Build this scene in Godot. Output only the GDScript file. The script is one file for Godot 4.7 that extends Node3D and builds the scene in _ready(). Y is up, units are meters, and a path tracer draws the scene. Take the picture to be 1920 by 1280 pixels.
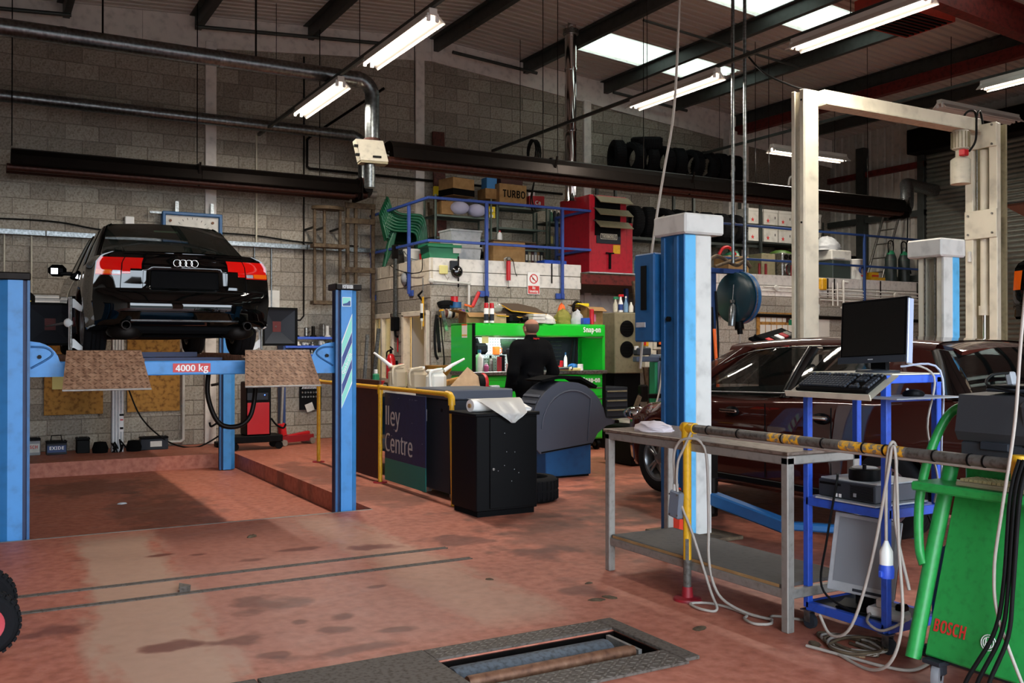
extends Node3D
# A vehicle repair garage: a saloon on a four-post lift, a parts office with a railed deck, a tool chest with a mechanic,
# two-post lifts with a hatchback, and a bench, computer trolley and emissions cart by a yellow rail.

var M := {}
var names := {}
var shared := {}
var rng := RandomNumberGenerator.new()


class MB:
	# collects shapes, corners given anticlockwise as seen from outside, and commits them as one ArrayMesh
	var v := PackedVector3Array()
	var n := PackedVector3Array()
	var u := PackedVector2Array()
	var ix := PackedInt32Array()

	func tri(a: Vector3, b: Vector3, c: Vector3) -> MB:
		var nn := (b - a).cross(c - a).normalized()
		var k := v.size()
		for p in [a, b, c]:
			v.append(p); n.append(nn); u.append(Vector2(p.x, p.z))
		ix.append_array(PackedInt32Array([k, k + 2, k + 1]))
		return self

	func quad(a: Vector3, b: Vector3, c: Vector3, d: Vector3) -> MB:
		var nn := (c - a).cross(d - b).normalized()
		var k := v.size()
		for p in [a, b, c, d]:
			v.append(p); n.append(nn)
		u.append_array(PackedVector2Array([Vector2(0, 1), Vector2(1, 1), Vector2(1, 0), Vector2(0, 0)]))
		ix.append_array(PackedInt32Array([k, k + 2, k + 1, k, k + 3, k + 2]))
		return self

	func box(c: Vector3, s: Vector3, bev := 0.0, turn := Vector3.ZERO) -> MB:
		var b := Basis.from_euler(turn * (PI / 180.0))
		var h := s * 0.5
		bev = minf(bev, minf(h.x, minf(h.y, h.z)) * 0.9)
		if bev <= 0.0:
			var q := []
			for i in 8:
				q.append(c + b * Vector3(h.x if i & 1 else -h.x, h.y if i & 2 else -h.y, h.z if i & 4 else -h.z))
			quad(q[4], q[5], q[7], q[6]); quad(q[1], q[0], q[2], q[3]); quad(q[5], q[1], q[3], q[7])
			quad(q[0], q[4], q[6], q[2]); quad(q[6], q[7], q[3], q[2]); quad(q[0], q[1], q[5], q[4])
			return self
		var g := h - Vector3(bev, bev, bev)
		# corner points: for each corner three, pushed out along x, y, z
		var pt := func(sx, sy, sz, ax):
			return c + b * Vector3(sx * (h.x if ax == 0 else g.x), sy * (h.y if ax == 1 else g.y), sz * (h.z if ax == 2 else g.z))
		for s1 in [-1, 1]:
			_q(pt.call(s1, -1, -1, 0), pt.call(s1, 1, -1, 0), pt.call(s1, 1, 1, 0), pt.call(s1, -1, 1, 0), b * Vector3(s1, 0, 0))
			_q(pt.call(-1, s1, -1, 1), pt.call(1, s1, -1, 1), pt.call(1, s1, 1, 1), pt.call(-1, s1, 1, 1), b * Vector3(0, s1, 0))
			_q(pt.call(-1, -1, s1, 2), pt.call(1, -1, s1, 2), pt.call(1, 1, s1, 2), pt.call(-1, 1, s1, 2), b * Vector3(0, 0, s1))
			for s2 in [-1, 1]:
				_q(pt.call(-1, s1, s2, 1), pt.call(1, s1, s2, 1), pt.call(1, s1, s2, 2), pt.call(-1, s1, s2, 2), b * Vector3(0, s1, s2))
				_q(pt.call(s1, -1, s2, 0), pt.call(s1, 1, s2, 0), pt.call(s1, 1, s2, 2), pt.call(s1, -1, s2, 2), b * Vector3(s1, 0, s2))
				_q(pt.call(s1, s2, -1, 0), pt.call(s1, s2, 1, 0), pt.call(s1, s2, 1, 1), pt.call(s1, s2, -1, 1), b * Vector3(s1, s2, 0))
				for s3 in [-1, 1]:
					var a0: Vector3 = pt.call(s1, s2, s3, 0)
					var a1: Vector3 = pt.call(s1, s2, s3, 1)
					var a2: Vector3 = pt.call(s1, s2, s3, 2)
					if (a1 - a0).cross(a2 - a0).dot(b * Vector3(s1, s2, s3)) > 0.0:
						tri(a0, a1, a2)
					else:
						tri(a0, a2, a1)
		return self

	func _q(a: Vector3, b: Vector3, c: Vector3, d: Vector3, o: Vector3) -> void:
		if (c - a).cross(d - b).dot(o) > 0.0:
			quad(a, b, c, d)
		else:
			quad(d, c, b, a)

	# a grid of points with smooth normals; rows[i][j]; outward is (along j) x (along i)
	func loft(rows: Array, closed := false, flip := false) -> MB:
		var nr := rows.size()
		var nc: int = rows[0].size()
		var k := v.size()
		var nn := PackedVector3Array()
		nn.resize(nr * nc)
		var m := nc if closed else nc - 1
		for i in nr - 1:
			for j in m:
				var j2 := (j + 1) % nc
				var a: Vector3 = rows[i][j]
				var b: Vector3 = rows[i][j2]
				var c: Vector3 = rows[i + 1][j2]
				var d: Vector3 = rows[i + 1][j]
				var f := (c - a).cross(d - b)
				if flip:
					f = -f
				nn[i * nc + j] += f; nn[i * nc + j2] += f; nn[(i + 1) * nc + j2] += f; nn[(i + 1) * nc + j] += f
				var p := PackedInt32Array([k + i * nc + j, k + i * nc + j2, k + (i + 1) * nc + j2, k + (i + 1) * nc + j])
				if flip:
					ix.append_array(PackedInt32Array([p[0], p[1], p[2], p[0], p[2], p[3]]))
				else:
					ix.append_array(PackedInt32Array([p[0], p[2], p[1], p[0], p[3], p[2]]))
		for i in nr:
			for j in nc:
				v.append(rows[i][j]); n.append(nn[i * nc + j].normalized()); u.append(Vector2(float(j) / (nc - 1), float(i) / maxf(1, nr - 1)))
		return self

	func tube(pts: Array, r, seg := 8, caps := true) -> MB:
		var rows := []
		var t0 := ((pts[1] as Vector3) - (pts[0] as Vector3)).normalized()
		var side := t0.cross(Vector3.UP)
		if side.length() < 0.05:
			side = t0.cross(Vector3.RIGHT)
		side = side.normalized()
		for i in pts.size():
			var p: Vector3 = pts[i]
			var t: Vector3
			if i == 0:
				t = (pts[1] - p).normalized()
			elif i == pts.size() - 1:
				t = (p - pts[i - 1]).normalized()
			else:
				t = ((pts[i + 1] - p).normalized() + (p - pts[i - 1]).normalized())
				t = t.normalized() if t.length() > 0.01 else (p - pts[i - 1]).normalized()
			side = (side - t * side.dot(t))
			side = side.normalized() if side.length() > 0.01 else t.cross(Vector3(0.3, 0.5, 0.8)).normalized()
			var up := side.cross(t)
			var rr: float = r[i] if r is Array else r
			var row := PackedVector3Array()
			for j in seg:
				var a := TAU * j / seg
				row.append(p + (side * cos(a) + up * sin(a)) * rr)
			rows.append(row)
		loft(rows, true, true)
		if caps:
			for e in [0, rows.size() - 1]:
				var row: PackedVector3Array = rows[e]
				var c: Vector3 = pts[e]
				for j in seg:
					var j2 := (j + 1) % seg
					if e == 0:
						tri(c, row[j], row[j2])
					else:
						tri(c, row[j2], row[j])
		return self

	func cyl(a: Vector3, b: Vector3, r: float, seg := 12) -> MB:
		return tube([a, b], r, seg)

	# profile of (radius, height) from bottom to top, turned about the y axis of xf
	func lathe(prof: Array, seg := 20, xf := Transform3D.IDENTITY) -> MB:
		for i in prof.size() - 1:
			var p: Vector2 = prof[i]
			var q: Vector2 = prof[i + 1]
			if p.distance_to(q) < 1e-6:
				continue
			var nrm := []
			for e in 2:
				var d := (q - p).normalized()
				var nb := Vector2(d.y, -d.x)
				var oth := i - 1 if e == 0 else i + 1
				if oth >= 0 and oth < prof.size() - 1:
					var d2: Vector2 = (prof[oth + 1] - prof[oth]).normalized()
					var n2 := Vector2(d2.y, -d2.x)
					if n2.dot(nb) > 0.7:
						nb = (nb + n2).normalized()
				nrm.append(nb)
			var k := v.size()
			for j in seg + 1:
				var a := TAU * j / seg
				var c := cos(a)
				var s := sin(a)
				v.append(xf * Vector3(p.x * c, p.y, p.x * s)); n.append((xf.basis * Vector3(nrm[0].x * c, nrm[0].y, nrm[0].x * s)).normalized())
				v.append(xf * Vector3(q.x * c, q.y, q.x * s)); n.append((xf.basis * Vector3(nrm[1].x * c, nrm[1].y, nrm[1].x * s)).normalized())
				u.append(Vector2(float(j) / seg, p.y)); u.append(Vector2(float(j) / seg, q.y))
			for j in seg:
				var a0 := k + 2 * j
				# outside, anticlockwise: p_j, q_j, q_j+1, p_j+1
				ix.append_array(PackedInt32Array([a0, a0 + 3, a0 + 1, a0, a0 + 2, a0 + 3]))
		return self

	# polygon in the local xy plane, thickness along local z from -d/2 to d/2
	func prism(poly: Array, d: float, xf := Transform3D.IDENTITY) -> MB:
		var pg := PackedVector2Array(poly)
		if Geometry2D.is_polygon_clockwise(pg):
			pg.reverse()
		var t := Geometry2D.triangulate_polygon(pg)
		for i in range(0, t.size(), 3):
			var a := pg[t[i]]
			var b := pg[t[i + 1]]
			var c := pg[t[i + 2]]
			if (b - a).cross(c - a) < 0.0:
				var w := b
				b = c
				c = w
			tri(xf * Vector3(a.x, a.y, d / 2), xf * Vector3(b.x, b.y, d / 2), xf * Vector3(c.x, c.y, d / 2))
			tri(xf * Vector3(a.x, a.y, -d / 2), xf * Vector3(c.x, c.y, -d / 2), xf * Vector3(b.x, b.y, -d / 2))
		for i in pg.size():
			var a := pg[i]
			var b := pg[(i + 1) % pg.size()]
			quad(xf * Vector3(a.x, a.y, d / 2), xf * Vector3(a.x, a.y, -d / 2), xf * Vector3(b.x, b.y, -d / 2), xf * Vector3(b.x, b.y, d / 2))
		return self

	func ball(c: Vector3, r: Vector3, seg := 14, rings := 8) -> MB:
		var prof := []
		for i in rings + 1:
			var a := -PI / 2 + PI * i / rings
			prof.append(Vector2(cos(a), sin(a)))
		return lathe(prof, seg, Transform3D(Basis.from_scale(r), c))

	func mesh() -> ArrayMesh:
		var a := []
		a.resize(Mesh.ARRAY_MAX)
		a[Mesh.ARRAY_VERTEX] = v
		a[Mesh.ARRAY_NORMAL] = n
		a[Mesh.ARRAY_TEX_UV] = u
		a[Mesh.ARRAY_INDEX] = ix
		var m := ArrayMesh.new()
		m.add_surface_from_arrays(Mesh.PRIMITIVE_TRIANGLES, a)
		return m


func V(x: float, y: float, z: float) -> Vector3:
	return Vector3(x, y, z)

func U(x: float, y: float) -> Vector2:
	return Vector2(x, y)

func mb() -> MB:
	return MB.new()

func bx(c: Vector3, s: Vector3, bev := 0.0, turn := Vector3.ZERO) -> MB:
	return MB.new().box(c, s, bev, turn)

func cy(a: Vector3, b: Vector3, r: float, seg := 12) -> MB:
	return MB.new().cyl(a, b, r, seg)

func tb(pts: Array, r, seg := 8) -> MB:
	return MB.new().tube(pts, r, seg)

func la(prof: Array, seg := 20, xf := Transform3D.IDENTITY) -> MB:
	return MB.new().lathe(prof, seg, xf)

func pr(poly: Array, d: float, xf := Transform3D.IDENTITY) -> MB:
	return MB.new().prism(poly, d, xf)

func at(p: Vector3, turn := Vector3.ZERO) -> Transform3D:
	return Transform3D(Basis.from_euler(turn * (PI / 180.0)), p)

# smooth curve through points
func curve(pts: Array, per := 6) -> Array:
	var out := []
	for i in pts.size() - 1:
		var p0: Vector3 = pts[maxi(i - 1, 0)]
		var p1: Vector3 = pts[i]
		var p2: Vector3 = pts[i + 1]
		var p3: Vector3 = pts[mini(i + 2, pts.size() - 1)]
		for k in per:
			out.append(p1.cubic_interpolate(p2, p0, p3, float(k) / per))
	out.append(pts[-1])
	return out

func numbered(called: String) -> String:
	var k: int = names.get(called, 0)
	names[called] = k + 1
	return called if k == 0 else "%s_%03d" % [called, k]

func T(called: String, label: String, category: String, where := Vector3.ZERO, turn := 0.0, group := "") -> Node3D:
	var o := Node3D.new()
	o.name = numbered(called)
	add_child(o)
	o.position = where
	o.rotation.y = deg_to_rad(turn)
	o.set_meta("label", label)
	o.set_meta("category", category)
	if group != "":
		o.set_meta("group", group)
	return o

func S(called: String, label: String, category := "") -> Node3D:
	var o := Node3D.new()
	o.name = numbered(called)
	add_child(o)
	o.set_meta("kind", "structure")
	o.set_meta("label", label)
	if category != "":
		o.set_meta("category", category)
	return o

func P(parent: Node, called: String, m, mat: Material, where := Vector3.ZERO) -> MeshInstance3D:
	var o := MeshInstance3D.new()
	o.name = called
	o.mesh = m.mesh() if m is MB else m
	o.material_override = mat
	o.position = where
	o.cast_shadow = GeometryInstance3D.SHADOW_CASTING_SETTING_ON
	parent.add_child(o, true)
	return o

# a thing that is one mesh
func O(called: String, label: String, category: String, m, mat: Material, where := Vector3.ZERO, turn := 0.0, group := "") -> MeshInstance3D:
	var o := P(self, numbered(called), m, mat, where)
	o.rotation.y = deg_to_rad(turn)
	o.set_meta("label", label)
	o.set_meta("category", category)
	if group != "":
		o.set_meta("group", group)
	return o

func dup(src: Node3D, where: Vector3, turn := 0.0, label := "", group := "") -> Node3D:
	var c: Node3D = src.duplicate()
	var base := str(src.name)
	var re := RegEx.create_from_string("_\\d\\d\\d$")
	c.name = numbered(re.sub(base, ""))
	add_child(c)
	c.position = where
	c.rotation.y = deg_to_rad(turn)
	if label != "":
		c.set_meta("label", label)
	if group != "":
		c.set_meta("group", group)
	return c

func txt(parent: Node, called: String, s: String, high: float, xf: Transform3D, mat: Material, wide := 0.0, bold := false, thick := 0.002) -> MeshInstance3D:
	var f := SystemFont.new()
	f.font_names = PackedStringArray(["Droid Sans"])
	if bold:
		f.font_weight = 700
	var t := TextMesh.new()
	t.text = s
	t.font = f
	t.font_size = 32
	t.pixel_size = high / 23.0
	t.depth = thick
	t.curve_step = 2.0
	var o := P(parent, called, t, mat)
	o.transform = xf
	if wide > 0.0:
		var w := t.get_aabb().size.x
		if w > 0.001:
			o.transform.basis = xf.basis * Basis.from_scale(V(wide / w, 1, 1))
	return o


# ---------------------------------------------------------------- materials
var tex := {}

func noise_tex(freq: float, ramp: Array, size := 512, sd := 1, kind := FastNoiseLite.TYPE_SIMPLEX_SMOOTH, oct := 4) -> NoiseTexture2D:
	var f := FastNoiseLite.new()
	f.noise_type = kind
	f.seed = sd
	f.frequency = freq
	f.fractal_octaves = oct
	var t := NoiseTexture2D.new()
	t.width = size
	t.height = size
	t.seamless = true
	t.noise = f
	var g := Gradient.new()
	var offs := PackedFloat32Array()
	var cols := PackedColorArray()
	for r in ramp:
		offs.append(r[0]); cols.append(r[1])
	g.offsets = offs
	g.colors = cols
	t.color_ramp = g
	return t

func bump_tex(freq: float, size := 512, sd := 1, kind := FastNoiseLite.TYPE_SIMPLEX_SMOOTH, oct := 4) -> NoiseTexture2D:
	return noise_tex(freq, [[0.0, Color.BLACK], [1.0, Color.WHITE]], size, sd, kind, oct)

func grey(a: float) -> Color:
	return Color(a, a, a)

func mt(hex: String, rough := 0.6, metal := 0.0, over := "", tile := 1.0) -> StandardMaterial3D:
	var m := StandardMaterial3D.new()
	m.albedo_color = Color(hex)
	m.roughness = rough
	m.metallic = metal
	if over != "":
		m.albedo_texture = tex[over]
		m.uv1_triplanar = true
		m.uv1_world_triplanar = true
		m.uv1_scale = Vector3.ONE * tile
	return m

func relief(m: StandardMaterial3D, t: String, cm: float) -> StandardMaterial3D:
	m.heightmap_enabled = true
	m.heightmap_texture = tex[t]
	m.heightmap_scale = cm
	if not m.uv1_triplanar:
		m.uv1_triplanar = true
		m.uv1_world_triplanar = true
	return m

func coat(m: StandardMaterial3D, r := 0.04) -> StandardMaterial3D:
	m.clearcoat_enabled = true
	m.clearcoat = 1.0
	m.clearcoat_roughness = r
	return m

func glass(hex: String, a: float) -> StandardMaterial3D:
	var m := mt(hex, 0.03)
	m.albedo_color.a = a
	m.transparency = BaseMaterial3D.TRANSPARENCY_ALPHA
	return m

func glow(hex: String, e: float) -> StandardMaterial3D:
	var m := mt(hex, 0.5)
	m.emission_enabled = true
	m.emission = Color(hex)
	m.emission_energy_multiplier = e
	return m

func materials() -> void:
	# mottles around white that tint a base colour: worn, dirty and rusty surfaces
	tex.worn = noise_tex(0.02, [[0.0, grey(0.84)], [0.3, grey(0.94)], [0.5, grey(0.98)], [1.0, grey(1.0)]], 512, 3)
	tex.dirty = noise_tex(0.03, [[0.0, Color(0.52, 0.48, 0.44)], [0.3, Color(0.8, 0.78, 0.75)], [0.5, grey(0.94)], [1.0, grey(1.0)]], 512, 8, FastNoiseLite.TYPE_SIMPLEX_SMOOTH, 5)
	tex.block = noise_tex(0.05, [[0.0, Color(0.62, 0.6, 0.57)], [0.4, Color(0.86, 0.85, 0.83)], [1.0, grey(1.0)]], 512, 5, FastNoiseLite.TYPE_VALUE, 4)
	tex.rust = noise_tex(0.02, [[0.0, Color(0.5, 0.4, 0.34)], [0.35, Color(0.78, 0.7, 0.64)], [0.7, Color(0.9, 0.84, 0.78)], [1.0, grey(1.0)]], 512, 12)
	tex.card = noise_tex(0.03, [[0.0, Color(0.84, 0.82, 0.8)], [1.0, grey(1.0)]], 256, 15)
	tex.galv = noise_tex(0.06, [[0.0, grey(0.66)], [0.5, grey(0.85)], [1.0, grey(1.0)]], 256, 18, FastNoiseLite.TYPE_CELLULAR, 1)
	tex.flake = noise_tex(0.03, [[0.0, Color("6b6560")], [0.44, Color("777069")], [0.47, Color("e3a51c")], [1.0, Color("f0b52a")]], 512, 31, FastNoiseLite.TYPE_SIMPLEX_SMOOTH, 4)
	tex.weave = bump_tex(0.12, 256, 21)
	tex.grit = bump_tex(0.2, 256, 22, FastNoiseLite.TYPE_VALUE, 3)
	tex.lump = bump_tex(0.02, 512, 23)

	for k in 4:
		M["block%d" % k] = relief(mt(["b3aca2", "a9a197", "bab3a8", "9f978d"][k], 0.95, 0.0, "block", 2.2), "grit", 0.25)
	M.mortar = mt("9d958b", 0.97, 0.0, "block", 2.0)
	M.white_wall = mt("e8e1da", 0.85, 0.0, "worn", 0.5)
	M.band_white = relief(mt("e6e1da", 0.8, 0.0, "worn", 0.8), "grit", 0.1)
	M.band_cream = relief(mt("d2c8b6", 0.85, 0.0, "worn", 0.7), "grit", 0.1)
	M.roof = mt("bdb8b0", 0.5, 0.15)
	M.purlin = mt("4a4f4d", 0.5, 0.6, "worn", 0.6)
	M.red_steel = mt("6e1f1a", 0.6, 0.1, "dirty", 0.6)
	M.clad = mt("b9b6ae", 0.6, 0.05, "worn", 0.5)
	M.shutter = mt("7d8078", 0.45, 0.5, "worn", 0.7)
	M.skylight = mt("e6e7dd", 0.6, 0.0, "worn", 0.5)
	M.skylight.backlight_enabled = true
	M.skylight.backlight = Color(0.72, 0.72, 0.68)
	M.galv = mt("9aa0a2", 0.32, 0.9, "galv", 2.0)
	M.duct = mt("8e9496", 0.3, 0.95, "galv", 1.5)
	M.chrome = mt("d8d8d8", 0.08, 1.0)
	M.steel = mt("8f8d89", 0.4, 0.9, "dirty", 1.5)
	M.steel_dirty = mt("9a958e", 0.5, 0.45, "worn", 1.6)
	M.black_steel = mt("1b1715", 0.4, 0.6, "worn", 1.0)
	M.heat_brown = mt("4a2a22", 0.5, 0.5, "rust", 1.5)
	M.black = mt("0a0a0b", 0.5)
	M.black_matt = mt("0c0c0d", 0.9)
	M.black_gloss = coat(mt("070708", 0.2))
	M.rubber = relief(mt("18181a", 0.85), "grit", 0.05)
	M.rubber.uv1_scale = Vector3.ONE * 3.0
	M.grey_plastic = mt("474c59", 0.5)
	M.dark_grey = mt("33363c", 0.5, 0.1)
	M.mid_grey = mt("8a8c90", 0.55)
	M.case_grey = mt("33363a", 0.55)
	M.pale_grey = mt("b7babd", 0.55, 0.0, "worn", 1.0)
	M.white = mt("ececea", 0.5)
	M.white_dirty = mt("d3d1ca", 0.6, 0.0, "worn", 0.45)
	M.cream = mt("d8d1bd", 0.45, 0.0, "worn", 0.3)
	M.beige = mt("8d8468", 0.55, 0.1, "worn", 1.0)
	M.pale_beige = mt("c9c3b0", 0.55, 0.0, "worn", 1.0)
	M.lift_blue = mt("3a8bd0", 0.45, 0.0, "worn", 0.6)
	M.deep_blue = mt("18598f", 0.45, 0.0, "worn", 0.6)
	M.sky_blue = mt("5fb4e4", 0.42, 0.0, "worn", 0.5)
	M.rail_blue = mt("3653a4", 0.45, 0.1, "worn", 1.0)
	M.cart_blue = mt("2a55c2", 0.4, 0.0, "worn", 1.5)
	M.navy = mt("1d3a70", 0.5)
	M.navy_dark = mt("16264f", 0.55, 0.0, "worn", 0.8)
	M.teal = mt("0f6f63", 0.55)
	M.mint = mt("8adccb", 0.5)
	M.decal_navy = mt("223f83", 0.5)
	M.snap_green = coat(mt("10c22a", 0.3), 0.1)
	M.bosch_green = mt("2aa34c", 0.4, 0.0, "worn", 2.0)
	M.plastic_green = mt("12573a", 0.35)
	M.crate_green = mt("1d7a52", 0.5)
	M.red = mt("c01822", 0.4)
	M.red_gloss = coat(mt("c2101c", 0.3), 0.1)
	M.heater_red = mt("b3142a", 0.4, 0.0, "worn", 0.9)
	M.dark_red = mt("8c1420", 0.5)
	M.bosch_red = mt("d2372f", 0.5)
	M.sign_red = mt("cc2f2c", 0.5)
	M.orange = mt("e8641c", 0.5)
	M.yellow = mt("e0a91a", 0.4, 0.0, "worn", 2.0)
	M.bright_yellow = mt("e8cf1e", 0.5)
	M.flaked = mt("ffffff", 0.5, 0.0, "flake", 1.6)
	M.pipe_grey = mt("6a6661", 0.5, 0.3, "dirty", 2.0)
	M.card = mt("a98455", 0.9, 0.0, "card", 1.0)
	M.card_pale = mt("c9a884", 0.9, 0.0, "card", 1.0)
	M.card_wall = mt("b5843f", 0.9, 0.0, "dirty", 0.7)
	M.wood = mt("665b48", 0.8, 0.0, "rust", 1.2)
	M.wood_red = mt("5a2a20", 0.7, 0.0, "dirty", 1.2)
	M.brown_board = mt("46211b", 0.7, 0.0, "worn", 1.0)
	M.paper = mt("dcd8cc", 0.9)
	M.paper_yellow = mt("d9d08a", 0.9)
	M.rusty_plate = relief(mt("a98a74", 0.7, 0.1, "rust", 1.2), "lump", 0.1)
	M.tread_mark = mt("8a6c58", 0.55, 0.2, "rust", 1.2)
	M.pit_plate = mt("625850", 0.75, 0.2, "dirty", 2.0)
	M.pit_mark = mt("7d746b", 0.6, 0.3, "dirty", 2.0)
	M.roller = relief(mt("5d646c", 0.85, 0.1, "dirty", 2.0), "grit", 0.15)
	M.roller_rust = mt("8c6a55", 0.6, 0.4, "rust", 1.5)
	M.bench_top = mt("857468", 0.5, 0.3, "dirty", 1.2)
	M.bench_board = mt("55504c", 0.8, 0.0, "worn", 1.5)
	M.cloth = relief(mt("d9cdd0", 0.95), "weave", 0.1)
	M.film = mt("ece9e4", 0.35)
	M.car_black = coat(mt("040505", 0.6, 0.0), 0.015)
	M.car_brown = coat(mt("3a1611", 0.5, 0.25), 0.015)
	M.car_glass = glass("0c1412", 0.45)
	M.car_glass_dark = glass("060808", 0.75)
	M.lamp_red = coat(mt("cf120d", 0.5), 0.02)
	M.lamp_red.metallic_specular = 0.0
	M.lamp_orange = coat(mt("e0600f", 0.5), 0.02)
	M.lamp_orange.metallic_specular = 0.0
	M.alloy = mt("8f9092", 0.3, 0.85, "worn", 4.0)
	M.interior = mt("16161a", 0.8)
	M.plastic_clear = mt("bdae96", 0.4)
	M.plastic_white = mt("e6e6df", 0.35)
	M.cable_grey = mt("a59c92", 0.6)
	M.cable_black = mt("151515", 0.5)
	M.screen = mt("0c0d0d", 0.25)
	M.screen_grey = mt("84888e", 0.35)
	M.lcd = glow("58b9a8", 1.0)
	M.jacket = relief(mt("0b0b0d", 0.95), "weave", 0.15)
	M.trousers = mt("111318", 0.95)
	M.skin = mt("a8735c", 0.6)
	M.skin.subsurf_scatter_enabled = true
	M.skin.subsurf_scatter_strength = 0.05
	M.hair = mt("7d6152", 0.8)
	M.lamp_body = mt("d9d6cf", 0.5)
	M.tube_glow = glow("fff3e2", 9.0)
	M.pane = glass("9fb5a0", 0.35)
	M.office_wall = mt("d8c79c", 0.85)
	for k in ["black", "black_matt", "jacket", "trousers", "interior", "dark_grey", "black_steel", "rubber", "cable_black"]:
		M[k].metallic_specular = 0.22
	M.car_black.metallic_specular = 0.0
	M.car_brown.metallic_specular = 0.1

func _ready() -> void:
	rng.seed = 77
	var cam := Camera3D.new()
	cam.name = "camera"
	add_child(cam)
	cam.position = V(0, 1.5, 0)
	cam.rotation = V(atan(10.0 / 1780.0), deg_to_rad(-29.6), 0)
	cam.fov = rad_to_deg(2.0 * atan(640.0 / 1780.0))
	cam.near = 0.05
	cam.far = 400.0
	cam.current = true
	var env := Environment.new()
	var sky := Sky.new()
	var sm := ProceduralSkyMaterial.new()   # an even overcast
	sm.sky_top_color = Color(0.72, 0.78, 0.84)
	sm.sky_horizon_color = Color(0.84, 0.87, 0.9)
	sm.ground_bottom_color = Color(0.3, 0.3, 0.3)
	sm.ground_horizon_color = Color(0.5, 0.5, 0.5)
	sm.energy_multiplier = 16.0
	sky.sky_material = sm
	env.background_mode = Environment.BG_SKY
	env.sky = sky
	env.tonemap_mode = Environment.TONE_MAPPER_LINEAR
	env.tonemap_exposure = 1.06
	env.sdfgi_enabled = true
	env.ssao_enabled = true
	env.ssil_enabled = true
	var we := WorldEnvironment.new()
	we.name = "environment"
	we.environment = env
	add_child(we)

	materials()
	floor_and_pits()
	walls()
	roof()
	office()
	services()
	four_post_lift()
	saloon()
	lift_surroundings()
	deck_goods()
	tool_chest()
	mechanic()
	office_side()
	middle_machines()
	two_post_lifts()
	hatchback()
	right_background()
	bench_and_rail()
	computer_trolley()
	emissions_cart()
	floor_litter()


# ---------------------------------------------------------------- floor
const FX := -1.0
const FZ := -14.0
const FW := 9.0
const FD := 11.6

func stain_and_shade(img: Image, f: FastNoiseLite, x: float, z: float, rx: float, rz: float, c: Color, a: float, rough := 0.6) -> void:
	var s := img.get_width() / FW
	for j in range(int((z - rz * 1.4 - FZ) * s), int((z + rz * 1.4 - FZ) * s)):
		for i in range(int((x - rx * 1.4 - FX) * s), int((x + rx * 1.4 - FX) * s)):
			if i < 0 or j < 0 or i >= img.get_width() or j >= img.get_height():
				continue
			var dx := (i / s + FX - x) / rx
			var dz := (j / s + FZ - z) / rz
			var d := sqrt(dx * dx + dz * dz) + f.get_noise_2d(i * 1.0, j * 1.0) * rough
			var k := clampf((1.0 - d) * 2.2, 0.0, 1.0) * a
			if k > 0.01:
				var o := img.get_pixel(i, j)
				var na := o.a + k * (1.0 - o.a)
				var m := o.lerp(c, k / maxf(na, 0.001))
				m.a = na
				img.set_pixel(i, j, m)

func track(img: Image, f: FastNoiseLite, x0: float, x1: float, z0: float, z1: float, x2: float, x3: float, c: Color, a: float) -> void:
	var s := img.get_width() / FW
	for j in range(int((z0 - FZ) * s), int((z1 - FZ) * s)):
		var t := (j / s + FZ - z0) / (z1 - z0)
		var xa := lerpf(x0, x2, t)
		var xb := lerpf(x1, x3, t)
		for i in range(int((xa - 0.12 - FX) * s), int((xb + 0.12 - FX) * s)):
			if i < 0 or j < 0 or i >= img.get_width() or j >= img.get_height():
				continue
			var x := i / s + FX
			var e := minf(x - xa, xb - x) / 0.07
			# streaks along the way the tyres roll, broken up across it
			var k := clampf(0.45 + e * 0.5 + f.get_noise_2d(i * 1.2, j * 0.35) * 1.1 + f.get_noise_2d(i * 4.0, j * 2.0 + 900.0) * 0.5, 0.0, 1.0) * a
			k *= clampf(minf(t, 1.0 - t) * 12.0 + 0.2, 0.0, 1.0) * clampf(e + 1.2, 0.0, 1.0)
			if k > 0.01:
				var o := img.get_pixel(i, j)
				var na := o.a + k * (1.0 - o.a)
				var m := o.lerp(c, k / maxf(na, 0.001))
				m.a = na
				img.set_pixel(i, j, m)

func uv2(m: MB) -> ArrayMesh:
	for k in m.u.size():
		m.u[k] = U((m.v[k].x - FX) / FW, (m.v[k].z - FZ) / FD)
	var a := []
	a.resize(Mesh.ARRAY_MAX)
	a[Mesh.ARRAY_VERTEX] = m.v
	a[Mesh.ARRAY_NORMAL] = m.n
	a[Mesh.ARRAY_TEX_UV] = m.u
	a[Mesh.ARRAY_TEX_UV2] = m.u
	a[Mesh.ARRAY_INDEX] = m.ix
	var am := ArrayMesh.new()
	am.add_surface_from_arrays(Mesh.PRIMITIVE_TRIANGLES, a)
	return am

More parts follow.
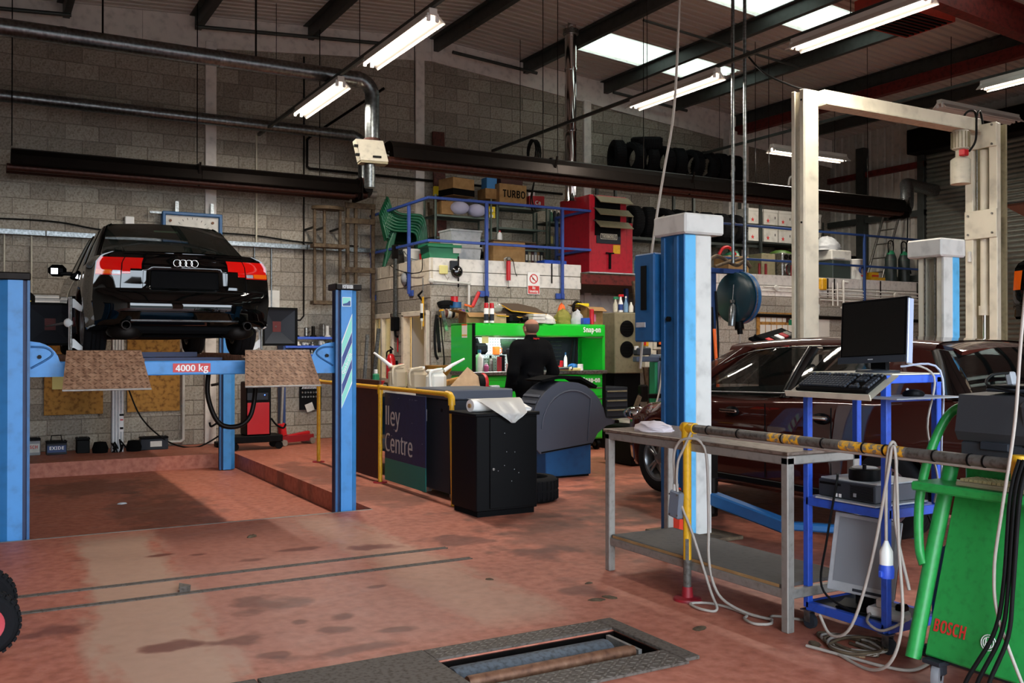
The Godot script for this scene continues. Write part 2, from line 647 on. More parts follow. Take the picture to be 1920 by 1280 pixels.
func floor_and_pits() -> void:
	var base := noise_tex(0.025, [[0.0, Color("924f3c")], [0.35, Color("a9624c")], [0.55, Color("b06954")], [0.75, Color("b8735d")], [1.0, Color("aa5943")]], 1024, 41, FastNoiseLite.TYPE_SIMPLEX_SMOOTH, 6)
	var fm := StandardMaterial3D.new()
	fm.albedo_texture = base
	fm.uv1_triplanar = true
	fm.uv1_world_triplanar = true
	fm.uv1_scale = Vector3.ONE * 0.4
	fm.roughness = 0.42
	var rt := noise_tex(0.01, [[0.0, grey(0.75)], [0.5, grey(1.0)], [1.0, grey(0.85)]], 512, 43, FastNoiseLite.TYPE_SIMPLEX_SMOOTH, 5)
	fm.roughness_texture = rt
	fm.roughness = 0.6
	M.floor = fm
	# placed dirt and wear, with some dimmer light painted in: pale tyre tracks, oil spots, dark patches in the recess
	var img := Image.create_empty(1080, 1392, false, Image.FORMAT_RGBA8)
	img.fill(Color(0.4, 0.28, 0.24, 0.0))
	var f := FastNoiseLite.new()
	f.seed = 9
	f.frequency = 0.02
	f.fractal_octaves = 4
	var pale := Color("b99a83")
	track(img, f, 0.66, 1.28, -8.25, -3.2, 0.42, 1.05, pale, 0.75)
	track(img, f, 2.35, 2.85, -8.25, -4.4, 2.35, 2.95, pale, 0.5)
	track(img, f, 1.25, 2.4, -8.2, -4.4, 1.05, 2.4, Color("a9796a"), 0.35)
	var oil := Color("5e2a20")
	for o in [[1.47, -5.57, 0.3, 0.22], [1.17, -4.93, 0.28, 0.14], [1.79, -5.07, 0.1, 0.1], [1.55, -5.1, 0.07, 0.07], [1.68, -4.85, 0.12, 0.09], [0.66, -7.31, 0.12, 0.08], [1.18, -7.21, 0.13, 0.06],
			[1.42, -7.1, 0.1, 0.06], [1.72, -6.72, 0.16, 0.09], [1.95, -4.7, 0.12, 0.08], [0.85, -5.0, 0.25, 0.12], [1.3, -4.6, 0.1, 0.07], [2.2, -5.6, 0.1, 0.06], [2.1, -6.9, 0.2, 0.08], [1.62, -4.5, 0.5, 0.1],
			[0.4, -5.6, 0.3, 0.2], [2.6, -6.7, 0.3, 0.15], [3.3, -6.6, 0.4, 0.3], [3.3, -4.9, 0.2, 0.3], [3.6, -5.9, 0.4, 0.3]]:
		stain_and_shade(img, f, o[0], o[1], o[2] * 0.8, o[3] * 0.8, oil, 0.7, 0.9)
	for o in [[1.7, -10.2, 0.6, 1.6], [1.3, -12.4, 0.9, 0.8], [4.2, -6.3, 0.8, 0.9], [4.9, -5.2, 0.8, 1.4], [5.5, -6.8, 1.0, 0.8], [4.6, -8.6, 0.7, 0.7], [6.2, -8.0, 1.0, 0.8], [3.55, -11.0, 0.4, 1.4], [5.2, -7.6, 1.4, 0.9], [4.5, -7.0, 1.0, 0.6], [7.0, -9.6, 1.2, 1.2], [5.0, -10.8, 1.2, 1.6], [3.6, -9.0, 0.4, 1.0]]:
		stain_and_shade(img, f, o[0], o[1], o[2], o[3], Color("4a2d22"), 0.5, 0.7)  # brown grime that also paints in the weaker light of back and middle floor
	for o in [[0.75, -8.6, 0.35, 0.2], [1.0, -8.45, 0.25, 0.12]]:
		stain_and_shade(img, f, o[0], o[1], o[2], o[3], Color("3c3427"), 0.8)
	for o in [[0.9, -8.27, 0.25, 0.03], [1.25, -8.29, 0.12, 0.03], [2.45, -8.28, 0.3, 0.025], [2.7, -8.26, 0.12, 0.02]]:
		stain_and_shade(img, f, o[0], o[1], o[2], o[3], Color("a8692e"), 0.9, 0.3)
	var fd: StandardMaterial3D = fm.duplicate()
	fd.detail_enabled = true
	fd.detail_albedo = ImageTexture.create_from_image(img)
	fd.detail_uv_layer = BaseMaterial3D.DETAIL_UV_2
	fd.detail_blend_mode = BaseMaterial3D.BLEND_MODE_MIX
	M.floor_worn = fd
	var fl := S("floor", "worn red painted concrete floor with tyre tracks and oil spots")
	var holes := [Rect2(-0.6, -13.65, 3.82, 5.37), Rect2(1.93, -4.13, 1.04, 0.43)]
	var xs := [-2.9, -1.0, -0.6, 1.93, 2.97, 3.22, 8.0, 17.1]
	var zs := [-15.4, -14.0, -13.65, -8.28, -4.13, -3.70, -2.4, 3.3]
	var plain := mb()
	var worn := mb()
	for i in xs.size() - 1:
		for j in zs.size() - 1:
			var c := U((xs[i] + xs[i + 1]) / 2, (zs[j] + zs[j + 1]) / 2)
			var skip := false
			for h in holes:
				if h.has_point(c):
					skip = true
			if skip:
				continue
			var inside := c.x > FX and c.x < FX + FW and c.y > FZ and c.y < FZ + FD
			(worn if inside else plain).box(V(c.x, -0.2, c.y), V(xs[i + 1] - xs[i], 0.4, zs[j + 1] - zs[j]))
	P(fl, "slab", plain, M.floor)
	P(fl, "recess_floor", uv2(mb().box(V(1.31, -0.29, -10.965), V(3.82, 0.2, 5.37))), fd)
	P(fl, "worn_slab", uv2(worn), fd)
	# steel kerb edges of the recess
	P(fl, "recess_edge", bx(V(1.31, -0.012, -8.27), V(3.82, 0.03, 0.03), 0.004), M.steel_dirty)
	# outside ground in front of the doors
	var yard := S("trim_1", "grey concrete yard outside the garage doors")
	P(yard, "apron", bx(V(6, -0.35, 33.2), V(120, 0.3, 60)), mt("55544f", 0.95, 0.0, "worn", 0.2))
	# the bank and hedge across the yard, mirrored in the saloon's paint
	var hedge := S("trim_3", "dark hedge bank across the yard")
	P(hedge, "bank", pr([U(0, -0.2), U(-0.6, 1.2), U(-2, 1.9), U(-8, 2.1), U(-8, -0.2)], 110.0, Transform3D(Basis(V(0, 0, -1), V(0, 1, 0), V(1, 0, 0)), V(6, 0, 30))), mt("2c3326", 0.95, 0.0, "dirty", 0.4))

	# two narrow strips let into the floor
	for k in 2:
		var z := [-6.41, -6.01][k] as float
		var g := T("floor_strip", ["thin flaking steel strip in floor nearer the lift recess", "thin flaking steel strip in floor farther from the lift recess"][k], "strip", V(0, 0, z))
		var rail := mb()
		var x := -0.4
		while x < 3.08:
			var w := 0.25 + rng.randf() * 0.5
			rail.box(V(minf(x + w, 3.08) * 0.5 + x * 0.5, 0.001, rng.randf_range(-0.004, 0.004)), V(minf(w, 3.08 - x) - 0.004, 0.006, 0.032 + rng.randf() * 0.012))
			x += w
		P(g, "bar", rail, M.pit_plate)
		P(g, "edge", bx(V(1.34, 0.003, 0.022), V(3.48, 0.006, 0.006)), M.pit_plate)
		P(g, "edge", bx(V(1.34, 0.003, -0.022), V(3.48, 0.006, 0.006)), M.pit_plate)

	# brake tester rollers in their pit
	var bt := T("brake_tester", "steel roller brake tester set into the floor in a dark plate frame", "tester")
	P(bt, "pit_box", mb().box(V(2.45, -0.38, -3.915), V(1.04, 0.02, 0.43)).box(V(1.935, -0.2, -3.915), V(0.012, 0.38, 0.43)).box(V(2.965, -0.2, -3.915), V(0.012, 0.38, 0.43)).box(V(2.45, -0.2, -4.124), V(1.04, 0.38, 0.012)).box(V(2.45, -0.2, -3.706), V(1.04, 0.38, 0.012)), M.black_steel)
	P(bt, "cover_plate", bx(V(1.52, 0.006, -3.89), V(0.81, 0.014, 0.78), 0.003), M.pit_plate)
	P(bt, "cover_plate", bx(V(0.68, 0.006, -3.89), V(0.85, 0.014, 0.78), 0.003), M.pit_plate)
	P(bt, "frame_bar", bx(V(2.48, 0.006, -4.2), V(1.11, 0.014, 0.15), 0.003), M.pit_plate)
	P(bt, "frame_bar", bx(V(3.0, 0.008, -3.9), V(0.09, 0.018, 0.74), 0.003), M.pit_plate)
	P(bt, "frame_bar", bx(V(2.44, 0.006, -3.6), V(1.03, 0.014, 0.2), 0.003), M.pit_plate)
	var marks := mb()
	for i in 24:
		for j in 6:
			var t := 40.0 if (i + j) % 2 else -40.0
			marks.box(V(1.97 + i * 0.041, 0.0135, -3.68 + j * 0.033), V(0.026, 0.003, 0.007), 0.0, V(0, t, 0))
	for i in 24:
		for j in 4:
			var t := 40.0 if (i + j) % 2 else -40.0
			marks.box(V(1.97 + i * 0.041, 0.0135, -4.25 + j * 0.033), V(0.026, 0.003, 0.007), 0.0, V(0, t, 0))
	var mk := P(bt, "raised_tread", marks, M.pit_mark)
	mk.set_meta("kind", "stuff")
	P(bt, "drive_roller", la([U(0, 0), U(0.1, 0), U(0.105, 0.01), U(0.105, 0.87), U(0.1, 0.88), U(0, 0.88)], 32, Transform3D(Basis(V(0, 0, 1), -PI / 2), V(1.95, -0.1, -3.99))), M.roller)
	P(bt, "sensing_roller", la([U(0, 0), U(0.03, 0), U(0.032, 0.01), U(0.032, 0.9), U(0.026, 0.905), U(0.026, 0.93), U(0, 0.93)], 20, Transform3D(Basis(V(0, 0, 1), -PI / 2), V(1.95, -0.02, -3.84))), M.roller_rust)
	P(bt, "side_plate", bx(V(2.9, -0.12, -3.95), V(0.02, 0.22, 0.28)), M.steel_dirty)


# ---------------------------------------------------------------- walls
# blocks in the local xy plane of a wall node, outward is +z; joints are 10 mm wide and 8 mm deep
func blocks(wall: Node3D, x0: float, y0: float, w: float, h: float, most: int, mats: Array, prefer: Callable, keep: Callable, bw := 0.45, bh := 0.225) -> void:
	var rest := {}
	var cells := []
	var row := 0
	var y := y0
	while y < y0 + h - 0.02:
		var hh := minf(bh, y0 + h - y)
		var x := x0 - (bw / 2 if row % 2 else 0.0)
		while x < x0 + w - 0.02:
			var xa := maxf(x, x0)
			var xb := minf(x + bw, x0 + w)
			if xb - xa > 0.03 and keep.call(xa, xb, y, y + hh):
				cells.append([prefer.call((xa + xb) / 2, y + hh / 2), xa, xb, y, hh])
			x += bw
		y += bh
		row += 1
	cells.sort_custom(func(a, b): return a[0] < b[0])
	for k in cells.size():
		var c: Array = cells[k]
		var sx: float = snappedf(c[2] - c[1] - 0.01, 0.001)
		var sy: float = snappedf(c[4] - 0.01, 0.001)
		var mid := V((c[1] + c[2]) / 2, c[3] + c[4] / 2, -0.016 + rng.randf_range(-0.0015, 0.0015))
		var mi := rng.randi_range(0, mats.size() - 1)
		if k < most:
			var key := "block %s %s" % [sx, sy]
			if not shared.has(key):
				shared[key] = bx(Vector3.ZERO, V(sx, sy, 0.04), 0.005).mesh()
			P(wall, "block", shared[key], mats[mi], mid)
		else:
			if not rest.has(mi):
				rest[mi] = mb()
			rest[mi].box(mid, V(sx, sy, 0.04), 0.005)
	for mi in rest:
		var o := P(wall, "further_blocks", rest[mi], mats[mi])
		o.set_meta("kind", "stuff")

func roof_y(x: float) -> float:
	return 6.88 - 0.072 * absf(x - 6.95)

func block_top(x: float) -> float:
	return 6.48 - 0.095 * absf(x - 6.95)

func walls() -> void:
	var bm := [M.block0, M.block1, M.block2, M.block3]
	var wb := S("wall_back", "tall gable wall of bare grey concrete blocks")
	wb.position = V(0, 0, -15.1)
	P(wb, "mortar_slab", bx(V(7.1, 3.5, -0.158), V(20.0, 7.4, 0.3)), M.mortar)
	var keep := func(xa, xb, y, y2):
		if xa > 14.3 or y2 > maxf(block_top(xa), block_top(xb)) + 0.15:
			return false
		return not (xa > 5.9 and xb < 8.4 and y2 < 2.3)
	var pref := func(x, y):
		return absf(x - 3.3) * 1.0 + maxf(0.0, 1.9 - y) * 1.2 + (3.0 if x > 6.6 else 0.0) + (9.0 if x < -0.1 else 0.0)
	blocks(wb, -0.2, 0.0, 14.5, 6.6, 300, bm, pref, keep)
	# painted boards under the roof slope, and white steel columns
	for k in 4:
		var xa := [-2.7, 2.2, 6.95, 11.6][k] as float
		var xb := [2.2, 6.95, 11.6, 16.9][k] as float
		P(wb, "gable_board", pr([U(xa, block_top(xa)), U(xb - 0.004, block_top(xb)), U(xb - 0.004, roof_y(xb) + 0.1), U(xa, roof_y(xa) + 0.1)], 0.03, at(V(0, 0, 0.022))), M.white_wall)
	for c in [[3.195, 6.22], [6.72, 6.6], [10.21, 6.2]]:
		P(wb, "column", bx(V(c[0], c[1] / 2, 0.03), V(0.165, c[1], 0.06), 0.005), M.white_wall)
	P(wb, "column", bx(V(13.93, 3.0, 0.1), V(0.55, 6.0, 0.2), 0.01), M.white_wall)

	var wl := S("wall_left", "block side wall left of the lift bay")
	P(wl, "slab", bx(V(-2.85, 3.2, -6.1), V(0.3, 6.8, 18.6)), M.block1)
	var wr := S("wall_right", "white ribbed sheet side wall with steel rails and a roller shutter")
	wr.position = V(16.9, 0, -12.6)
	wr.rotation.y = -PI / 2          # local x runs towards the doors, local z points into the room
	P(wr, "slab", bx(V(6.5, 3.2, -0.16), V(19.0, 6.8, 0.3)), M.clad)
	for i in 14:
		var rb := mb()
		rb.prism([U(-0.09, 0), U(0.09, 0), U(0.06, 0.035), U(-0.06, 0.035)], 6.6, Transform3D(Basis(V(1, 0, 0), V(0, 0, 1), V(0, -1, 0)), V(-2.45 + i * 0.19, 3.3, -0.01)))
		P(wr, "sheet_rib", rb, M.clad)
	for r in [[4.23, "p"], [5.22, "r"], [2.9, "p"]]:
		P(wr, "wall_rail", bx(V(-1.25, r[0], 0.09), V(2.5, 0.12, 0.1)), M.red_steel if r[1] == "r" else M.purlin)
	P(wr, "post", bx(V(-1.55, 2.9, 0.12), V(0.2, 5.8, 0.16)), M.purlin)
	# the shutter: guide, lintel and slats
	var sh := S("door_1", "closed grey steel roller shutter of narrow slats in the side wall")
	sh.position = V(16.88, 0, -12.6)
	sh.rotation.y = -PI / 2
	P(sh, "guide", bx(V(-0.08, 2.8, 0.06), V(0.16, 5.6, 0.12), 0.005), M.purlin)
	P(sh, "guide", bx(V(5.1, 2.8, 0.06), V(0.16, 5.6, 0.12), 0.005), M.purlin)
	P(sh, "roll_housing", bx(V(2.5, 5.65, 0.2), V(5.4, 0.5, 0.4), 0.02), M.black_steel)
	var slat := mb()
	var sec := []
	for i in 7:
		sec.append(U(0.012 + 0.022 * sin(PI * i / 6.0), 0.004 + 0.085 * i / 6.0))
	var rows := []
	for s in sec:
		rows.append(PackedVector3Array([V(0, s.y, s.x), V(5.04, s.y, s.x)]))
	slat.loft(rows)
	slat.box(V(2.52, 0.047, 0.004), V(5.04, 0.094, 0.008))
	var sm := slat.mesh()
	for i in 57:
		P(sh, "slat", sm, M.shutter, V(0, 0.02 + i * 0.0945, 0.01))
	# the wall with the open doors behind the camera
	var wf := S("wall_front", "front wall with two open vehicle doorways")
	var fm = M.clad
	P(wf, "pier", bx(V(-2.5, 3.2, 3.15), V(0.7, 6.8, 0.3)), fm)
	P(wf, "pier", bx(V(3.55, 3.2, 3.15), V(0.7, 6.8, 0.3)), fm)
	P(wf, "pier", bx(V(13.2, 3.2, 3.15), V(7.6, 6.8, 0.3)), fm)
	P(wf, "lintel", bx(V(7.1, 5.85, 3.15), V(20.0, 1.9, 0.3)), fm)


# ---------------------------------------------------------------- roof
func roof() -> void:
	var ce := S("ceiling", "low pitched roof of ribbed grey sheets on dark steel purlins with skylights")
	var ap := 6.95
	var rib := [U(0.0, 0.0), U(0.05, 0.0), U(0.065, 0.045), U(0.1, 0.045), U(0.115, 0.0), U(0.1667, 0.0)]
	for side in [-1, 1]:
		var xe := -2.9 if side < 0 else 17.1
		for k in 19:
			var z0 := -15.9 + k
			var spans := [[ap, xe, false]]
			if side > 0 and k % 3 == 2:
				spans = [[ap, 8.85, false], [8.85, 12.1, true], [12.1, xe, false]]
			for s in spans:
				var m := mb()
				var ra := PackedVector3Array()
				var rb := PackedVector3Array()
				for r in 6:
					for q in rib.size() - 1:
						for e in 2:
							var p: Vector2 = rib[q + e]
							ra.append(V(s[0], roof_y(s[0]) + p.y, z0 + r * 0.1667 + p.x))
							rb.append(V(s[1], roof_y(s[1]) + p.y, z0 + r * 0.1667 + p.x))
				for i in range(0, ra.size(), 2):
					if side > 0:
						m.quad(ra[i], rb[i], rb[i + 1], ra[i + 1])
					else:
						m.quad(ra[i + 1], rb[i + 1], rb[i], ra[i])
				if not s[2]:
					var c := V((s[0] + s[1]) / 2, (roof_y(s[0]) + roof_y(s[1])) / 2 + 0.09, z0 + 0.5)
					m.box(c, V(absf(s[1] - s[0]) + 0.02, 0.08, 1.002), 0.0, V(0, 0, -side * rad_to_deg(atan(0.072))))
				P(ce, "skylight_sheet" if s[2] else "roof_sheet", m, M.skylight if s[2] else M.roof)
	for x in [-0.6, 1.12, 2.96, 4.74, 6.99, 8.8, 10.6, 12.3, 14.0, 15.7]:
		var y := roof_y(x)
		var zed := mb()
		zed.box(V(x, y - 0.115, -6.1), V(0.012, 0.21, 18.4))
		zed.box(V(x + 0.04, y - 0.215, -6.1), V(0.09, 0.012, 18.4))
		zed.box(V(x - 0.04, y - 0.012, -6.1), V(0.09, 0.012, 18.4))
		zed.box(V(x + 0.08, y - 0.205, -6.1), V(0.012, 0.03, 18.4))
		P(ce, "purlin", zed, M.purlin)
	# ties between purlins near the gable
	for t in [[-0.6, 1.2], [2.9, 6.0], [7.2, 8.9], [10.6, 12.4]]:
		P(ce, "tie_bar", cy(V(t[0], roof_y(t[0]) - 0.27, -14.75), V(t[1], roof_y(t[1]) - 0.27, -14.75), 0.03, 8), M.purlin)
	for t in [[8.9, 12.2, -11.6], [8.9, 12.4, -8.9]]:
		P(ce, "tie_bar", cy(V(t[0], roof_y(t[0]) - 0.25, t[2]), V(t[1], roof_y(t[1]) - 0.25, t[2]), 0.022, 8), M.purlin)
	# red portal rafters across the bay
	for z in [-8.0, -1.6]:
		for side in [-1, 1]:
			var xe := -2.6 if side < 0 else 16.8
			var ra := mb()
			var ang = -side * rad_to_deg(atan(0.072))
			var c := V((ap + xe) / 2, (roof_y(ap) + roof_y(xe)) / 2, z)
			var l := absf(xe - ap)
			ra.box(c + V(0, -0.44, 0), V(l, 0.4, 0.012), 0.0, V(0, 0, ang))
			ra.box(c + V(0, -0.24, 0), V(l, 0.02, 0.18), 0.0, V(0, 0, ang))
			ra.box(c + V(0, -0.64, 0), V(l, 0.02, 0.18), 0.0, V(0, 0, ang))
			P(ce, "rafter", ra, M.red_steel)
	P(ce, "eaves_beam", bx(V(13.95, 6.02, -11.5), V(0.14, 0.18, 7.0)), M.red_steel)


# ---------------------------------------------------------------- offices under the deck
func office() -> void:
	var bm := [M.block0, M.block2, M.block0, M.block1]
	var anyw := func(_a, _b, _c, _d): return true
	# front wall of the small office
	var wf := S("wall_office", "block front wall of the small office under the deck")
	wf.position = V(5.86, 0, -12.74)
	P(wf, "mortar_slab", bx(V(1.32, 1.21, -0.06), V(2.63, 2.42, 0.1)), M.mortar)
	blocks(wf, 0.0, 0.0, 2.64, 2.42, 200, bm, func(x, y): return -y, anyw)
	blocks(wf, -0.02, 2.42, 2.68, 0.4, 20, [M.band_white, M.band_white], func(_x, _y): return 0.0, anyw, 0.9, 0.2)
	# side wall with window and door openings; local x runs from the back wall towards the doors
	var ws := S("wall_office_side", "stained block side wall of the small office with a window and a doorway")
	ws.position = V(5.86, 0, -15.1)
	ws.rotation.y = -PI / 2
	var hole := func(xa, xb, y, y2):
		return not ((xb > 0.05 and xa < 0.96 and y2 > 0.95 and y < 2.02) or (xb > 1.38 and xa < 2.3 and y < 2.02))
	P(ws, "mortar_slab", mb().box(V(1.18, 2.22, -0.06), V(2.36, 0.4, 0.1)).box(V(0.5, 0.47, -0.06), V(0.92, 0.94, 0.1)).box(V(1.17, 1.01, -0.06), V(0.42, 2.02, 0.1)).box(V(2.33, 1.0, -0.06), V(0.06, 2.02, 0.1)), M.mortar)
	# whole courses above the openings, cut blocks around them
	blocks(ws, 0.0, 2.02, 2.36, 0.4, 60, [M.block1, M.block3], func(_x, _y): return 0.0, anyw, 0.45, 0.2)
	blocks(ws, 0.97, 0.0, 0.4, 2.02, 60, [M.block1, M.block3], func(_x, _y): return 0.0, anyw, 0.45, 0.2244)
	blocks(ws, 0.0, 0.0, 0.97, 0.94, 60, [M.block1, M.block3], func(_x, _y): return 0.0, hole, 0.45, 0.235)
	blocks(ws, 0.0, 2.42, 2.38, 0.4, 20, [M.band_cream], func(_x, _y): return 0.0, anyw, 0.8, 0.2)
	var win := S("window_1", "two-pane office window with a cream timber frame")
	win.position = ws.position
	win.rotation.y = -PI / 2
	for c in [[0.07, 1.48, 0.07, 1.12], [0.5, 1.48, 0.06, 1.0], [0.93, 1.48, 0.07, 1.12], [0.5, 2.0, 0.93, 0.08], [0.5, 0.96, 0.93, 0.08]]:
		P(win, "frame_bar", bx(V(c[0], c[1], -0.01), V(c[2], c[3], 0.1), 0.008), M.band_cream)
	P(win, "pane", bx(V(0.28, 1.48, -0.03), V(0.38, 0.98, 0.006)), M.pane)
	P(win, "pane", bx(V(0.72, 1.48, -0.03), V(0.38, 0.98, 0.006)), M.pane)
	var dr := S("door_2", "open office doorway with a cream frame")
	dr.position = ws.position
	dr.rotation.y = -PI / 2
	P(dr, "jamb", bx(V(1.41, 1.0, -0.01), V(0.08, 2.0, 0.12), 0.008), M.band_cream)
	P(dr, "jamb", bx(V(2.27, 1.0, -0.01), V(0.08, 2.0, 0.12), 0.008), M.band_cream)
	P(dr, "head", bx(V(1.84, 2.0, -0.01), V(0.95, 0.08, 0.12), 0.008), M.band_cream)
	var lf := P(dr, "leaf", bx(V(1.49, 1.0, -0.5), V(0.04, 1.94, 0.84), 0.006), M.mid_grey)
	P(lf, "lock_plate", bx(V(1.515, 1.02, -0.14), V(0.01, 0.16, 0.04)), M.black)
	# the inside of the office, painted cream, with its own lamp
	var inn := S("wall_office_inside", "cream painted inner walls of the small office")
	P(inn, "lining", mb().box(V(7.2, 1.2, -15.04), V(2.5, 2.4, 0.03)).box(V(8.42, 1.2, -13.9), V(0.12, 2.4, 2.3)).box(V(7.2, 1.2, -12.87), V(2.5, 2.4, 0.03)), M.office_wall)
	P(inn, "floor_covering", bx(V(7.15, 0.006, -13.92), V(2.4, 0.012, 2.2)), M.dark_grey)
	var nb := T("notice_board", "orange timber notice board with papers inside the lit office", "board", V(6.9, 1.35, -15.01))
	for c in [[0, 0.42, 0.36, 0.03], [0, -0.42, 0.36, 0.03], [-0.165, 0, 0.03, 0.84], [0.165, 0, 0.03, 0.84], [0, 0.08, 0.33, 0.03]]:
		P(nb, "frame_bar", bx(V(c[0], c[1], 0.01), V(c[2], c[3], 0.03)), M.card_wall)
	P(nb, "paper", bx(V(0, 0.25, 0.004), V(0.28, 0.28, 0.003)), M.paper)
	P(nb, "paper", bx(V(0, -0.17, 0.004), V(0.28, 0.42, 0.003)), M.paper)
	O("yellow_post", "slim yellow upright post seen through the office door", "post", cy(Vector3.ZERO, V(0, 1.25, 0), 0.025), M.bright_yellow, V(6.42, 0.012, -14.85))
	var ol := T("office_ceiling_lamp", "flat white ceiling lamp inside the small office", "lamp", V(7.0, 2.4, -13.9))
	P(ol, "diffuser", bx(V(0, -0.03, 0), V(0.6, 0.04, 0.6), 0.01), glow("ffe2ae", 2.5))
	var al := AreaLight3D.new()
	al.name = "office_light"
	al.area_size = U(0.55, 0.55)
	al.light_energy = 5.0
	al.light_color = Color("ffe0a8")
	al.rotation.x = -PI / 2
	al.position = V(0, -0.06, 0)
	al.shadow_enabled = true
	al.area_range = 8.0
	ol.add_child(al)

	# deck slab over offices and bay
	var dk := S("ceiling_deck", "raised storage deck over the offices")
	P(dk, "deck_slab", bx(V(7.18, 2.6, -13.94), V(2.6, 0.36, 2.3)), M.mortar)
	P(dk, "deck_slab", bx(V(9.75, 2.61, -13.9), V(2.5, 0.16, 2.36)), M.wood)
	P(dk, "deck_slab", bx(V(13.95, 2.6, -13.94), V(5.86, 0.36, 2.3)), M.mortar)
	P(dk, "edge_beam", bx(V(9.75, 2.59, -12.76), V(2.48, 0.16, 0.1), 0.006), M.red_steel)
	# second office, further right
	var w2 := S("wall_store", "block front wall of the right hand store with a white painted top band")
	w2.position = V(11.0, 0, -12.74)
	P(w2, "mortar_slab", bx(V(2.95, 1.21, -0.06), V(5.9, 2.42, 0.1)), M.mortar)
	var vis := func(xa, _xb, y, _y2): return y > 0.8 or xa < 1.5
	blocks(w2, 0.0, 0.0, 5.9, 2.42, 150, bm, func(_x, y): return -y, vis)
	blocks(w2, -0.02, 2.42, 5.92, 0.4, 40, [M.band_white], func(_x, _y): return 0.0, anyw, 0.9, 0.2)
	P(w2, "end_slab", bx(V(0.05, 1.21, -1.25), V(0.1, 2.42, 2.3)), M.block1)
	# pale painted stretch of gable wall under the deck
	var ps := S("trim_2", "white painted strip on the gable wall under the deck")
	P(ps, "paint_board", bx(V(9.75, 2.26, -15.07), V(2.48, 0.46, 0.03)), M.white_wall)

	railing()
	wall_fixings()

func railing() -> void:
	var r := T("deck_railing", "blue steel guard railing around the small office deck", "railing", V(0, 0, 0))
	for x in [6.76, 8.12]:
		P(r, "post", bx(V(x, 2.98, -12.68), V(0.045, 1.42, 0.045), 0.004), M.rail_blue)
		P(r, "foot_bracket", bx(V(x - 0.03, 2.3, -12.7), V(0.16, 0.09, 0.03), 0.004), M.rail_blue)
	for z in [-13.45, -15.0]:
		P(r, "post", bx(V(5.82, 3.0, z), V(0.045, 1.38, 0.045), 0.004), M.rail_blue)
		P(r, "foot_bracket", bx(V(5.84, 2.32, z + 0.04), V(0.03, 0.09, 0.14), 0.004), M.rail_blue)
	for y in [3.69, 3.06]:
		P(r, "rail", bx(V(7.24, y, -12.69), V(2.86, 0.04, 0.04), 0.004), M.rail_blue)
		P(r, "rail", bx(V(5.81, y, -13.86), V(0.04, 0.04, 2.36), 0.004), M.rail_blue)
		P(r, "rail", bx(V(8.63, y, -13.2), V(0.04, 0.04, 0.95), 0.004), M.rail_blue)
	P(r, "post", bx(V(8.63, 3.25, -13.66), V(0.05, 0.9, 0.05), 0.004), M.navy)
	var r2 := T("store_railing", "dark blue steel guard railing along the right hand store deck", "railing")
	for x in [11.98, 15.1]:
		P(r2, "post", bx(V(x, 3.0, -12.68), V(0.045, 1.38, 0.045), 0.004), M.navy)
	for y in [3.67, 3.07]:
		P(r2, "rail", bx(V(13.9, y, -12.69), V(5.8, 0.04, 0.04), 0.004), M.navy)

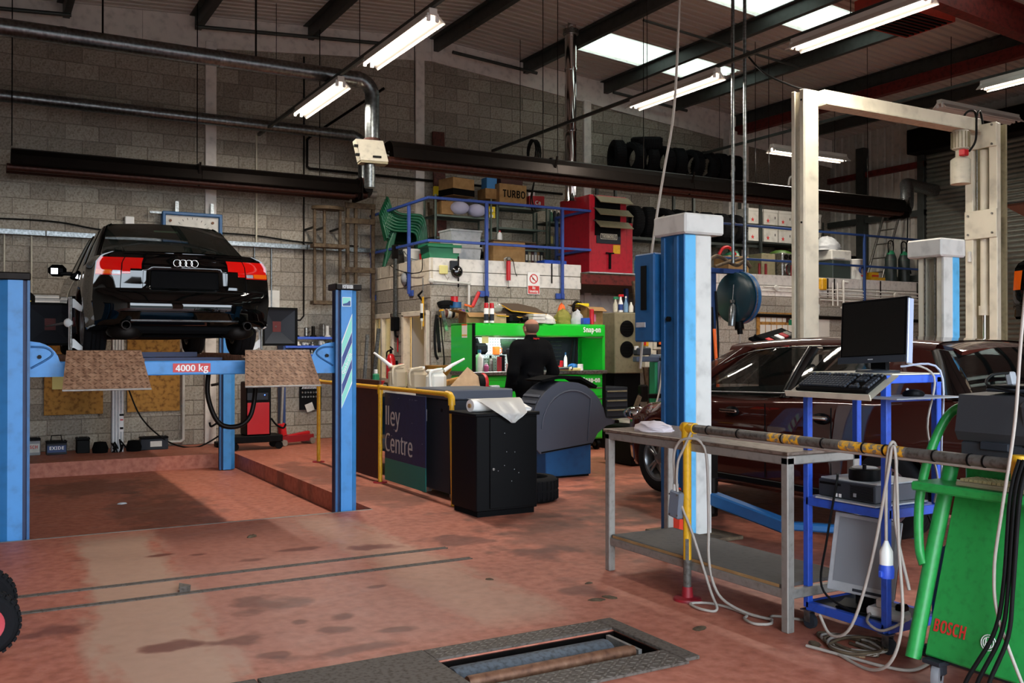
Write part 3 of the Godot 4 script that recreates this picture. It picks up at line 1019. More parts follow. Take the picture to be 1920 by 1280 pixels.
func wall_fixings() -> void:
	var Z := -12.725
	var b := T("alarm_bell", "round black alarm bell on the white band of the small office", "bell", V(6.25, 2.64, Z))
	P(b, "gong", la([U(0, 0.07), U(0.05, 0.065), U(0.085, 0.04), U(0.095, 0.0), U(0.0, 0.0)], 24, at(V(0.02, -0.02, 0.02), V(90, 0, 0))), M.black_gloss)
	P(b, "back_box", bx(V(-0.03, 0.07, 0.02), V(0.12, 0.14, 0.05), 0.008), M.dark_grey)
	P(b, "strap", bx(V(0.055, -0.02, 0.005), V(0.022, 0.46, 0.01)), M.black_steel)
	var j := T("junction_box", "small cream junction box on the white office band", "box", V(6.05, 2.64, Z))
	P(j, "case", bx(V(0, 0, 0.025), V(0.13, 0.13, 0.05), 0.01), M.paper_yellow)
	P(j, "wire", tb(curve([V(0.02, -0.06, 0.02), V(0.06, -0.12, 0.01), V(0.1, -0.1, 0.01), V(0.07, -0.15, 0.01)]), 0.004, 6), M.cable_grey)
	var g := T("grease_gun", "red grease gun hung on the white office band", "grease gun", V(7.15, 2.68, Z + 0.03))
	P(g, "barrel", la([U(0, -0.16), U(0.034, -0.16), U(0.034, 0.13), U(0.02, 0.14), U(0, 0.14)], 16), M.red)
	P(g, "head", bx(V(0.0, 0.17, 0), V(0.06, 0.06, 0.05), 0.01), M.steel)
	P(g, "lever", tb([V(-0.03, 0.19, 0), V(-0.07, 0.17, 0), V(-0.06, 0.02, 0)], 0.012), M.steel_dirty)
	P(g, "hose", tb(curve([V(0.02, 0.18, 0), V(0.08, 0.14, 0), V(0.12, -0.03, 0), V(0.15, -0.09, 0)]), 0.006, 6), M.cable_black)
	P(g, "plunger_rod", cy(V(0, -0.16, 0), V(0, -0.27, 0), 0.005), M.steel)
	P(g, "plunger_handle", bx(V(0, -0.275, 0), V(0.05, 0.012, 0.02), 0.004), M.black)
	var s := T("no_smoking_sign", "white no smoking sign with a red panel", "sign", V(7.61, 2.49, Z + 0.012))
	P(s, "board", bx(V(0, 0, 0), V(0.22, 0.34, 0.006)), M.white)
	P(s, "red_panel", bx(V(0, -0.1, 0.004), V(0.2, 0.12, 0.004)), M.sign_red)
	P(s, "ring", la([U(0.06, 0), U(0.075, 0), U(0.075, 0.004), U(0.06, 0.004), U(0.06, 0)], 28, at(V(0, 0.07, 0.003), V(90, 0, 0))), M.sign_red)
	P(s, "bar", bx(V(0, 0.07, 0.005), V(0.014, 0.13, 0.003), 0.0, V(0, 0, 45)), M.sign_red)
	P(s, "cigarette", bx(V(0, 0.06, 0.0045), V(0.06, 0.012, 0.002), 0.0, V(0, 0, -30)), M.black)
	txt(s, "lettering", "No", 0.04, at(V(0, -0.07, 0.007)), M.white, 0.05, true)
	txt(s, "lettering", "Smoking", 0.04, at(V(0, -0.125, 0.007)), M.white, 0.16, true)
	O("iron_strap", "narrow rusty iron strap fixed upright on the white office band", "strap", bx(Vector3.ZERO, V(0.018, 0.31, 0.01)), M.black_steel, V(7.95, 2.66, Z + 0.005))
	var pp := T("waste_pipe", "white plastic waste pipe along the foot of the office band", "pipe", V(0, 0, -12.68))
	P(pp, "pipe", tb([V(5.84, 2.47, 0), V(6.44, 2.45, 0), V(6.46, 2.43, 0), V(6.46, 1.9, 0)], 0.02, 10), M.white_dirty)
	P(pp, "elbow", mb().ball(V(6.46, 2.45, 0), V(0.03, 0.03, 0.03)), M.white_dirty)
	P(pp, "elbow", mb().ball(V(5.84, 2.47, 0), V(0.04, 0.04, 0.04)), M.white_dirty)
	# steel conduit on the office side wall with a switch and lamp
	var cn := T("isolator_switch", "black isolator switch on steel conduit on the office side wall", "switch", V(5.8, 0, -13.95))
	P(cn, "conduit", bx(V(0, 2.45, 0), V(0.04, 1.0, 0.075), 0.006), M.galv)
	P(cn, "case", bx(V(0, 1.86, 0), V(0.1, 0.22, 0.16), 0.015), M.black)
	P(cn, "gland", tb(curve([V(0, 1.75, 0), V(0, 1.68, 0.02), V(0, 1.66, 0.1)]), 0.02), M.black)
	P(cn, "top_box", bx(V(0, 3.0, 0), V(0.08, 0.22, 0.1), 0.01), M.black_steel)
	var bl := T("bulkhead_lamp", "round grey bulkhead lamp on the cream office band", "lamp", V(5.83, 2.55, -13.62))
	P(bl, "body", mb().ball(Vector3.ZERO, V(0.06, 0.11, 0.11)), M.mid_grey)
	P(bl, "rim", la([U(0.1, 0), U(0.115, 0.01), U(0.115, 0.03), U(0.1, 0.04)], 24, at(V(0.02, 0, 0), V(0, 0, 90))), M.dark_grey)
	O("slack_cable", "thin dark cable sagging along the cream office band", "cable", tb(curve([V(5.8, 2.8, -14.15), V(5.8, 2.72, -13.9), V(5.8, 2.63, -13.4), V(5.8, 2.62, -12.95), V(5.82, 2.82, -12.95)]), 0.007, 6), M.cable_black)
	# services on the right hand store wall
	var ru := T("store_pipe_run", "row of thin white pipes and cables along the store wall", "pipes", V(0, 0, -12.69))
	for r in [[12.45, 16.8, 2.59, 0.012], [12.4, 16.8, 2.52, 0.012], [13.9, 16.8, 2.47, 0.014], [13.9, 16.8, 2.43, 0.01], [13.9, 16.8, 2.385, 0.016]]:
		P(ru, "pipe", cy(V(r[0], r[2], 0), V(r[1], r[2] - 0.02, 0), r[3], 8), M.white_dirty if r[3] > 0.011 else M.cable_grey)
	for x in [14.2, 14.33]:
		P(ru, "drop_pipe", cy(V(x, 2.72, 0.03), V(x, 2.28, 0.03), 0.014, 8), M.white_dirty)
	for x in [14.12, 14.3, 15.6, 16.7]:
		P(ru, "strap", bx(V(x, 2.62, -0.02), V(0.02, 0.36, 0.012)), M.black_steel)
	P(ru, "white_hook_pipe", tb(curve([V(14.62, 2.74, 0.02), V(14.52, 2.74, 0.02), V(14.5, 2.72, 0.02), V(14.5, 2.3, 0.02), V(14.44, 2.25, 0.02)], 3), 0.022), M.white_dirty)
	P(ru, "round_box", la([U(0, 0.04), U(0.05, 0.035), U(0.055, 0)], 16, at(V(16.0, 2.53, 0), V(90, 0, 0))), M.white_dirty)
	P(ru, "round_box", la([U(0, 0.04), U(0.05, 0.035), U(0.055, 0)], 16, at(V(12.75, 2.57, 0), V(90, 0, 0))), M.white_dirty)
	O("thick_dark_pipe", "thick dark pipe running along the grey store wall", "pipe", cy(V(11.1, 2.08, -12.66), V(16.8, 2.02, -12.66), 0.035), M.black_steel)
	O("yellow_beacon", "small yellow beacon box on the store band behind the cream column", "beacon", bx(Vector3.ZERO, V(0.14, 0.22, 0.1), 0.02), M.yellow, V(13.93, 2.68, -12.66))
	var pl := T("notice_board", "cork notice board with rows of cards on the store wall", "board", V(12.85, 1.75, -12.7))
	P(pl, "cork", bx(V(0, 0, 0), V(1.12, 0.75, 0.02)), M.card_wall)
	var px := -0.5
	while px < 0.3:
		P(pl, "card", bx(V(px + 0.07, 0.27, 0.012), V(0.12, 0.13, 0.004)), M.paper)
		P(pl, "card", bx(V(px + 0.07, 0.05, 0.012), V(0.12, 0.2, 0.004)), M.paper)
		px += 0.14
	P(pl, "card", bx(V(0.2, 0.27, 0.014), V(0.1, 0.15, 0.004)), M.brown_board)
	P(pl, "green_card", bx(V(0.28, 0.2, 0.016), V(0.13, 0.1, 0.004)), M.crate_green)
	O("wall_calendar", "tall sheet of paper pinned to the store wall behind the cream column", "paper", bx(Vector3.ZERO, V(0.3, 0.62, 0.008)), M.paper, V(14.02, 1.72, -12.72))
	O("store_switch_box", "white switch box under the pipes on the store wall", "box", bx(Vector3.ZERO, V(0.2, 0.2, 0.07), 0.01), M.white_dirty, V(13.75, 2.2, -12.69))


# ---------------------------------------------------------------- heaters, ducts, lamps, cables
func tube_lamp(label: String, where: Vector3, turn: float, l: float, lit: bool, e: float) -> void:
	var t := T("fluorescent_lamp", label, "lamp", where, turn)
	var w := mb()
	w.box(V(0, 0.055, 0), V(0.09, 0.07, l), 0.006)
	P(t, "housing", w, M.lamp_body)
	for s in [-1, 1]:
		var wing := mb()
		wing.prism([U(0.045, 0.03), U(0.13, -0.045), U(0.126, -0.055), U(0.04, 0.018)] if s > 0 else [U(-0.045, 0.03), U(-0.13, -0.045), U(-0.126, -0.055), U(-0.04, 0.018)], l, Transform3D.IDENTITY)
		P(t, "reflector", wing, M.lamp_body)
		P(t, "tube", cy(V(s * 0.045, -0.01, -l / 2 + 0.04), V(s * 0.045, -0.01, l / 2 - 0.04), 0.018, 10), M.tube_glow if lit else M.white)
		P(t, "tube_holder", bx(V(s * 0.045, 0.0, s * 0.0 - l / 2 + 0.025), V(0.04, 0.08, 0.03), 0.005), M.white)
		P(t, "tube_holder", bx(V(s * 0.045, 0.0, l / 2 - 0.025), V(0.04, 0.08, 0.03), 0.005), M.white)
	if absf(turn) > 45.0:
		for z in [-l * 0.35, l * 0.35]:
			P(t, "suspension_rod", cy(V(0, 0.08, z), V(0, roof_y(where.x) - where.y - 0.02, z), 0.005, 6), M.black_steel)
	if lit:
		var al := AreaLight3D.new()
		al.name = "tube_light"
		al.area_size = U(0.14, l - 0.1)
		al.light_energy = e
		al.light_color = Color("fff4e4")
		al.rotation.x = -PI / 2
		al.position = V(0, -0.035, 0)
		al.shadow_enabled = true
		al.area_range = 25.0
		t.add_child(al)

func radiant_heater(label: String, x0: float, x1: float, y: float, z: float) -> void:
	var t := T("radiant_tube_heater", label, "heater", V(0, y, z))
	# folded reflector over two burner tubes, joined in lengths
	var n := int(ceil((x1 - x0) / 2.6))
	for k in n:
		var a := lerpf(x0, x1, float(k) / n) + 0.004
		var b := lerpf(x0, x1, float(k + 1) / n) - 0.004
		var m := mb()
		var sec := [U(-0.24, -0.09), U(-0.22, -0.07), U(-0.19, 0.06), U(-0.14, 0.13), U(-0.06, 0.16), U(0.06, 0.16), U(0.14, 0.13), U(0.19, 0.06), U(0.22, -0.07), U(0.24, -0.09)]
		for i in sec.size() - 1:
			var p: Vector2 = sec[i]
			var q: Vector2 = sec[i + 1]
			var d := (q - p).normalized()
			var nn := U(-d.y, d.x) * 0.006
			m.prism([p, q, q + nn, p + nn], b - a, Transform3D(Basis(V(0, 0, -1), V(0, 1, 0), V(1, 0, 0)), V((a + b) / 2, 0, 0)))
		P(t, "reflector", m, M.black_steel)
		P(t, "bracket", mb().box(V(b - 0.03, 0.0, 0.2), V(0.03, 0.36, 0.012), 0.0, V(20, 0, 0)).box(V(b - 0.03, 0.165, 0), V(0.03, 0.012, 0.26)), M.black_steel)
	for s in [-1, 1]:
		P(t, "burner_tube", cy(V(x0 - 0.05, -0.11, s * 0.12), V(x1 - 0.1, -0.11, s * 0.12), 0.05, 14), M.heat_brown)
	P(t, "end_plate", bx(V(x1, -0.02, 0), V(0.012, 0.34, 0.48)), M.black_steel)
	P(t, "return_bend", tb(curve([V(x1 - 0.1, -0.09, -0.12), V(x1 + 0.08, -0.09, -0.1), V(x1 + 0.12, -0.09, 0), V(x1 + 0.08, -0.09, 0.1), V(x1 - 0.1, -0.09, 0.12)]), 0.05), M.heat_brown)

func duct(label: String, x0: float, x1: float, y: float, z: float, drop: float, r: float) -> void:
	var t := T("spiral_duct", label, "duct", V(0, y, z))
	var n := 4
	for k in n:
		var a := lerpf(x0, x1 - 0.2, float(k) / n)
		var b := lerpf(x0, x1 - 0.2, float(k + 1) / n)
		P(t, "pipe_length", cy(V(a, 0, 0), V(b, 0, 0), r, 24), M.duct)
		P(t, "joint_collar", cy(V(b - 0.03, 0, 0), V(b + 0.03, 0, 0), r + 0.006, 24), M.galv)
	var seam := mb()
	var pts := []
	var turns := (x1 - x0 - 0.3) / 0.14
	for i in int(turns * 10):
		var an := TAU * i / 10.0
		pts.append(V(x0 + 0.14 * i / 10.0, cos(an) * r, sin(an) * r))
	seam.tube(pts, 0.0035, 4)
	P(t, "spiral_seam", seam, M.galv)
	var bend := []
	for i in 7:
		var an := PI / 2 * i / 6.0
		bend.append(V(x1 - 0.2 + 0.2 * sin(an), -0.2 + 0.2 * cos(an), 0))
	P(t, "bend", tb(bend, r, 20), M.duct)
	P(t, "drop_pipe", cy(V(x1, -0.2, 0), V(x1, -drop, 0), r, 20), M.duct)

func services() -> void:
	radiant_heater("black radiant tube heater on the block wall above the saloon", 0.44, 5.4, 4.03, -14.56)
	radiant_heater("long black radiant tube heater hung in front of the storage deck", 4.75, 14.85, 4.05, -11.7)
	duct("galvanised spiral duct nearer the block wall", -2.6, 5.5, 4.9, -14.56, 0.75, 0.085)
	duct("larger galvanised spiral duct ending above the cream burner box", -2.6, 4.54, 4.98, -11.7, 0.78, 0.095)
	for k in 2:
		var px := [5.5, 4.54][k] as float
		var pz := [-14.56, -11.7][k] as float
		var f := T("burner_fan", ["dark burner fan at the end of the wall heater", "rusty burner fan at the end of the long heater"][k], "fan", V(px, 4.06, pz))
		P(f, "volute", la([U(0, -0.09), U(0.13, -0.09), U(0.14, -0.07), U(0.14, 0.07), U(0.13, 0.09), U(0, 0.09)], 24, at(V(0.0, -0.02, 0), V(90, 0, 0))), M.black_steel)
		P(f, "collar", cy(V(0, 0.06, 0), V(0, 0.16, 0), 0.11, 20), M.heat_brown)
		P(f, "motor", cy(V(0.0, -0.02, 0.09), V(0.0, -0.02, 0.24), 0.07, 16), M.black)
		P(f, "nozzle", cy(V(0.1, -0.08, 0), V(0.22, -0.08, 0), 0.06, 16), M.steel_dirty)
	var bb := T("burner_box", "cream steel burner control box under the larger duct", "box", V(4.42, 3.98, -11.42), -8.0)
	P(bb, "case", pr([U(-0.22, 0.14), U(0.13, 0.14), U(0.2, -0.12), U(-0.16, -0.12)], 0.2), M.pale_beige)
	P(bb, "underside", bx(V(0.02, -0.135, 0), V(0.35, 0.03, 0.19)), M.beige)
	P(bb, "latch", bx(V(-0.22, 0.05, 0.1), V(0.05, 0.03, 0.05)), M.black)
	P(bb, "latch", bx(V(-0.2, -0.06, 0.1), V(0.05, 0.03, 0.05)), M.black)
	P(bb, "name_plate", bx(V(0.05, -0.07, 0.112), V(0.11, 0.025, 0.004)), M.black)
	P(bb, "peep_glass", cy(V(0.2, 0.0, 0.105), V(0.2, 0.0, 0.118), 0.012), M.black)
	P(bb, "spout", cy(V(-0.02, -0.16, 0), V(-0.02, -0.45, 0), 0.07, 16), M.galv)
	# hangers and chains
	for h in [[0.45, -14.4], [2.86, -14.4], [4.75, -14.5]]:
		O("hanger_rod", "thin steel rod hanging the wall heater from the roof", "rod", cy(V(0, 4.2, 0), V(0, roof_y(h[0]) - 0.05, 0), 0.008, 6), M.black_steel, V(h[0], 0, h[1]), 0.0, "rods of the wall heater")
	for x in [5.1, 7.1, 7.35, 8.9, 11.2, 11.5, 13.9]:
		O("hanger_wire", "thin steel wire hanging the long heater from the roof", "wire", cy(V(0, 4.2, 0), V(0, roof_y(x) - 0.05, 0), 0.006, 6), M.black_steel, V(x, 0, -11.6), 0.0, "wires of the long heater")
	for h in [[1.27, 0.45], [3.0, 0.5]]:
		O("duct_hanger", "slim dark strap hanging the larger duct", "strap", bx(V(0, 5.8, 0), V(0.02, 1.5, 0.02)), M.black_steel, V(h[0], 0, -11.62), 0.0, "straps of the ducts")
	# lighting rails and lamps
	for r in [[3.94, 4.87, -15.08, -2.5, "dark lighting rail over the lane beside the lift"], [8.16, 5.04, -15.08, -2.5, "dark lighting rail over the middle of the garage"], [12.58, 5.33, -15.0, -2.5, "dark lighting rail over the right hand bay"]]:
		var t := T("lighting_rail", r[4], "rail", V(r[0], r[1], 0))
		P(t, "channel", bx(V(0, 0, (r[2] + r[3]) / 2), V(0.045, 0.045, r[3] - r[2]), 0.003), M.purlin)
		for k in 4:
			var z := lerpf(r[2] + 1.0, r[3] - 1.0, k / 3.0)
			P(t, "hanger", cy(V(0, 0.02, z), V(0, roof_y(r[0]) - r[1] - 0.02, z), 0.005, 6), M.black_steel)
	tube_lamp("lit twin tube lamp on the rail beside the lift, longer drop near the duct bend", V(3.94, 4.75, -9.4), 0, 1.8, true, 9.5)
	tube_lamp("lit twin tube lamp on the rail beside the lift, end nearer the block wall", V(3.94, 4.75, -12.1), 0, 1.8, true, 9.5)
	tube_lamp("lit twin tube lamp on the middle rail under the skylights", V(8.16, 4.93, -10.0), 0, 1.8, true, 9.5)
	tube_lamp("lit twin tube lamp on the middle rail beside the red duct box", V(8.16, 4.93, -6.95), 0, 1.8, true, 9.5)
	tube_lamp("lit twin tube lamp crosswise behind the cream lift column", V(13.3, 5.02, -12.4), 90, 1.9, true, 7.0)
	tube_lamp("lit twin tube lamp on the right hand rail", V(12.58, 5.22, -7.6), 0, 1.8, true, 9.5)
	tube_lamp("unlit tube lamp above the cream lift column with the motor", V(14.0, 5.24, -9.5), 90, 2.0, false, 0.0)
	# red duct box under the roof
	var rd := T("red_duct_box", "red steel duct box with a dark grille under the roof", "duct", V(11.5, 6.1, -8.95))
	P(rd, "case", mb().box(V(0, 0.16, 0.4), V(1.1, 0.34, 0.02)).box(V(0, 0.16, -0.4), V(1.1, 0.34, 0.02)).box(V(-0.55, 0.16, 0), V(0.02, 0.34, 0.8)).box(V(0.55, 0.16, 0), V(0.02, 0.34, 0.8)), mt("b03526", 0.5, 0.0, "worn", 1.0))
	for k in 9:
		P(rd, "grille_bar", bx(V(0, 0.0, -0.36 + k * 0.09), V(1.08, 0.02, 0.03)), M.black_steel)
	P(rd, "liner", bx(V(0, 0.3, 0), V(1.08, 0.02, 0.78)), M.wood)
	# flue
	var fl := T("chrome_flue", "polished steel flue pipe rising to the roof", "flue", V(8.52, 0, -13.05))
	for k in 3:
		var a := [3.9, 5.05, 6.05][k] as float
		var b := [5.05, 6.05, 6.85][k] as float
		P(fl, "pipe_length", cy(V(0, a, 0), V(0, b, 0), 0.095, 28), M.chrome)
		P(fl, "locking_band", cy(V(0, a - 0.02, 0), V(0, a + 0.02, 0), 0.104, 28), M.chrome)
	P(fl, "roof_collar", cy(V(0, 6.62, 0), V(0, 6.7, 0), 0.13, 28), M.steel)
	# wall services behind the lift
	var tr := T("cable_trunking", "long galvanised cable trunking across the block wall", "trunking", V(0, 3.11, -15.0))
	for k in 4:
		P(tr, "trunking_length", bx(V(-1.0 + k * 1.9 + 0.95, 0, 0), V(1.89, 0.075, 0.06), 0.004), M.galv)
	for c in [[0.38, 0.0, 3.08, 0.011, "w"], [0.72, 1.7, 3.08, 0.012, "w"], [4.14, 1.6, 3.08, 0.014, "g"], [3.9, 3.14, 4.85, 0.016, "w"], [3.87, 2.0, 3.08, 0.012, "g"]]:
		O("wall_conduit", "thin upright conduit pipe clipped to the block wall", "conduit", cy(V(0, c[1], 0), V(0, c[2], 0), c[3], 8), M.pale_beige if c[4] == "w" else M.galv, V(c[0], 0, -15.06), 0.0, "upright conduits on the block wall")
	O("black_gas_pipe", "black gas pipe stepping along the block wall", "pipe", tb([V(4.72, 4.88, -14.98), V(4.7, 4.85, -14.99), V(4.7, 4.42, -14.99), V(4.74, 4.39, -14.99), V(9.6, 4.36, -14.99)], 0.022), M.black_steel)
	O("gas_pipe_stub", "black gas pipe slanting out from the block wall above the wall heater", "pipe", tb([V(4.73, 4.89, -14.99), V(5.47, 5.46, -13.6)], 0.022), M.black_steel)
	O("black_riser_pipe", "slim black riser pipe down the block wall beside the wooden rack", "pipe", tb([V(4.66, 6.2, -15.03), V(4.66, 2.0, -15.03), V(4.6, 1.93, -15.03), V(4.35, 1.93, -15.03)], 0.014), M.black_steel)
	O("wall_cable", "thin black cable drooping along the wall above the trunking", "cable", tb(curve([V(-0.5, 3.27, -15.07), V(0.9, 3.3, -15.07), V(1.6, 3.22, -15.07), V(2.1, 3.22, -15.07)]), 0.012, 6), M.cable_black)
	O("wall_cable", "thin black cable drooping to the right of the dial gauge", "cable", tb(curve([V(3.3, 3.27, -15.06), V(3.9, 3.26, -15.06), V(4.6, 3.2, -15.06), V(5.6, 3.18, -15.06)]), 0.012, 6), M.cable_black)
	O("socket_box", "small white socket box on the block wall above the car roof", "box", bx(Vector3.ZERO, V(0.13, 0.13, 0.06), 0.012), M.white, V(2.02, 3.37, -15.06))
	# the dial gauge in its blue frame
	var g := T("dial_gauge", "large white dial gauge in a blue frame above the saloon", "gauge", V(2.9, 3.3, -14.98))
	P(g, "case", mb().box(V(0, 0.21, 0), V(0.88, 0.05, 0.16), 0.01).box(V(0, -0.21, 0), V(0.88, 0.05, 0.16), 0.01).box(V(-0.415, 0, 0), V(0.05, 0.4, 0.16), 0.01).box(V(0.415, 0, 0), V(0.05, 0.4, 0.16), 0.01), M.deep_blue)
	P(g, "face", bx(V(0, 0, 0.02), V(0.8, 0.38, 0.02)), M.white_dirty)
	for k in 9:
		var an := deg_to_rad(30.0 + k * 15.0)
		P(g, "scale_mark", bx(V(cos(an) * 0.27, sin(an) * 0.27 - 0.12, 0.033), V(0.006, 0.03, 0.003), 0.0, V(0, 0, rad_to_deg(an) - 90)), M.black)
	for x in [-0.32, 0.3]:
		P(g, "screw", cy(V(x, 0.1, 0.03), V(x, 0.1, 0.05), 0.02), M.roller_rust)
	for x in [-0.22, 0.3]:
		P(g, "bracket", bx(V(x, 0.3, 0), V(0.05, 0.2, 0.03)), M.galv)
	P(g, "shelf_bracket", bx(V(-0.5, 0.21, 0), V(0.22, 0.03, 0.06)), M.galv)
	# hanging hoses and cables in the right half
	O("hanging_air_pipe", "straight grey air pipe hanging from the roof to the hose reel, nearer the white column", "pipe", cy(V(0, 2.55, 0), V(0, 6.75, 0), 0.022, 10), M.galv, V(8.31, 0, -9.0), 0.0)
	O("hanging_air_pipe", "straight grey air pipe hanging from the roof to the hose reel, nearer the cream column", "pipe", cy(V(0, 2.4, 0), V(0, 6.75, 0), 0.022, 10), M.galv, V(8.51, 0, -9.0), 0.0)
	O("hanging_white_cable", "pale cable hanging from the roof down behind the blue lift column", "cable", tb(curve([V(5.85, 6.9, -6.9), V(5.76, 4.8, -6.95), V(5.69, 3.74, -6.95), V(5.57, 3.13, -6.95), V(5.47, 2.63, -6.95), V(5.36, 1.94, -6.95), V(5.33, 1.3, -7.0)], 8), 0.012), M.cable_grey)
	O("sagging_black_cable", "black cable sagging from the roof purlin to the cream column", "cable", tb(curve([V(8.2, 5.02, -8.6), V(8.15, 4.75, -8.3), V(8.25, 4.55, -8.0), V(8.35, 4.42, -7.75)]), 0.012), M.cable_black)
	var co := T("cable_coil", "coil of black cable hung on the middle lighting rail", "cable", V(8.16, 4.78, -13.7))
	for k in 4:
		var ring := []
		for i in 17:
			var an := TAU * i / 16.0
			ring.append(V(0.02 * k, cos(an) * (0.2 + 0.02 * k) - 0.02 * k, sin(an) * (0.14 + 0.02 * k)))
		P(co, "loop", tb(ring, 0.014, 6), M.cable_black)
	for k in 2:
		P(co, "tail", tb(curve([V(0, -0.2, 0.05 * k), V(0.03, -0.45, 0.05), V(-0.02, -0.8, 0.05 * k), V(0.02, -1.0, 0.1 * k)]), 0.012, 6), M.cable_black)


# ---------------------------------------------------------------- four-post lift
func post_row(row: float) -> float:
	return 1.5 - (row - 650.0) * 8.75 / 1780.0

func four_post_lift() -> void:
	var t := T("four_post_lift", "blue four-post vehicle lift with rusty tread plate ramps carrying the black saloon", "vehicle lift")
	var cap = M.black_steel
	for c in [[2.99, -8.42, 1], [0.28, -8.42, -1], [3.04, -13.33, 1], [0.28, -13.33, -1]]:
		var s: float = c[2]
		var plan := [U(-0.06 * s, 0.1), U(0.045 * s, 0.1), U(0.11 * s, 0.03), U(0.11 * s, -0.1), U(-0.06 * s, -0.1)]
		var m := pr(plan, 2.2, Transform3D(Basis(V(1, 0, 0), V(0, 0, 1), V(0, -1, 0)), V(c[0], 0.92, c[1])))
		var p := P(t, "post", m, M.lift_blue)
		P(p, "slot_flange", bx(V(c[0] - s * 0.1, 0.92, c[1] + 0.08), V(0.02, 2.2, 0.03)), M.deep_blue)
		P(p, "slot_back", bx(V(c[0] - s * 0.075, 0.92, c[1]), V(0.03, 2.2, 0.13)), M.navy_dark)
		P(p, "cap", bx(V(c[0] + s * 0.01, 2.05, c[1]), V(0.25, 0.06, 0.23), 0.008), cap)
	# striped decal on the right front post
	var zf := -8.317
	var st := [[644, 668, 591, 622], [668, 690, 622, 643], [690, 719, 643, 672], [719, 741, 672, 691], [741, 763, 691, 715]]
	var back := pr([U(2.932, post_row(765)), U(2.932, post_row(641)), U(3.034, post_row(588)), U(3.034, post_row(718))], 0.002, at(V(0, 0, zf)))
	P(t, "decal_edge", back, M.white)
	for k in 5:
		var r: Array = st[k]
		P(t, "decal_stripe", pr([U(2.936, post_row(r[1] - 1)), U(2.936, post_row(r[0] + 1)), U(3.031, post_row(r[2] + 1)), U(3.031, post_row(r[3] - 1))], 0.002, at(V(0, 0, zf + 0.001))), M.mint if k % 2 == 0 else M.decal_navy)
	var ql := txt(t, "lettering", "Quadralift", 0.03, at(V(2.983, post_row(681), zf + 0.004), V(0, 0, 67)), M.white, 0.2, true)
	ql.set_meta("label", "white slanted brand lettering")
	P(t, "logo_plate", bx(V(2.98, post_row(566), zf), V(0.085, 0.085, 0.003)), M.white)
	P(t, "logo_field", bx(V(2.98, post_row(566), zf + 0.001), V(0.075, 0.075, 0.003)), M.mint)
	P(t, "logo_wave", pr([U(-0.036, -0.036), U(0.036, -0.036), U(0.036, 0.005), U(0.025, 0.01), U(0.005, -0.01), U(-0.036, -0.02)], 0.003, at(V(2.98, post_row(566), zf + 0.002))), M.decal_navy)
	txt(t, "lettering", "HOFMANN", 0.035, at(V(2.985, 2.05, -8.3)), M.white, 0.1, true)
	# crossbeams with end guards
	for z in [-8.5, -13.33]:
		P(t, "crossbeam", bx(V(1.64, 1.32, z), V(2.5, 0.12, 0.14), 0.008), M.lift_blue)
	for s in [-1, 1]:
		var arc := [U(0, -0.05), U(0.26, -0.05), U(0.26, 0.02)]
		for k in 7:
			var a := deg_to_rad(10.0 + k * 13.0)
			arc.append(U(0.03 + 0.2 * cos(a), 0.04 + 0.19 * sin(a)))
		arc.append(U(0, 0.235))
		var pg := []
		for p in arc:
			pg.append(U(p.x * -s, p.y))
		var cx := 0.38 if s < 0 else 2.9
		var g := P(t, "end_guard", pr(pg, 0.012, at(V(cx, 1.31, -8.41))), M.lift_blue)
		P(g, "pressed_rib", tb(curve([V(cx - s * 0.02, 1.5, -8.4), V(cx - s * 0.13, 1.49, -8.4), V(cx - s * 0.17, 1.43, -8.4), V(cx - s * 0.02, 1.33, -8.4)]), 0.008), M.deep_blue)
		P(g, "bolt", cy(V(cx - s * 0.08, 1.42, -8.405), V(cx - s * 0.08, 1.42, -8.385), 0.016), M.black_steel)
	var lp := P(t, "load_plate", bx(V(1.633, 1.321, -8.427), V(0.31, 0.075, 0.004)), M.sign_red)
	txt(lp, "lettering", "4000 kg", 0.055, at(V(1.633, 1.318, -8.423)), M.white, 0.27, true)
	# runways and drive-on flaps
	for k in 2:
		var xa := [0.68, 2.1][k] as float
		var xb := [1.25, 2.7][k] as float
		P(t, "runway", mb().box(V((xa + xb) / 2, 1.38, -11.35), V(xb - xa, 0.044, 5.86)).box(V(xa + 0.01, 1.36, -10.92), V(0.02, 0.13, 4.6)).box(V(xb - 0.01, 1.36, -10.92), V(0.02, 0.13, 4.6)), M.rusty_plate)
		var a := V([0.655, 2.08][k], 1.47, -8.4)
		var b := V([1.22, 2.655][k], 1.47, -8.4)
		var c := V([1.24, 2.635][k], 1.17, -8.0)
		var d := V([0.595, 1.98][k], 1.17, -8.0)
		var nn := (b - a).cross(d - a).normalized()
		if nn.z < 0:
			nn = -nn
		var fl := mb()
		fl.quad(d, c, b, a)
		var o := -nn * 0.014
		fl.quad(a + o, b + o, c + o, d + o)
		fl.quad(d + o, c + o, c, d); fl.quad(c + o, b + o, b, c); fl.quad(b + o, a + o, a, b); fl.quad(a + o, d + o, d, a)
		var f := P(t, "ramp_flap", fl, M.rusty_plate)
		var ma := mb()
		for i in 15:
			for j in 11:
				var u := (i + 0.5) / 15.0
				var v := (j + 0.5) / 11.0
				var p := a.lerp(b, u).lerp(d.lerp(c, u), v) + nn * 0.001
				var e1 := (b - a).normalized()
				var e2 := (d - a).normalized()
				var dir := (e1 + e2).normalized() if (i + j) % 2 else (e1 - e2).normalized()
				var sd := nn.cross(dir) * 0.0035
				var q := dir * 0.014
				ma.quad(p - q - sd, p + q - sd, p + q + sd, p - q + sd)
				ma.quad(p - q + sd, p + q + sd, p + q + sd + nn * 0.003, p - q + sd + nn * 0.003)
				ma.quad(p - q - sd + nn * 0.003, p + q - sd + nn * 0.003, p + q + sd + nn * 0.003, p - q + sd + nn * 0.003)
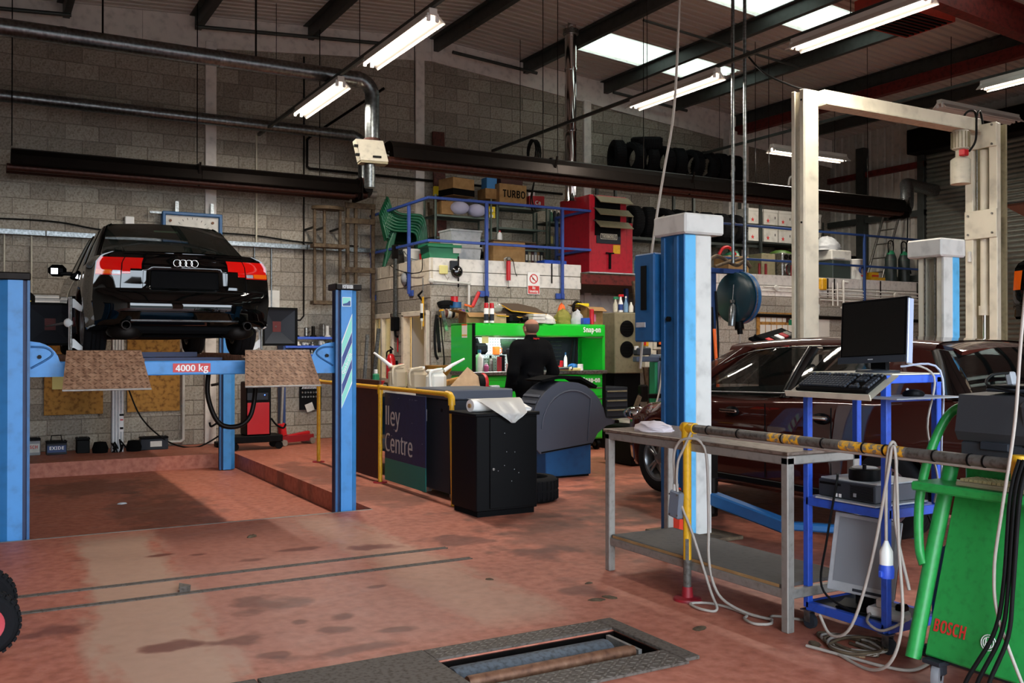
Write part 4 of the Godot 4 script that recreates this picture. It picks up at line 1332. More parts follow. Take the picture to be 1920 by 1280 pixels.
		P(f, "raised_tread", ma, M.tread_mark).set_meta("kind", "stuff")
		P(f, "hinge_bar", cy(a + V(0, -0.01, -0.01), b + V(0, -0.01, -0.01), 0.014), M.black_steel)
		P(f, "edge_lip", cy(d + V(0, -0.005, 0), c + V(0, -0.005, 0), 0.008), M.steel_dirty)
	# jacking beam between the runways and a hose looping below
	P(t, "jacking_beam", mb().box(V(1.68, 1.42, -10.6), V(0.8, 0.05, 0.3)).box(V(1.68, 1.37, -9.4), V(0.74, 0.06, 0.5)), M.navy_dark)
	P(t, "hose", tb(curve([V(1.84, 1.28, -8.75), V(1.83, 1.05, -8.72), V(1.92, 0.82, -8.7), V(2.08, 0.78, -8.7), V(2.2, 0.87, -8.7), V(2.25, 1.1, -8.72), V(2.25, 1.3, -8.75)]), 0.022, 10), M.black_steel)


# ---------------------------------------------------------------- cars
func keys(k: Array, s: float) -> float:
	for i in k.size() - 1:
		if s <= k[i + 1][0]:
			var t: float = clampf((s - k[i][0]) / (k[i + 1][0] - k[i][0]), 0.0, 1.0)
			return lerpf(k[i][1], k[i + 1][1], t * t * (3.0 - 2.0 * t))
	return k[-1][1]

func arch(c: Dictionary, s: float) -> float:
	var h := -1.0
	for a in [c.rear_axle, c.front_axle]:
		var d: float = absf(s - a)
		if d < c.arch_r:
			h = maxf(h, c.wheel_r + sqrt(c.arch_r * c.arch_r - d * d))
	return h

# right half of the hull section at distance s from the tail, bottom to top
func section(c: Dictionary, s: float) -> PackedVector3Array:
	var w := keys(c.w, s)
	var deck := keys(c.deck, s)
	var sh := keys(c.shoulder, s)
	var yb: float = keys(c.bottom, s)
	var a := arch(c, s)
	var out := PackedVector3Array()
	var sill := maxf(yb + 0.06, a)
	for p in [U(0, yb), U(w - 0.27, yb), U(w - 0.265, maxf(yb + 0.01, a)), U(w - 0.045, maxf(yb + 0.01, a)), U(w - 0.02, sill), U(w - 0.003, maxf(yb + 0.2, a + 0.02)), U(w, maxf(0.56, a + 0.05)), U(w - 0.008, maxf(0.7, a + 0.08)), U(w - 0.03, sh), U(w - 0.075, maxf(sh + 0.02, deck - 0.04)), U(w - 0.16, deck), U(w * 0.45, deck + 0.012), U(0, deck + 0.02)]:
		out.append(V(p.x, p.y, -s))
	return out

func ring(c: Dictionary, s: float) -> PackedVector3Array:
	var h := section(c, s)
	var out := PackedVector3Array()
	for p in h:
		out.append(p)
	for i in range(h.size() - 2, 0, -1):
		out.append(V(-h[i].x, h[i].y, h[i].z))
	return out

# a point of the tail panel: u across (-1..1), y up
func tail(c: Dictionary, u: float, y: float, off := 0.0) -> Vector3:
	var h := section(c, c.tail_s)
	var w := 0.0
	for i in range(4, h.size() - 1):
		if y <= h[i + 1].y or i == h.size() - 2:
			var t := clampf((y - h[i].y) / maxf(h[i + 1].y - h[i].y, 0.001), 0.0, 1.0)
			w = lerpf(h[i].x, h[i + 1].x, t)
			break
	w = maxf(w, c.get("tail_top_w", 0.6))
	var s := lerpf(c.tail_s, keys(c.tail, y), 1.0 - pow(absf(u), 5.0))
	s += 0.06 * u * u * (1.0 - pow(absf(u), 5.0))
	if c.has("plate"):
		var pl: Rect2 = c.plate
		var x := u * w
		if absf(x) < pl.size.x and y > pl.position.y and y < pl.position.y + pl.size.y:
			s += 0.035
	return V(u * (w + off * 0.5), y, -s + off)

func four(a: Vector3, b: Vector3, c: Vector3, d: Vector3, thick := 0.008, bulge := 0.0, nu := 6, nv := 4, axis := Vector3.ZERO) -> MB:
	# a curved sheet with corners a (bottom left), b (bottom right), c (top right), d (top left), anticlockwise from outside
	var m := mb()
	var nn := (b - a).cross(d - a).normalized()
	var dir := axis if axis != Vector3.ZERO else nn
	var outer := []
	var inner := []
	for j in nv + 1:
		var ro := PackedVector3Array()
		var ri := PackedVector3Array()
		for i in nu + 1:
			var u := float(i) / nu
			var v := float(j) / nv
			var p := a.lerp(b, u).lerp(d.lerp(c, u), v) + dir * bulge * (1.0 - pow(2.0 * u - 1.0, 2.0)) + nn * absf(bulge) * 0.25 * (1.0 - pow(2.0 * v - 1.0, 2.0))
			ro.append(p)
			ri.append(p - nn * thick)
		outer.append(ro)
		inner.append(ri)
	m.loft(outer)
	m.loft(inner, false, true)
	for e in 2:
		var jj := 0 if e == 0 else nv
		m.loft([outer[jj], inner[jj]], false, e == 0)
	var l := []
	var r := []
	for j in nv + 1:
		l.append(PackedVector3Array([outer[j][0], inner[j][0]]))
		r.append(PackedVector3Array([outer[j][nu], inner[j][nu]]))
	m.loft(l, false, true)
	m.loft(r)
	return m

func wheel(parent: Node, called: String, where: Vector3, r: float, side: float, spokes: int) -> void:
	var w := Node3D.new()
	w.name = called
	parent.add_child(w, true)
	w.position = where
	var ax := Transform3D(Basis(V(0, 0, 1), -side * PI / 2), Vector3.ZERO)
	var rr := r * 0.66
	P(w, "tyre", la([U(rr, -0.1), U(r * 0.9, -0.105), U(r * 0.975, -0.09), U(r, -0.07), U(r, 0.07), U(r * 0.975, 0.09), U(r * 0.9, 0.105), U(rr, 0.1), U(rr - 0.01, 0.05), U(rr - 0.01, -0.05), U(rr, -0.1)], 40, ax), M.rubber)
	var gr := mb()
	for y in [-0.04, 0.0, 0.04]:
		gr.lathe([U(r + 0.0005, y - 0.005), U(r + 0.0005, y + 0.005)], 40, ax)
	P(w, "tread_groove", gr, M.black)
	P(w, "rim", la([U(rr + 0.004, 0.102), U(rr - 0.015, 0.1), U(rr - 0.03, 0.06), U(rr - 0.035, -0.09), U(rr - 0.02, -0.09), U(rr - 0.012, 0.06), U(rr + 0.004, 0.102)], 36, ax), M.alloy)
	P(w, "brake_disc", cy(ax * V(0, 0.0, 0), ax * V(0, 0.015, 0), rr * 0.75, 28), M.steel_dirty)
	var sp := mb()
	for k in spokes:
		for e in [-1, 1]:
			var a := TAU * k / spokes + 0.3
			var b = a + e * 0.13
			var c0 = a + e * 0.1
			var p := ax * V(cos(c0) * 0.05, 0.075, sin(c0) * 0.05)
			var q := ax * V(cos(b) * (rr - 0.02), 0.07, sin(b) * (rr - 0.02))
			sp.tube([p, q], [0.018, 0.013], 6)
	P(w, "spokes", sp, M.alloy)
	P(w, "hub_cap", la([U(0.055, 0.05), U(0.05, 0.085), U(0.03, 0.09), U(0, 0.09)], 16, ax), M.alloy)

func hull(c: Dictionary, t: Node3D, paint: Material) -> void:
	var ss := []
	var s: float = c.tail_s
	while s < c.nose_s:
		ss.append(s)
		var near := false
		for a in [c.rear_axle, c.front_axle]:
			if absf(s - a) < c.arch_r + 0.08:
				near = true
		s += 0.035 if near else 0.1
	ss.append(c.nose_s)
	var rows := []
	for x in ss:
		rows.append(ring(c, x))
	P(t, "body_shell", mb().loft(rows, true, true), paint)
	# nose cap
	var last := section(c, c.nose_s)
	var nose := []
	for j in 9:
		var y := lerpf(last[0].y, last[-1].y, j / 8.0)
		var row := PackedVector3Array()
		var w := 0.0
		for i in range(3, last.size() - 1):
			if y <= last[i + 1].y or i == last.size() - 2:
				w = lerpf(last[i].x, last[i + 1].x, clampf((y - last[i].y) / maxf(last[i + 1].y - last[i].y, 0.001), 0.0, 1.0))
				break
		for i in 13:
			var u := -1.0 + i / 6.0
			row.append(V(u * w, y, -(c.nose_s + 0.13 * sqrt(maxf(0.0, 1.0 - u * u)) * (1.0 - 0.5 * pow(j / 8.0, 4.0)))))
		nose.append(row)
	P(t, "front_bumper", mb().loft(nose, false, true), paint)
	# tail panel
	var rr := []
	var ys: Array = c.tail_rows
	for y in ys:
		var row := PackedVector3Array()
		for u in c.tail_cols:
			row.append(tail(c, u, y))
		rr.append(row)
	P(t, "tail_panel", mb().loft(rr), paint)
	for k in [[c.rear_axle, 1], [c.rear_axle, -1], [c.front_axle, 1], [c.front_axle, -1]]:
		wheel(t, "wheel", V(k[1] * (c.track), c.wheel_r, -k[0]), c.wheel_r, k[1], c.spokes)
	P(t, "underbody", bx(V(0, 0.24, -2.2), V(1.0, 0.1, 3.6)), M.black_matt)

func tail_patch(c: Dictionary, u0: float, u1: float, y0: float, y1: float, off: float, n := 10) -> MB:
	var rows := []
	for j in 7:
		var row := PackedVector3Array()
		for i in n + 1:
			row.append(tail(c, lerpf(u0, u1, float(i) / n), lerpf(y0, y1, j / 6.0), off))
		rows.append(row)
	return mb().loft(rows)

func saloon() -> void:
	var t := T("saloon_car", "glossy black four-ring saloon car seen from behind, raised on the blue four-post lift", "car", V(1.8, 1.404, -9.5))
	var c := {
		"tail_s": 0.16, "nose_s": 4.28, "rear_axle": 0.98, "front_axle": 3.52, "arch_r": 0.365, "wheel_r": 0.315, "track": 0.74, "spokes": 5,
		"w": [[0.0, 0.82], [0.16, 0.83], [0.7, 0.875], [2.0, 0.88], [3.4, 0.875], [4.0, 0.82], [4.28, 0.72]],
		"deck": [[0.0, 0.985], [0.16, 1.0], [0.6, 1.01], [0.75, 0.95], [3.0, 0.95], [3.2, 0.98], [4.0, 0.84], [4.28, 0.7]],
		"shoulder": [[0.0, 0.9], [0.7, 0.9], [3.2, 0.87], [4.0, 0.74], [4.28, 0.6]],
		"bottom": [[0.0, 0.3], [0.4, 0.26], [0.9, 0.2], [3.6, 0.2], [4.28, 0.24]],
		"tail": [[0.28, 0.1], [0.34, 0.03], [0.5, 0.0], [0.6, 0.03], [0.64, 0.07], [0.8, 0.08], [0.93, 0.1], [1.0, 0.11]],
		"plate": Rect2(0, 0.655, 0.33, 0.175),
		"tail_rows": [0.3, 0.33, 0.36, 0.42, 0.48, 0.54, 0.58, 0.61, 0.63, 0.65, 0.656, 0.7, 0.76, 0.82, 0.829, 0.835, 0.87, 0.9, 0.93, 0.96, 0.985, 1.0],
		"tail_cols": [-1.0, -0.98, -0.95, -0.9, -0.8, -0.7, -0.6, -0.5, -0.43, -0.39, -0.37, -0.3, -0.2, -0.1, 0.0, 0.1, 0.2, 0.3, 0.37, 0.39, 0.43, 0.5, 0.6, 0.7, 0.8, 0.9, 0.95, 0.98, 1.0],
	}
	hull(c, t, M.car_black)
	for s in [-1, 1]:
		var a = 0.985 * s
		var b = 0.72 * s
		var i = 0.5 * s
		var l := P(t, "tail_lamp", tail_patch(c, minf(a, b), maxf(a, b), 0.775, 0.945, 0.006), M.lamp_red)
		P(l, "indicator", tail_patch(c, minf(a, b + 0.1 * s), maxf(a, b + 0.1 * s), 0.785, 0.825, 0.009), M.lamp_orange)
		P(l, "reversing_lens", tail_patch(c, minf(b + 0.09 * s, b + 0.005 * s), maxf(b + 0.09 * s, b + 0.005 * s), 0.785, 0.82, 0.009), M.alloy)
		P(t, "boot_lamp", tail_patch(c, minf(b - 0.012 * s, i), maxf(b - 0.012 * s, i), 0.84, 0.945, 0.006), M.lamp_red)
		P(t, "boot_lamp", tail_patch(c, minf(b - 0.012 * s, b - 0.1 * s), maxf(b - 0.012 * s, b - 0.1 * s), 0.79, 0.842, 0.006), M.lamp_red)
		P(t, "shut_line", tail_patch(c, minf(b - 0.008 * s, b), maxf(b - 0.008 * s, b), 0.63, 0.96, 0.004, 2), M.black_matt)
		P(t, "exhaust_tip", la([U(0.032, 0), U(0.04, 0), U(0.042, 0.16), U(0.034, 0.16), U(0.032, 0.0)], 18, at(V(0.56 * s, 0.3, -0.1), V(90, 0, 0))), M.black_steel)
		P(t, "silencer", mb().ball(V(0.53 * s, 0.24, -0.28), V(0.17, 0.075, 0.22)), M.black_steel)
		# sills, mirrors, door glass, pillars
		P(t, "door_mirror", mb().box(V(0.93 * s, 1.0, -2.95), V(0.2, 0.14, 0.11), 0.045).box(V(0.84 * s, 0.965, -2.93), V(0.14, 0.045, 0.06), 0.01), M.black)
		P(t, "mirror_glass", mb().box(V(0.965 * s, 0.99, -2.893), V(0.075, 0.07, 0.006), 0.002), M.chrome)
		var bx0 = 0.755 * s
		var tx = 0.585 * s
		var wins := [[0.98, 1.55, 1.38, 1.65], [1.62, 2.4, 1.72, 2.32], [2.47, 3.2, 2.38, 2.72]]
		for wv in wins:
			var p := V(bx0, 0.955, -wv[0])
			var q := V(bx0, 0.955, -wv[1])
			var r := V(tx, 1.355, -wv[3])
			var u := V(tx, 1.355, -wv[2])
			P(t, "side_window", four(p, q, r, u, 0.005, 0.02) if s > 0 else four(q, p, u, r, 0.005, 0.02), M.car_glass_dark)
		var pil := [[0.62, 0.98, 1.28, 1.38], [1.55, 1.62, 1.65, 1.72], [2.4, 2.47, 2.32, 2.38], [3.2, 3.32, 2.72, 2.84]]
		for wv in pil:
			var p := V(bx0, 0.95, -wv[0])
			var q := V(bx0, 0.95, -wv[1])
			var r := V(tx, 1.36, -wv[3])
			var u := V(tx, 1.36, -wv[2])
			P(t, "pillar", four(p, q, r, u, 0.03, 0.02) if s > 0 else four(q, p, u, r, 0.03, 0.02), M.car_black)
		P(t, "roof_rail", four(V(tx, 1.35, -1.28), V(tx, 1.35, -2.84), V(tx - 0.06 * s, 1.405, -2.7), V(tx - 0.06 * s, 1.41, -1.36), 0.02, 0.01) if s > 0 else four(V(tx, 1.35, -2.84), V(tx, 1.35, -1.28), V(tx - 0.06 * s, 1.41, -1.36), V(tx - 0.06 * s, 1.405, -2.7), 0.02, 0.01), M.car_black)
	var roof_rows := []
	for j in 9:
		var sv := lerpf(1.3, 2.76, j / 8.0)
		var row := PackedVector3Array()
		for i in 13:
			var u := -1.0 + i / 6.0
			row.append(V(u * 0.56, 1.385 + 0.03 * (1.0 - u * u) + 0.025 * sin(PI * clampf(j / 8.0, 0.05, 0.9)), -sv))
		roof_rows.append(row)
	P(t, "roof_panel", mb().loft(roof_rows), M.car_black)
	P(t, "rear_window", four(V(-0.7, 0.995, -0.66), V(0.7, 0.995, -0.66), V(0.56, 1.385, -1.32), V(-0.56, 1.385, -1.32), 0.006, 0.09, 12, 8, V(0, 0.3, 1).normalized()), M.car_glass)
	P(t, "windscreen", four(V(0.72, 0.985, -3.42), V(-0.72, 0.985, -3.42), V(-0.56, 1.375, -2.76), V(0.56, 1.375, -2.76), 0.006, 0.1, 12, 8, V(0, 0.3, -1).normalized()), M.car_glass)
	P(t, "cabin_floor", bx(V(0, 0.975, -2.0), V(1.4, 0.02, 2.6)), M.interior)
	for s in [-0.38, 0.38]:
		P(t, "headrest", bx(V(s, 1.12, -2.2), V(0.26, 0.18, 0.1), 0.04), M.interior)
		P(t, "rear_headrest", bx(V(s, 1.04, -1.2), V(0.24, 0.1, 0.1), 0.04), M.interior)
	P(t, "window_sticker", bx(V(0.0, 1.33, -1.2), V(0.24, 0.035, 0.003), 0.0, V(-58, 0, 0)), mt("6c9a78", 0.7))
	# emblem of four rings
	for k in 4:
		var rg := []
		for i in 21:
			var an := TAU * i / 20.0
			rg.append(V(-0.082 + k * 0.0545 + cos(an) * 0.034, 0.905 + sin(an) * 0.034, -0.085))
		P(t, "emblem_ring", tb(rg, 0.004, 6), M.chrome)
	P(t, "boot_shut_line", tail_patch(c, -0.72, 0.72, 0.622, 0.63, 0.003, 20), M.black_matt)
	P(t, "plate_recess", tail_patch(c, -0.385, 0.385, 0.662, 0.824, 0.004, 16), M.black_matt)
	P(t, "boot_lip", tail_patch(c, -0.8, 0.8, 0.985, 1.0, 0.012, 20), M.car_black)
	P(t, "bumper_trim", tail_patch(c, -0.62, 0.62, 0.335, 0.355, 0.004, 20), M.black_gloss)
	P(t, "rear_valance", bx(V(0, 0.27, -0.2), V(1.2, 0.09, 0.16), 0.03), M.black_matt)
	P(t, "axle_beam", bx(V(0, 0.24, -0.98), V(1.3, 0.1, 0.16), 0.03), M.black_matt)


# ---------------------------------------------------------------- small builders
func carton(label: String, where: Vector3, s: Vector3, mat: Material, turn := 0.0, tape := true, open := false, group := "") -> Node3D:
	var t := T("cardboard_box", label, "box", where, turn, group)
	var h := s / 2
	if open:
		P(t, "carton", mb().box(V(0, 0.005, 0), V(s.x, 0.01, s.z)).box(V(-h.x, h.y, 0), V(0.008, s.y, s.z)).box(V(h.x, h.y, 0), V(0.008, s.y, s.z)).box(V(0, h.y, -h.z), V(s.x, s.y, 0.008)).box(V(0, h.y, h.z), V(s.x, s.y, 0.008)), mat)
		P(t, "flap", bx(V(-h.x - s.x * 0.2, s.y + 0.02, 0), V(s.x * 0.45, 0.006, s.z), 0.0, V(0, 0, -14)), mat)
		P(t, "flap", bx(V(0, s.y - 0.03, h.z + s.z * 0.18), V(s.x, 0.006, s.z * 0.4), 0.0, V(32, 0, 0)), mat)
	else:
		P(t, "carton", bx(V(0, h.y, 0), s, 0.004), mat)
		if tape:
			P(t, "tape", bx(V(0, s.y, 0), V(0.05, 0.002, s.z + 0.004)), M.card_pale)
	return t

func bottle(label: String, where: Vector3, r: float, h: float, body: Material, capm: Material, group := "") -> Node3D:
	var t := T("bottle", label, "bottle", where, 0.0, group)
	P(t, "body", la([U(0, 0), U(r * 0.95, 0), U(r, h * 0.05), U(r, h * 0.62), U(r * 0.8, h * 0.74), U(r * 0.4, h * 0.82), U(r * 0.4, h * 0.88), U(0, h * 0.88)], 16), body)
	P(t, "cap", la([U(0, h * 0.86), U(r * 0.5, h * 0.86), U(r * 0.46, h), U(0, h)], 12), capm)
	return t

func tin(label: String, where: Vector3, r: float, h: float, body: Material, lid: Material, group := "") -> Node3D:
	var t := T("tin", label, "tin", where, 0.0, group)
	P(t, "can", la([U(0, 0), U(r, 0), U(r * 1.03, h * 0.02), U(r, h * 0.04), U(r, h * 0.96), U(r * 1.03, h * 0.98), U(r * 0.98, h), U(0, h * 0.98)], 18), body)
	P(t, "lid", la([U(0, h), U(r * 0.7, h), U(r * 0.68, h * 1.02), U(0, h * 1.02)], 18), lid)
	return t

var tyre_src: Node3D
func tyre(label: String, where: Vector3, turn: Vector3, r := 0.31, w := 0.2, group := "") -> Node3D:
	var t := T("tyre", label, "tyre", where, 0.0, group)
	t.rotation = turn * (PI / 180.0)
	var key := "tyre %s %s" % [r, w]
	if not shared.has(key):
		var h := w / 2
		shared[key] = la([U(r * 0.62, -h * 0.8), U(r * 0.66, -h), U(r * 0.88, -h), U(r * 0.97, -h * 0.8), U(r, -h * 0.55), U(r, h * 0.55), U(r * 0.97, h * 0.8), U(r * 0.88, h), U(r * 0.66, h), U(r * 0.62, h * 0.8), U(r * 0.7, 0), U(r * 0.62, -h * 0.8)], 36).mesh()
		var g := mb()
		for i in 36:
			var a := TAU * i / 36.0
			for e in [-1, 1]:
				g.box(V(cos(a) * r, e * h * 0.45, sin(a) * r), V(0.008, h * 0.7, 0.022), 0.0, V(0, -rad_to_deg(a), e * 0))
		shared[key + "b"] = g.mesh()
	P(t, "carcass", shared[key], M.rubber)
	P(t, "tread_blocks", shared[key + "b"], M.rubber)
	return t

func shelving(label: String, where: Vector3, w: float, h: float, d: float, levels: Array, mat: Material) -> Node3D:
	var t := T("shelving", label, "shelf", where)
	for x in [-w / 2, w / 2]:
		for z in [-d / 2, d / 2]:
			P(t, "upright", mb().box(V(x, h / 2, z), V(0.035, h, 0.004)).box(V(x + (0.016 if x < 0 else -0.016), h / 2, z), V(0.004, h, 0.035)), mat)
	for y in levels:
		P(t, "shelf", mb().box(V(0, y, 0), V(w, 0.004, d)).box(V(0, y - 0.015, d / 2), V(w, 0.03, 0.004)).box(V(0, y - 0.015, -d / 2), V(w, 0.03, 0.004)), mat)
	return t


# ---------------------------------------------------------------- around the four-post lift
func lift_surroundings() -> void:
	# wheel clamps on the rear wheels
	for s in [-1, 1]:
		var c := T("wheel_clamp", "white aligner clamp on the saloon's left rear wheel" if s < 0 else "white aligner clamp on the saloon's right rear wheel", "clamp", V(1.8 + s * 0.95, 1.74, -10.45))
		P(c, "slide_bar", cy(V(0, -0.27, 0), V(0, 0.26, 0), 0.018), M.white)
		P(c, "slide_bar", cy(V(0, -0.27, 0.06), V(0, 0.26, 0.06), 0.012), M.steel)
		for y in [-0.22, 0.18]:
			P(c, "jaw", pr([U(0, 0.06), U(0.03, 0.06), U(0.11, -0.02), U(0.11, -0.07), U(0.08, -0.06), U(0.03, -0.03), U(0, -0.03)], 0.04, Transform3D(Basis.from_scale(V(-s, 1, 1)), V(0, y, 0.03))), M.white)
		P(c, "hub", mb().ball(V(s * 0.02, 0, 0.03), V(0.045, 0.045, 0.06)), M.white)
		P(c, "arm", cy(V(s * 0.04, 0, 0), V(s * 0.1, 0, -1.9), 0.012), M.steel)
		# target board on the front wheel, carried by an arm
		var b := T("target_board", "black square aligner target with a dark red centre, left of the saloon" if s < 0 else "black square aligner target with a dark red centre, right of the saloon", "target", V(0.79 if s < 0 else 3.56, 1.77, -12.55), 12.0 * s)
		var hw := 0.24
		P(b, "frame", mb().box(V(0, hw, 0), V(2 * hw + 0.03, 0.03, 0.05)).box(V(0, -hw, 0), V(2 * hw + 0.03, 0.03, 0.05)).box(V(-hw, 0, 0), V(0.03, 2 * hw, 0.05)).box(V(hw, 0, 0), V(0.03, 2 * hw, 0.05)), M.black)
		var f := mb()
		var o := [V(-hw, -hw, 0.02), V(hw, -hw, 0.02), V(hw, hw, 0.02), V(-hw, hw, 0.02)]
		var q := [V(-0.06, -0.07, -0.08), V(0.06, -0.07, -0.08), V(0.06, 0.07, -0.08), V(-0.06, 0.07, -0.08)]
		for k in 4:
			f.quad(o[k], o[(k + 1) % 4], q[(k + 1) % 4], q[k])
		P(b, "bevelled_face", f, M.dark_grey)
		P(b, "red_centre", bx(V(0, 0, -0.08), V(0.12, 0.14, 0.01)), mt("5a1718", 0.6))
		P(b, "mount_arm", cy(V(0, 0, -0.08), b.transform.affine_inverse() * V(1.8 + s * 0.85, 1.75, -13.02), 0.02), M.steel)
	# aligner column with camera beam
	var al := T("aligner_column", "white ribbed aluminium aligner column with a crossbar and black camera heads", "aligner", V(1.8, 0, -14.6))
	P(al, "column", bx(V(0, 1.1, 0), V(0.16, 2.2, 0.12), 0.006), M.pale_grey)
	for x in [-0.06, -0.02, 0.02, 0.06]:
		P(al, "column_rib", bx(V(x, 1.1, 0.062), V(0.014, 2.18, 0.012)), M.white)
	P(al, "label_strip", bx(V(0.05, 0.42, 0.07), V(0.05, 0.26, 0.004)), M.white)
	P(al, "label_mark", bx(V(0.05, 0.53, 0.073), V(0.06, 0.03, 0.004)), M.black)
	P(al, "label_mark", bx(V(0.05, 0.46, 0.073), V(0.04, 0.02, 0.004)), M.red)
	P(al, "label_mark", bx(V(0.05, 0.34, 0.073), V(0.045, 0.03, 0.004)), M.black)
	P(al, "crossbar", bx(V(0.05, 2.12, 0.06), V(2.3, 0.18, 0.1), 0.01), M.pale_grey)
	for y in [2.06, 2.12, 2.18]:
		P(al, "crossbar_rib", bx(V(0.05, y, 0.115), V(2.28, 0.02, 0.012)), M.white)
	for x in [-1.18, 1.28]:
		var h := P(al, "camera_head", bx(V(x, 2.12, 0.08), V(0.24, 0.24, 0.18), 0.05), M.black)
		for k in 6:
			var a := TAU * k / 6.0
			P(h, "marker_light", cy(V(x + cos(a) * 0.06, 2.12 + sin(a) * 0.06, 0.17), V(x + cos(a) * 0.06, 2.12 + sin(a) * 0.06, 0.178), 0.008, 8), M.bright_yellow)
	for x in [-0.16, 0.16]:
		P(al, "base_drum", la([U(0, 0), U(0.1, 0), U(0.11, 0.06), U(0.08, 0.15), U(0, 0.16)], 20, at(V(x * 1.4, 0, 0.0))), M.black_matt)
	P(al, "cable", tb(curve([V(0.12, 0.95, 0.08), V(0.3, 0.5, 0.1), V(0.6, 0.18, 0.0), V(0.9, 0.02, -0.1), V(1.2, 0.02, -0.1), V(1.6, 0.25, -0.1)]), 0.012, 6), M.cable_black)
	var stp := mb()
	for k in 10:
		stp.box(V(rng.randf_range(-0.07, 0.07), 0.02 + k * 0.012, 0.09 + rng.randf() * 0.03), V(0.02, 0.12, 0.015), 0.0, V(rng.randf() * 30, 0, rng.randf_range(-40, 40)))
	P(al, "base_foot", stp, M.black)
	# panels and frame on the wall
	O("wall_panel", "stained tan fibreboard panel on the wall left of the aligner column", "panel", bx(Vector3.ZERO, V(0.78, 1.1, 0.02), 0.003), M.card_wall, V(1.275, 1.07, -15.08))
	O("wall_panel", "stained tan fibreboard panel on the wall right of the aligner column", "panel", bx(Vector3.ZERO, V(0.75, 1.1, 0.02), 0.003), M.card_wall, V(2.37, 1.08, -15.08))
	O("wall_note", "pale yellow sheet pinned to the left fibreboard panel", "paper", bx(Vector3.ZERO, V(0.18, 0.2, 0.004)), M.paper_yellow, V(1.08, 0.99, -15.065))
	var pf := T("pipe_loop", "white painted pipe loop low on the block wall", "pipe", V(0, 0, -15.04))
	P(pf, "pipe", tb([V(2.79, 1.5, 0), V(2.79, 0.1, 0), V(2.75, 0.06, 0), V(1.95, 0.06, 0)], 0.024), M.white_dirty)
	P(pf, "clip", bx(V(2.79, 0.6, -0.02), V(0.06, 0.03, 0.04)), M.galv)
	O("wall_poster", "white and blue narrow poster on the block wall right of the saloon", "poster", bx(Vector3.ZERO, V(0.2, 0.4, 0.01)), M.white_dirty, V(4.17, 2.2, -15.06))
	# batteries along the ledge
	battery("white and grey car battery with a red brand name at the wall", V(0.7, 0, -14.75), V(0.24, 0.24, 0.17), M.mid_grey, "BOSCH", M.sign_red, false)
	battery("black car battery with a blue label and a carry handle", V(1.02, 0, -14.7), V(0.26, 0.19, 0.17), M.dark_grey, "EXIDE", M.white, true)
	battery("plain black car battery beside the aligner column", V(1.36, 0, -14.72), V(0.17, 0.22, 0.19), M.black, "", M.white, false)
	battery("long black car battery with a white label right of the aligner column", V(2.31, 0, -14.7), V(0.38, 0.19, 0.18), M.dark_grey, "-", M.white, false)
	# welding set
	var w := T("welding_set", "red and black welding machine on a wheeled trolley", "welder", V(3.62, 0, -14.0))
	P(w, "trolley_base", bx(V(-0.02, 0.16, 0), V(0.74, 0.1, 0.4), 0.01), M.black)
	P(w, "cabinet", bx(V(0, 0.6, 0), V(0.36, 0.78, 0.36), 0.015), M.black)
	P(w, "front_panel", bx(V(-0.01, 0.46, 0.185), V(0.32, 0.46, 0.012), 0.004), M.red)
	P(w, "display_shelf", bx(V(-0.02, 0.78, 0.18), V(0.3, 0.1, 0.03)), M.dark_grey)
	P(w, "status_lamp", cy(V(0.08, 0.8, 0.19), V(0.08, 0.8, 0.2), 0.008), glow("4a7cff", 3.0))
	for x in [-0.34, 0.3]:
		for z in [-0.15, 0.15]:
			P(w, "castor", cy(V(x, 0.06, z - 0.02), V(x, 0.06, z + 0.02), 0.058), M.black)
	P(w, "hook", tb(curve([V(0.2, 0.45, 0.1), V(0.28, 0.35, 0.1), V(0.38, 0.3, 0.1), V(0.42, 0.36, 0.1)]), 0.014), M.black)
	var gp := T("red_lever_jack", "red upright lever jack leaning on the wall behind the lift post", "jack", V(3.28, 0, -14.55))
	P(gp, "mast", bx(V(0.0, 0.62, 0), V(0.07, 1.1, 0.07), 0.008, V(0, 0, -4)), M.red)
	P(gp, "foot", bx(V(0, 0.04, 0), V(0.24, 0.08, 0.2), 0.01), M.black)
	P(gp, "hook_arm", tb(curve([V(-0.02, 0.42, 0.05), V(-0.12, 0.36, 0.08), V(-0.2, 0.32, 0.08), V(-0.22, 0.38, 0.08)]), 0.016), M.black)
	P(gp, "hook_arm", tb(curve([V(0, 1.0, 0.05), V(-0.1, 0.95, 0.08), V(-0.2, 0.93, 0.08)]), 0.02), M.black_steel)
	var tj := T("trolley_jack", "low red trolley jack with a tall steel handle", "jack", V(4.3, 0, -14.35), 20)
	P(tj, "chassis", mb().box(V(0, 0.1, -0.09), V(0.6, 0.1, 0.025), 0.004).box(V(0, 0.1, 0.09), V(0.6, 0.1, 0.025), 0.004), M.dark_red)
	P(tj, "lift_arm", bx(V(0.08, 0.15, 0), V(0.4, 0.05, 0.08), 0.01, V(0, 0, 6)), M.red)
	P(tj, "handle_socket", bx(V(-0.22, 0.24, 0), V(0.1, 0.2, 0.1), 0.015, V(0, 0, 10)), M.red)
	P(tj, "handle", cy(V(-0.24, 0.3, 0), V(-0.2, 1.05, 0), 0.022), M.steel_dirty)
	for x in [-0.26, 0.26]:
		P(tj, "wheel", cy(V(x, 0.05, -0.13), V(x, 0.05, 0.13), 0.048), M.steel_dirty)
	# socket board
	var sb := T("socket_board", "black socket display board on the wall by the yellow barrier", "board", V(4.78, 0.68, -15.06))
	P(sb, "board", bx(Vector3.ZERO, V(0.36, 0.4, 0.02)), M.black)
	for k in 12:
		P(sb, "stripe", bx(V(-0.13 + k * 0.024, 0.16, 0.012), V(0.01, 0.05, 0.003), 0.0, V(0, 0, -25)), M.white)
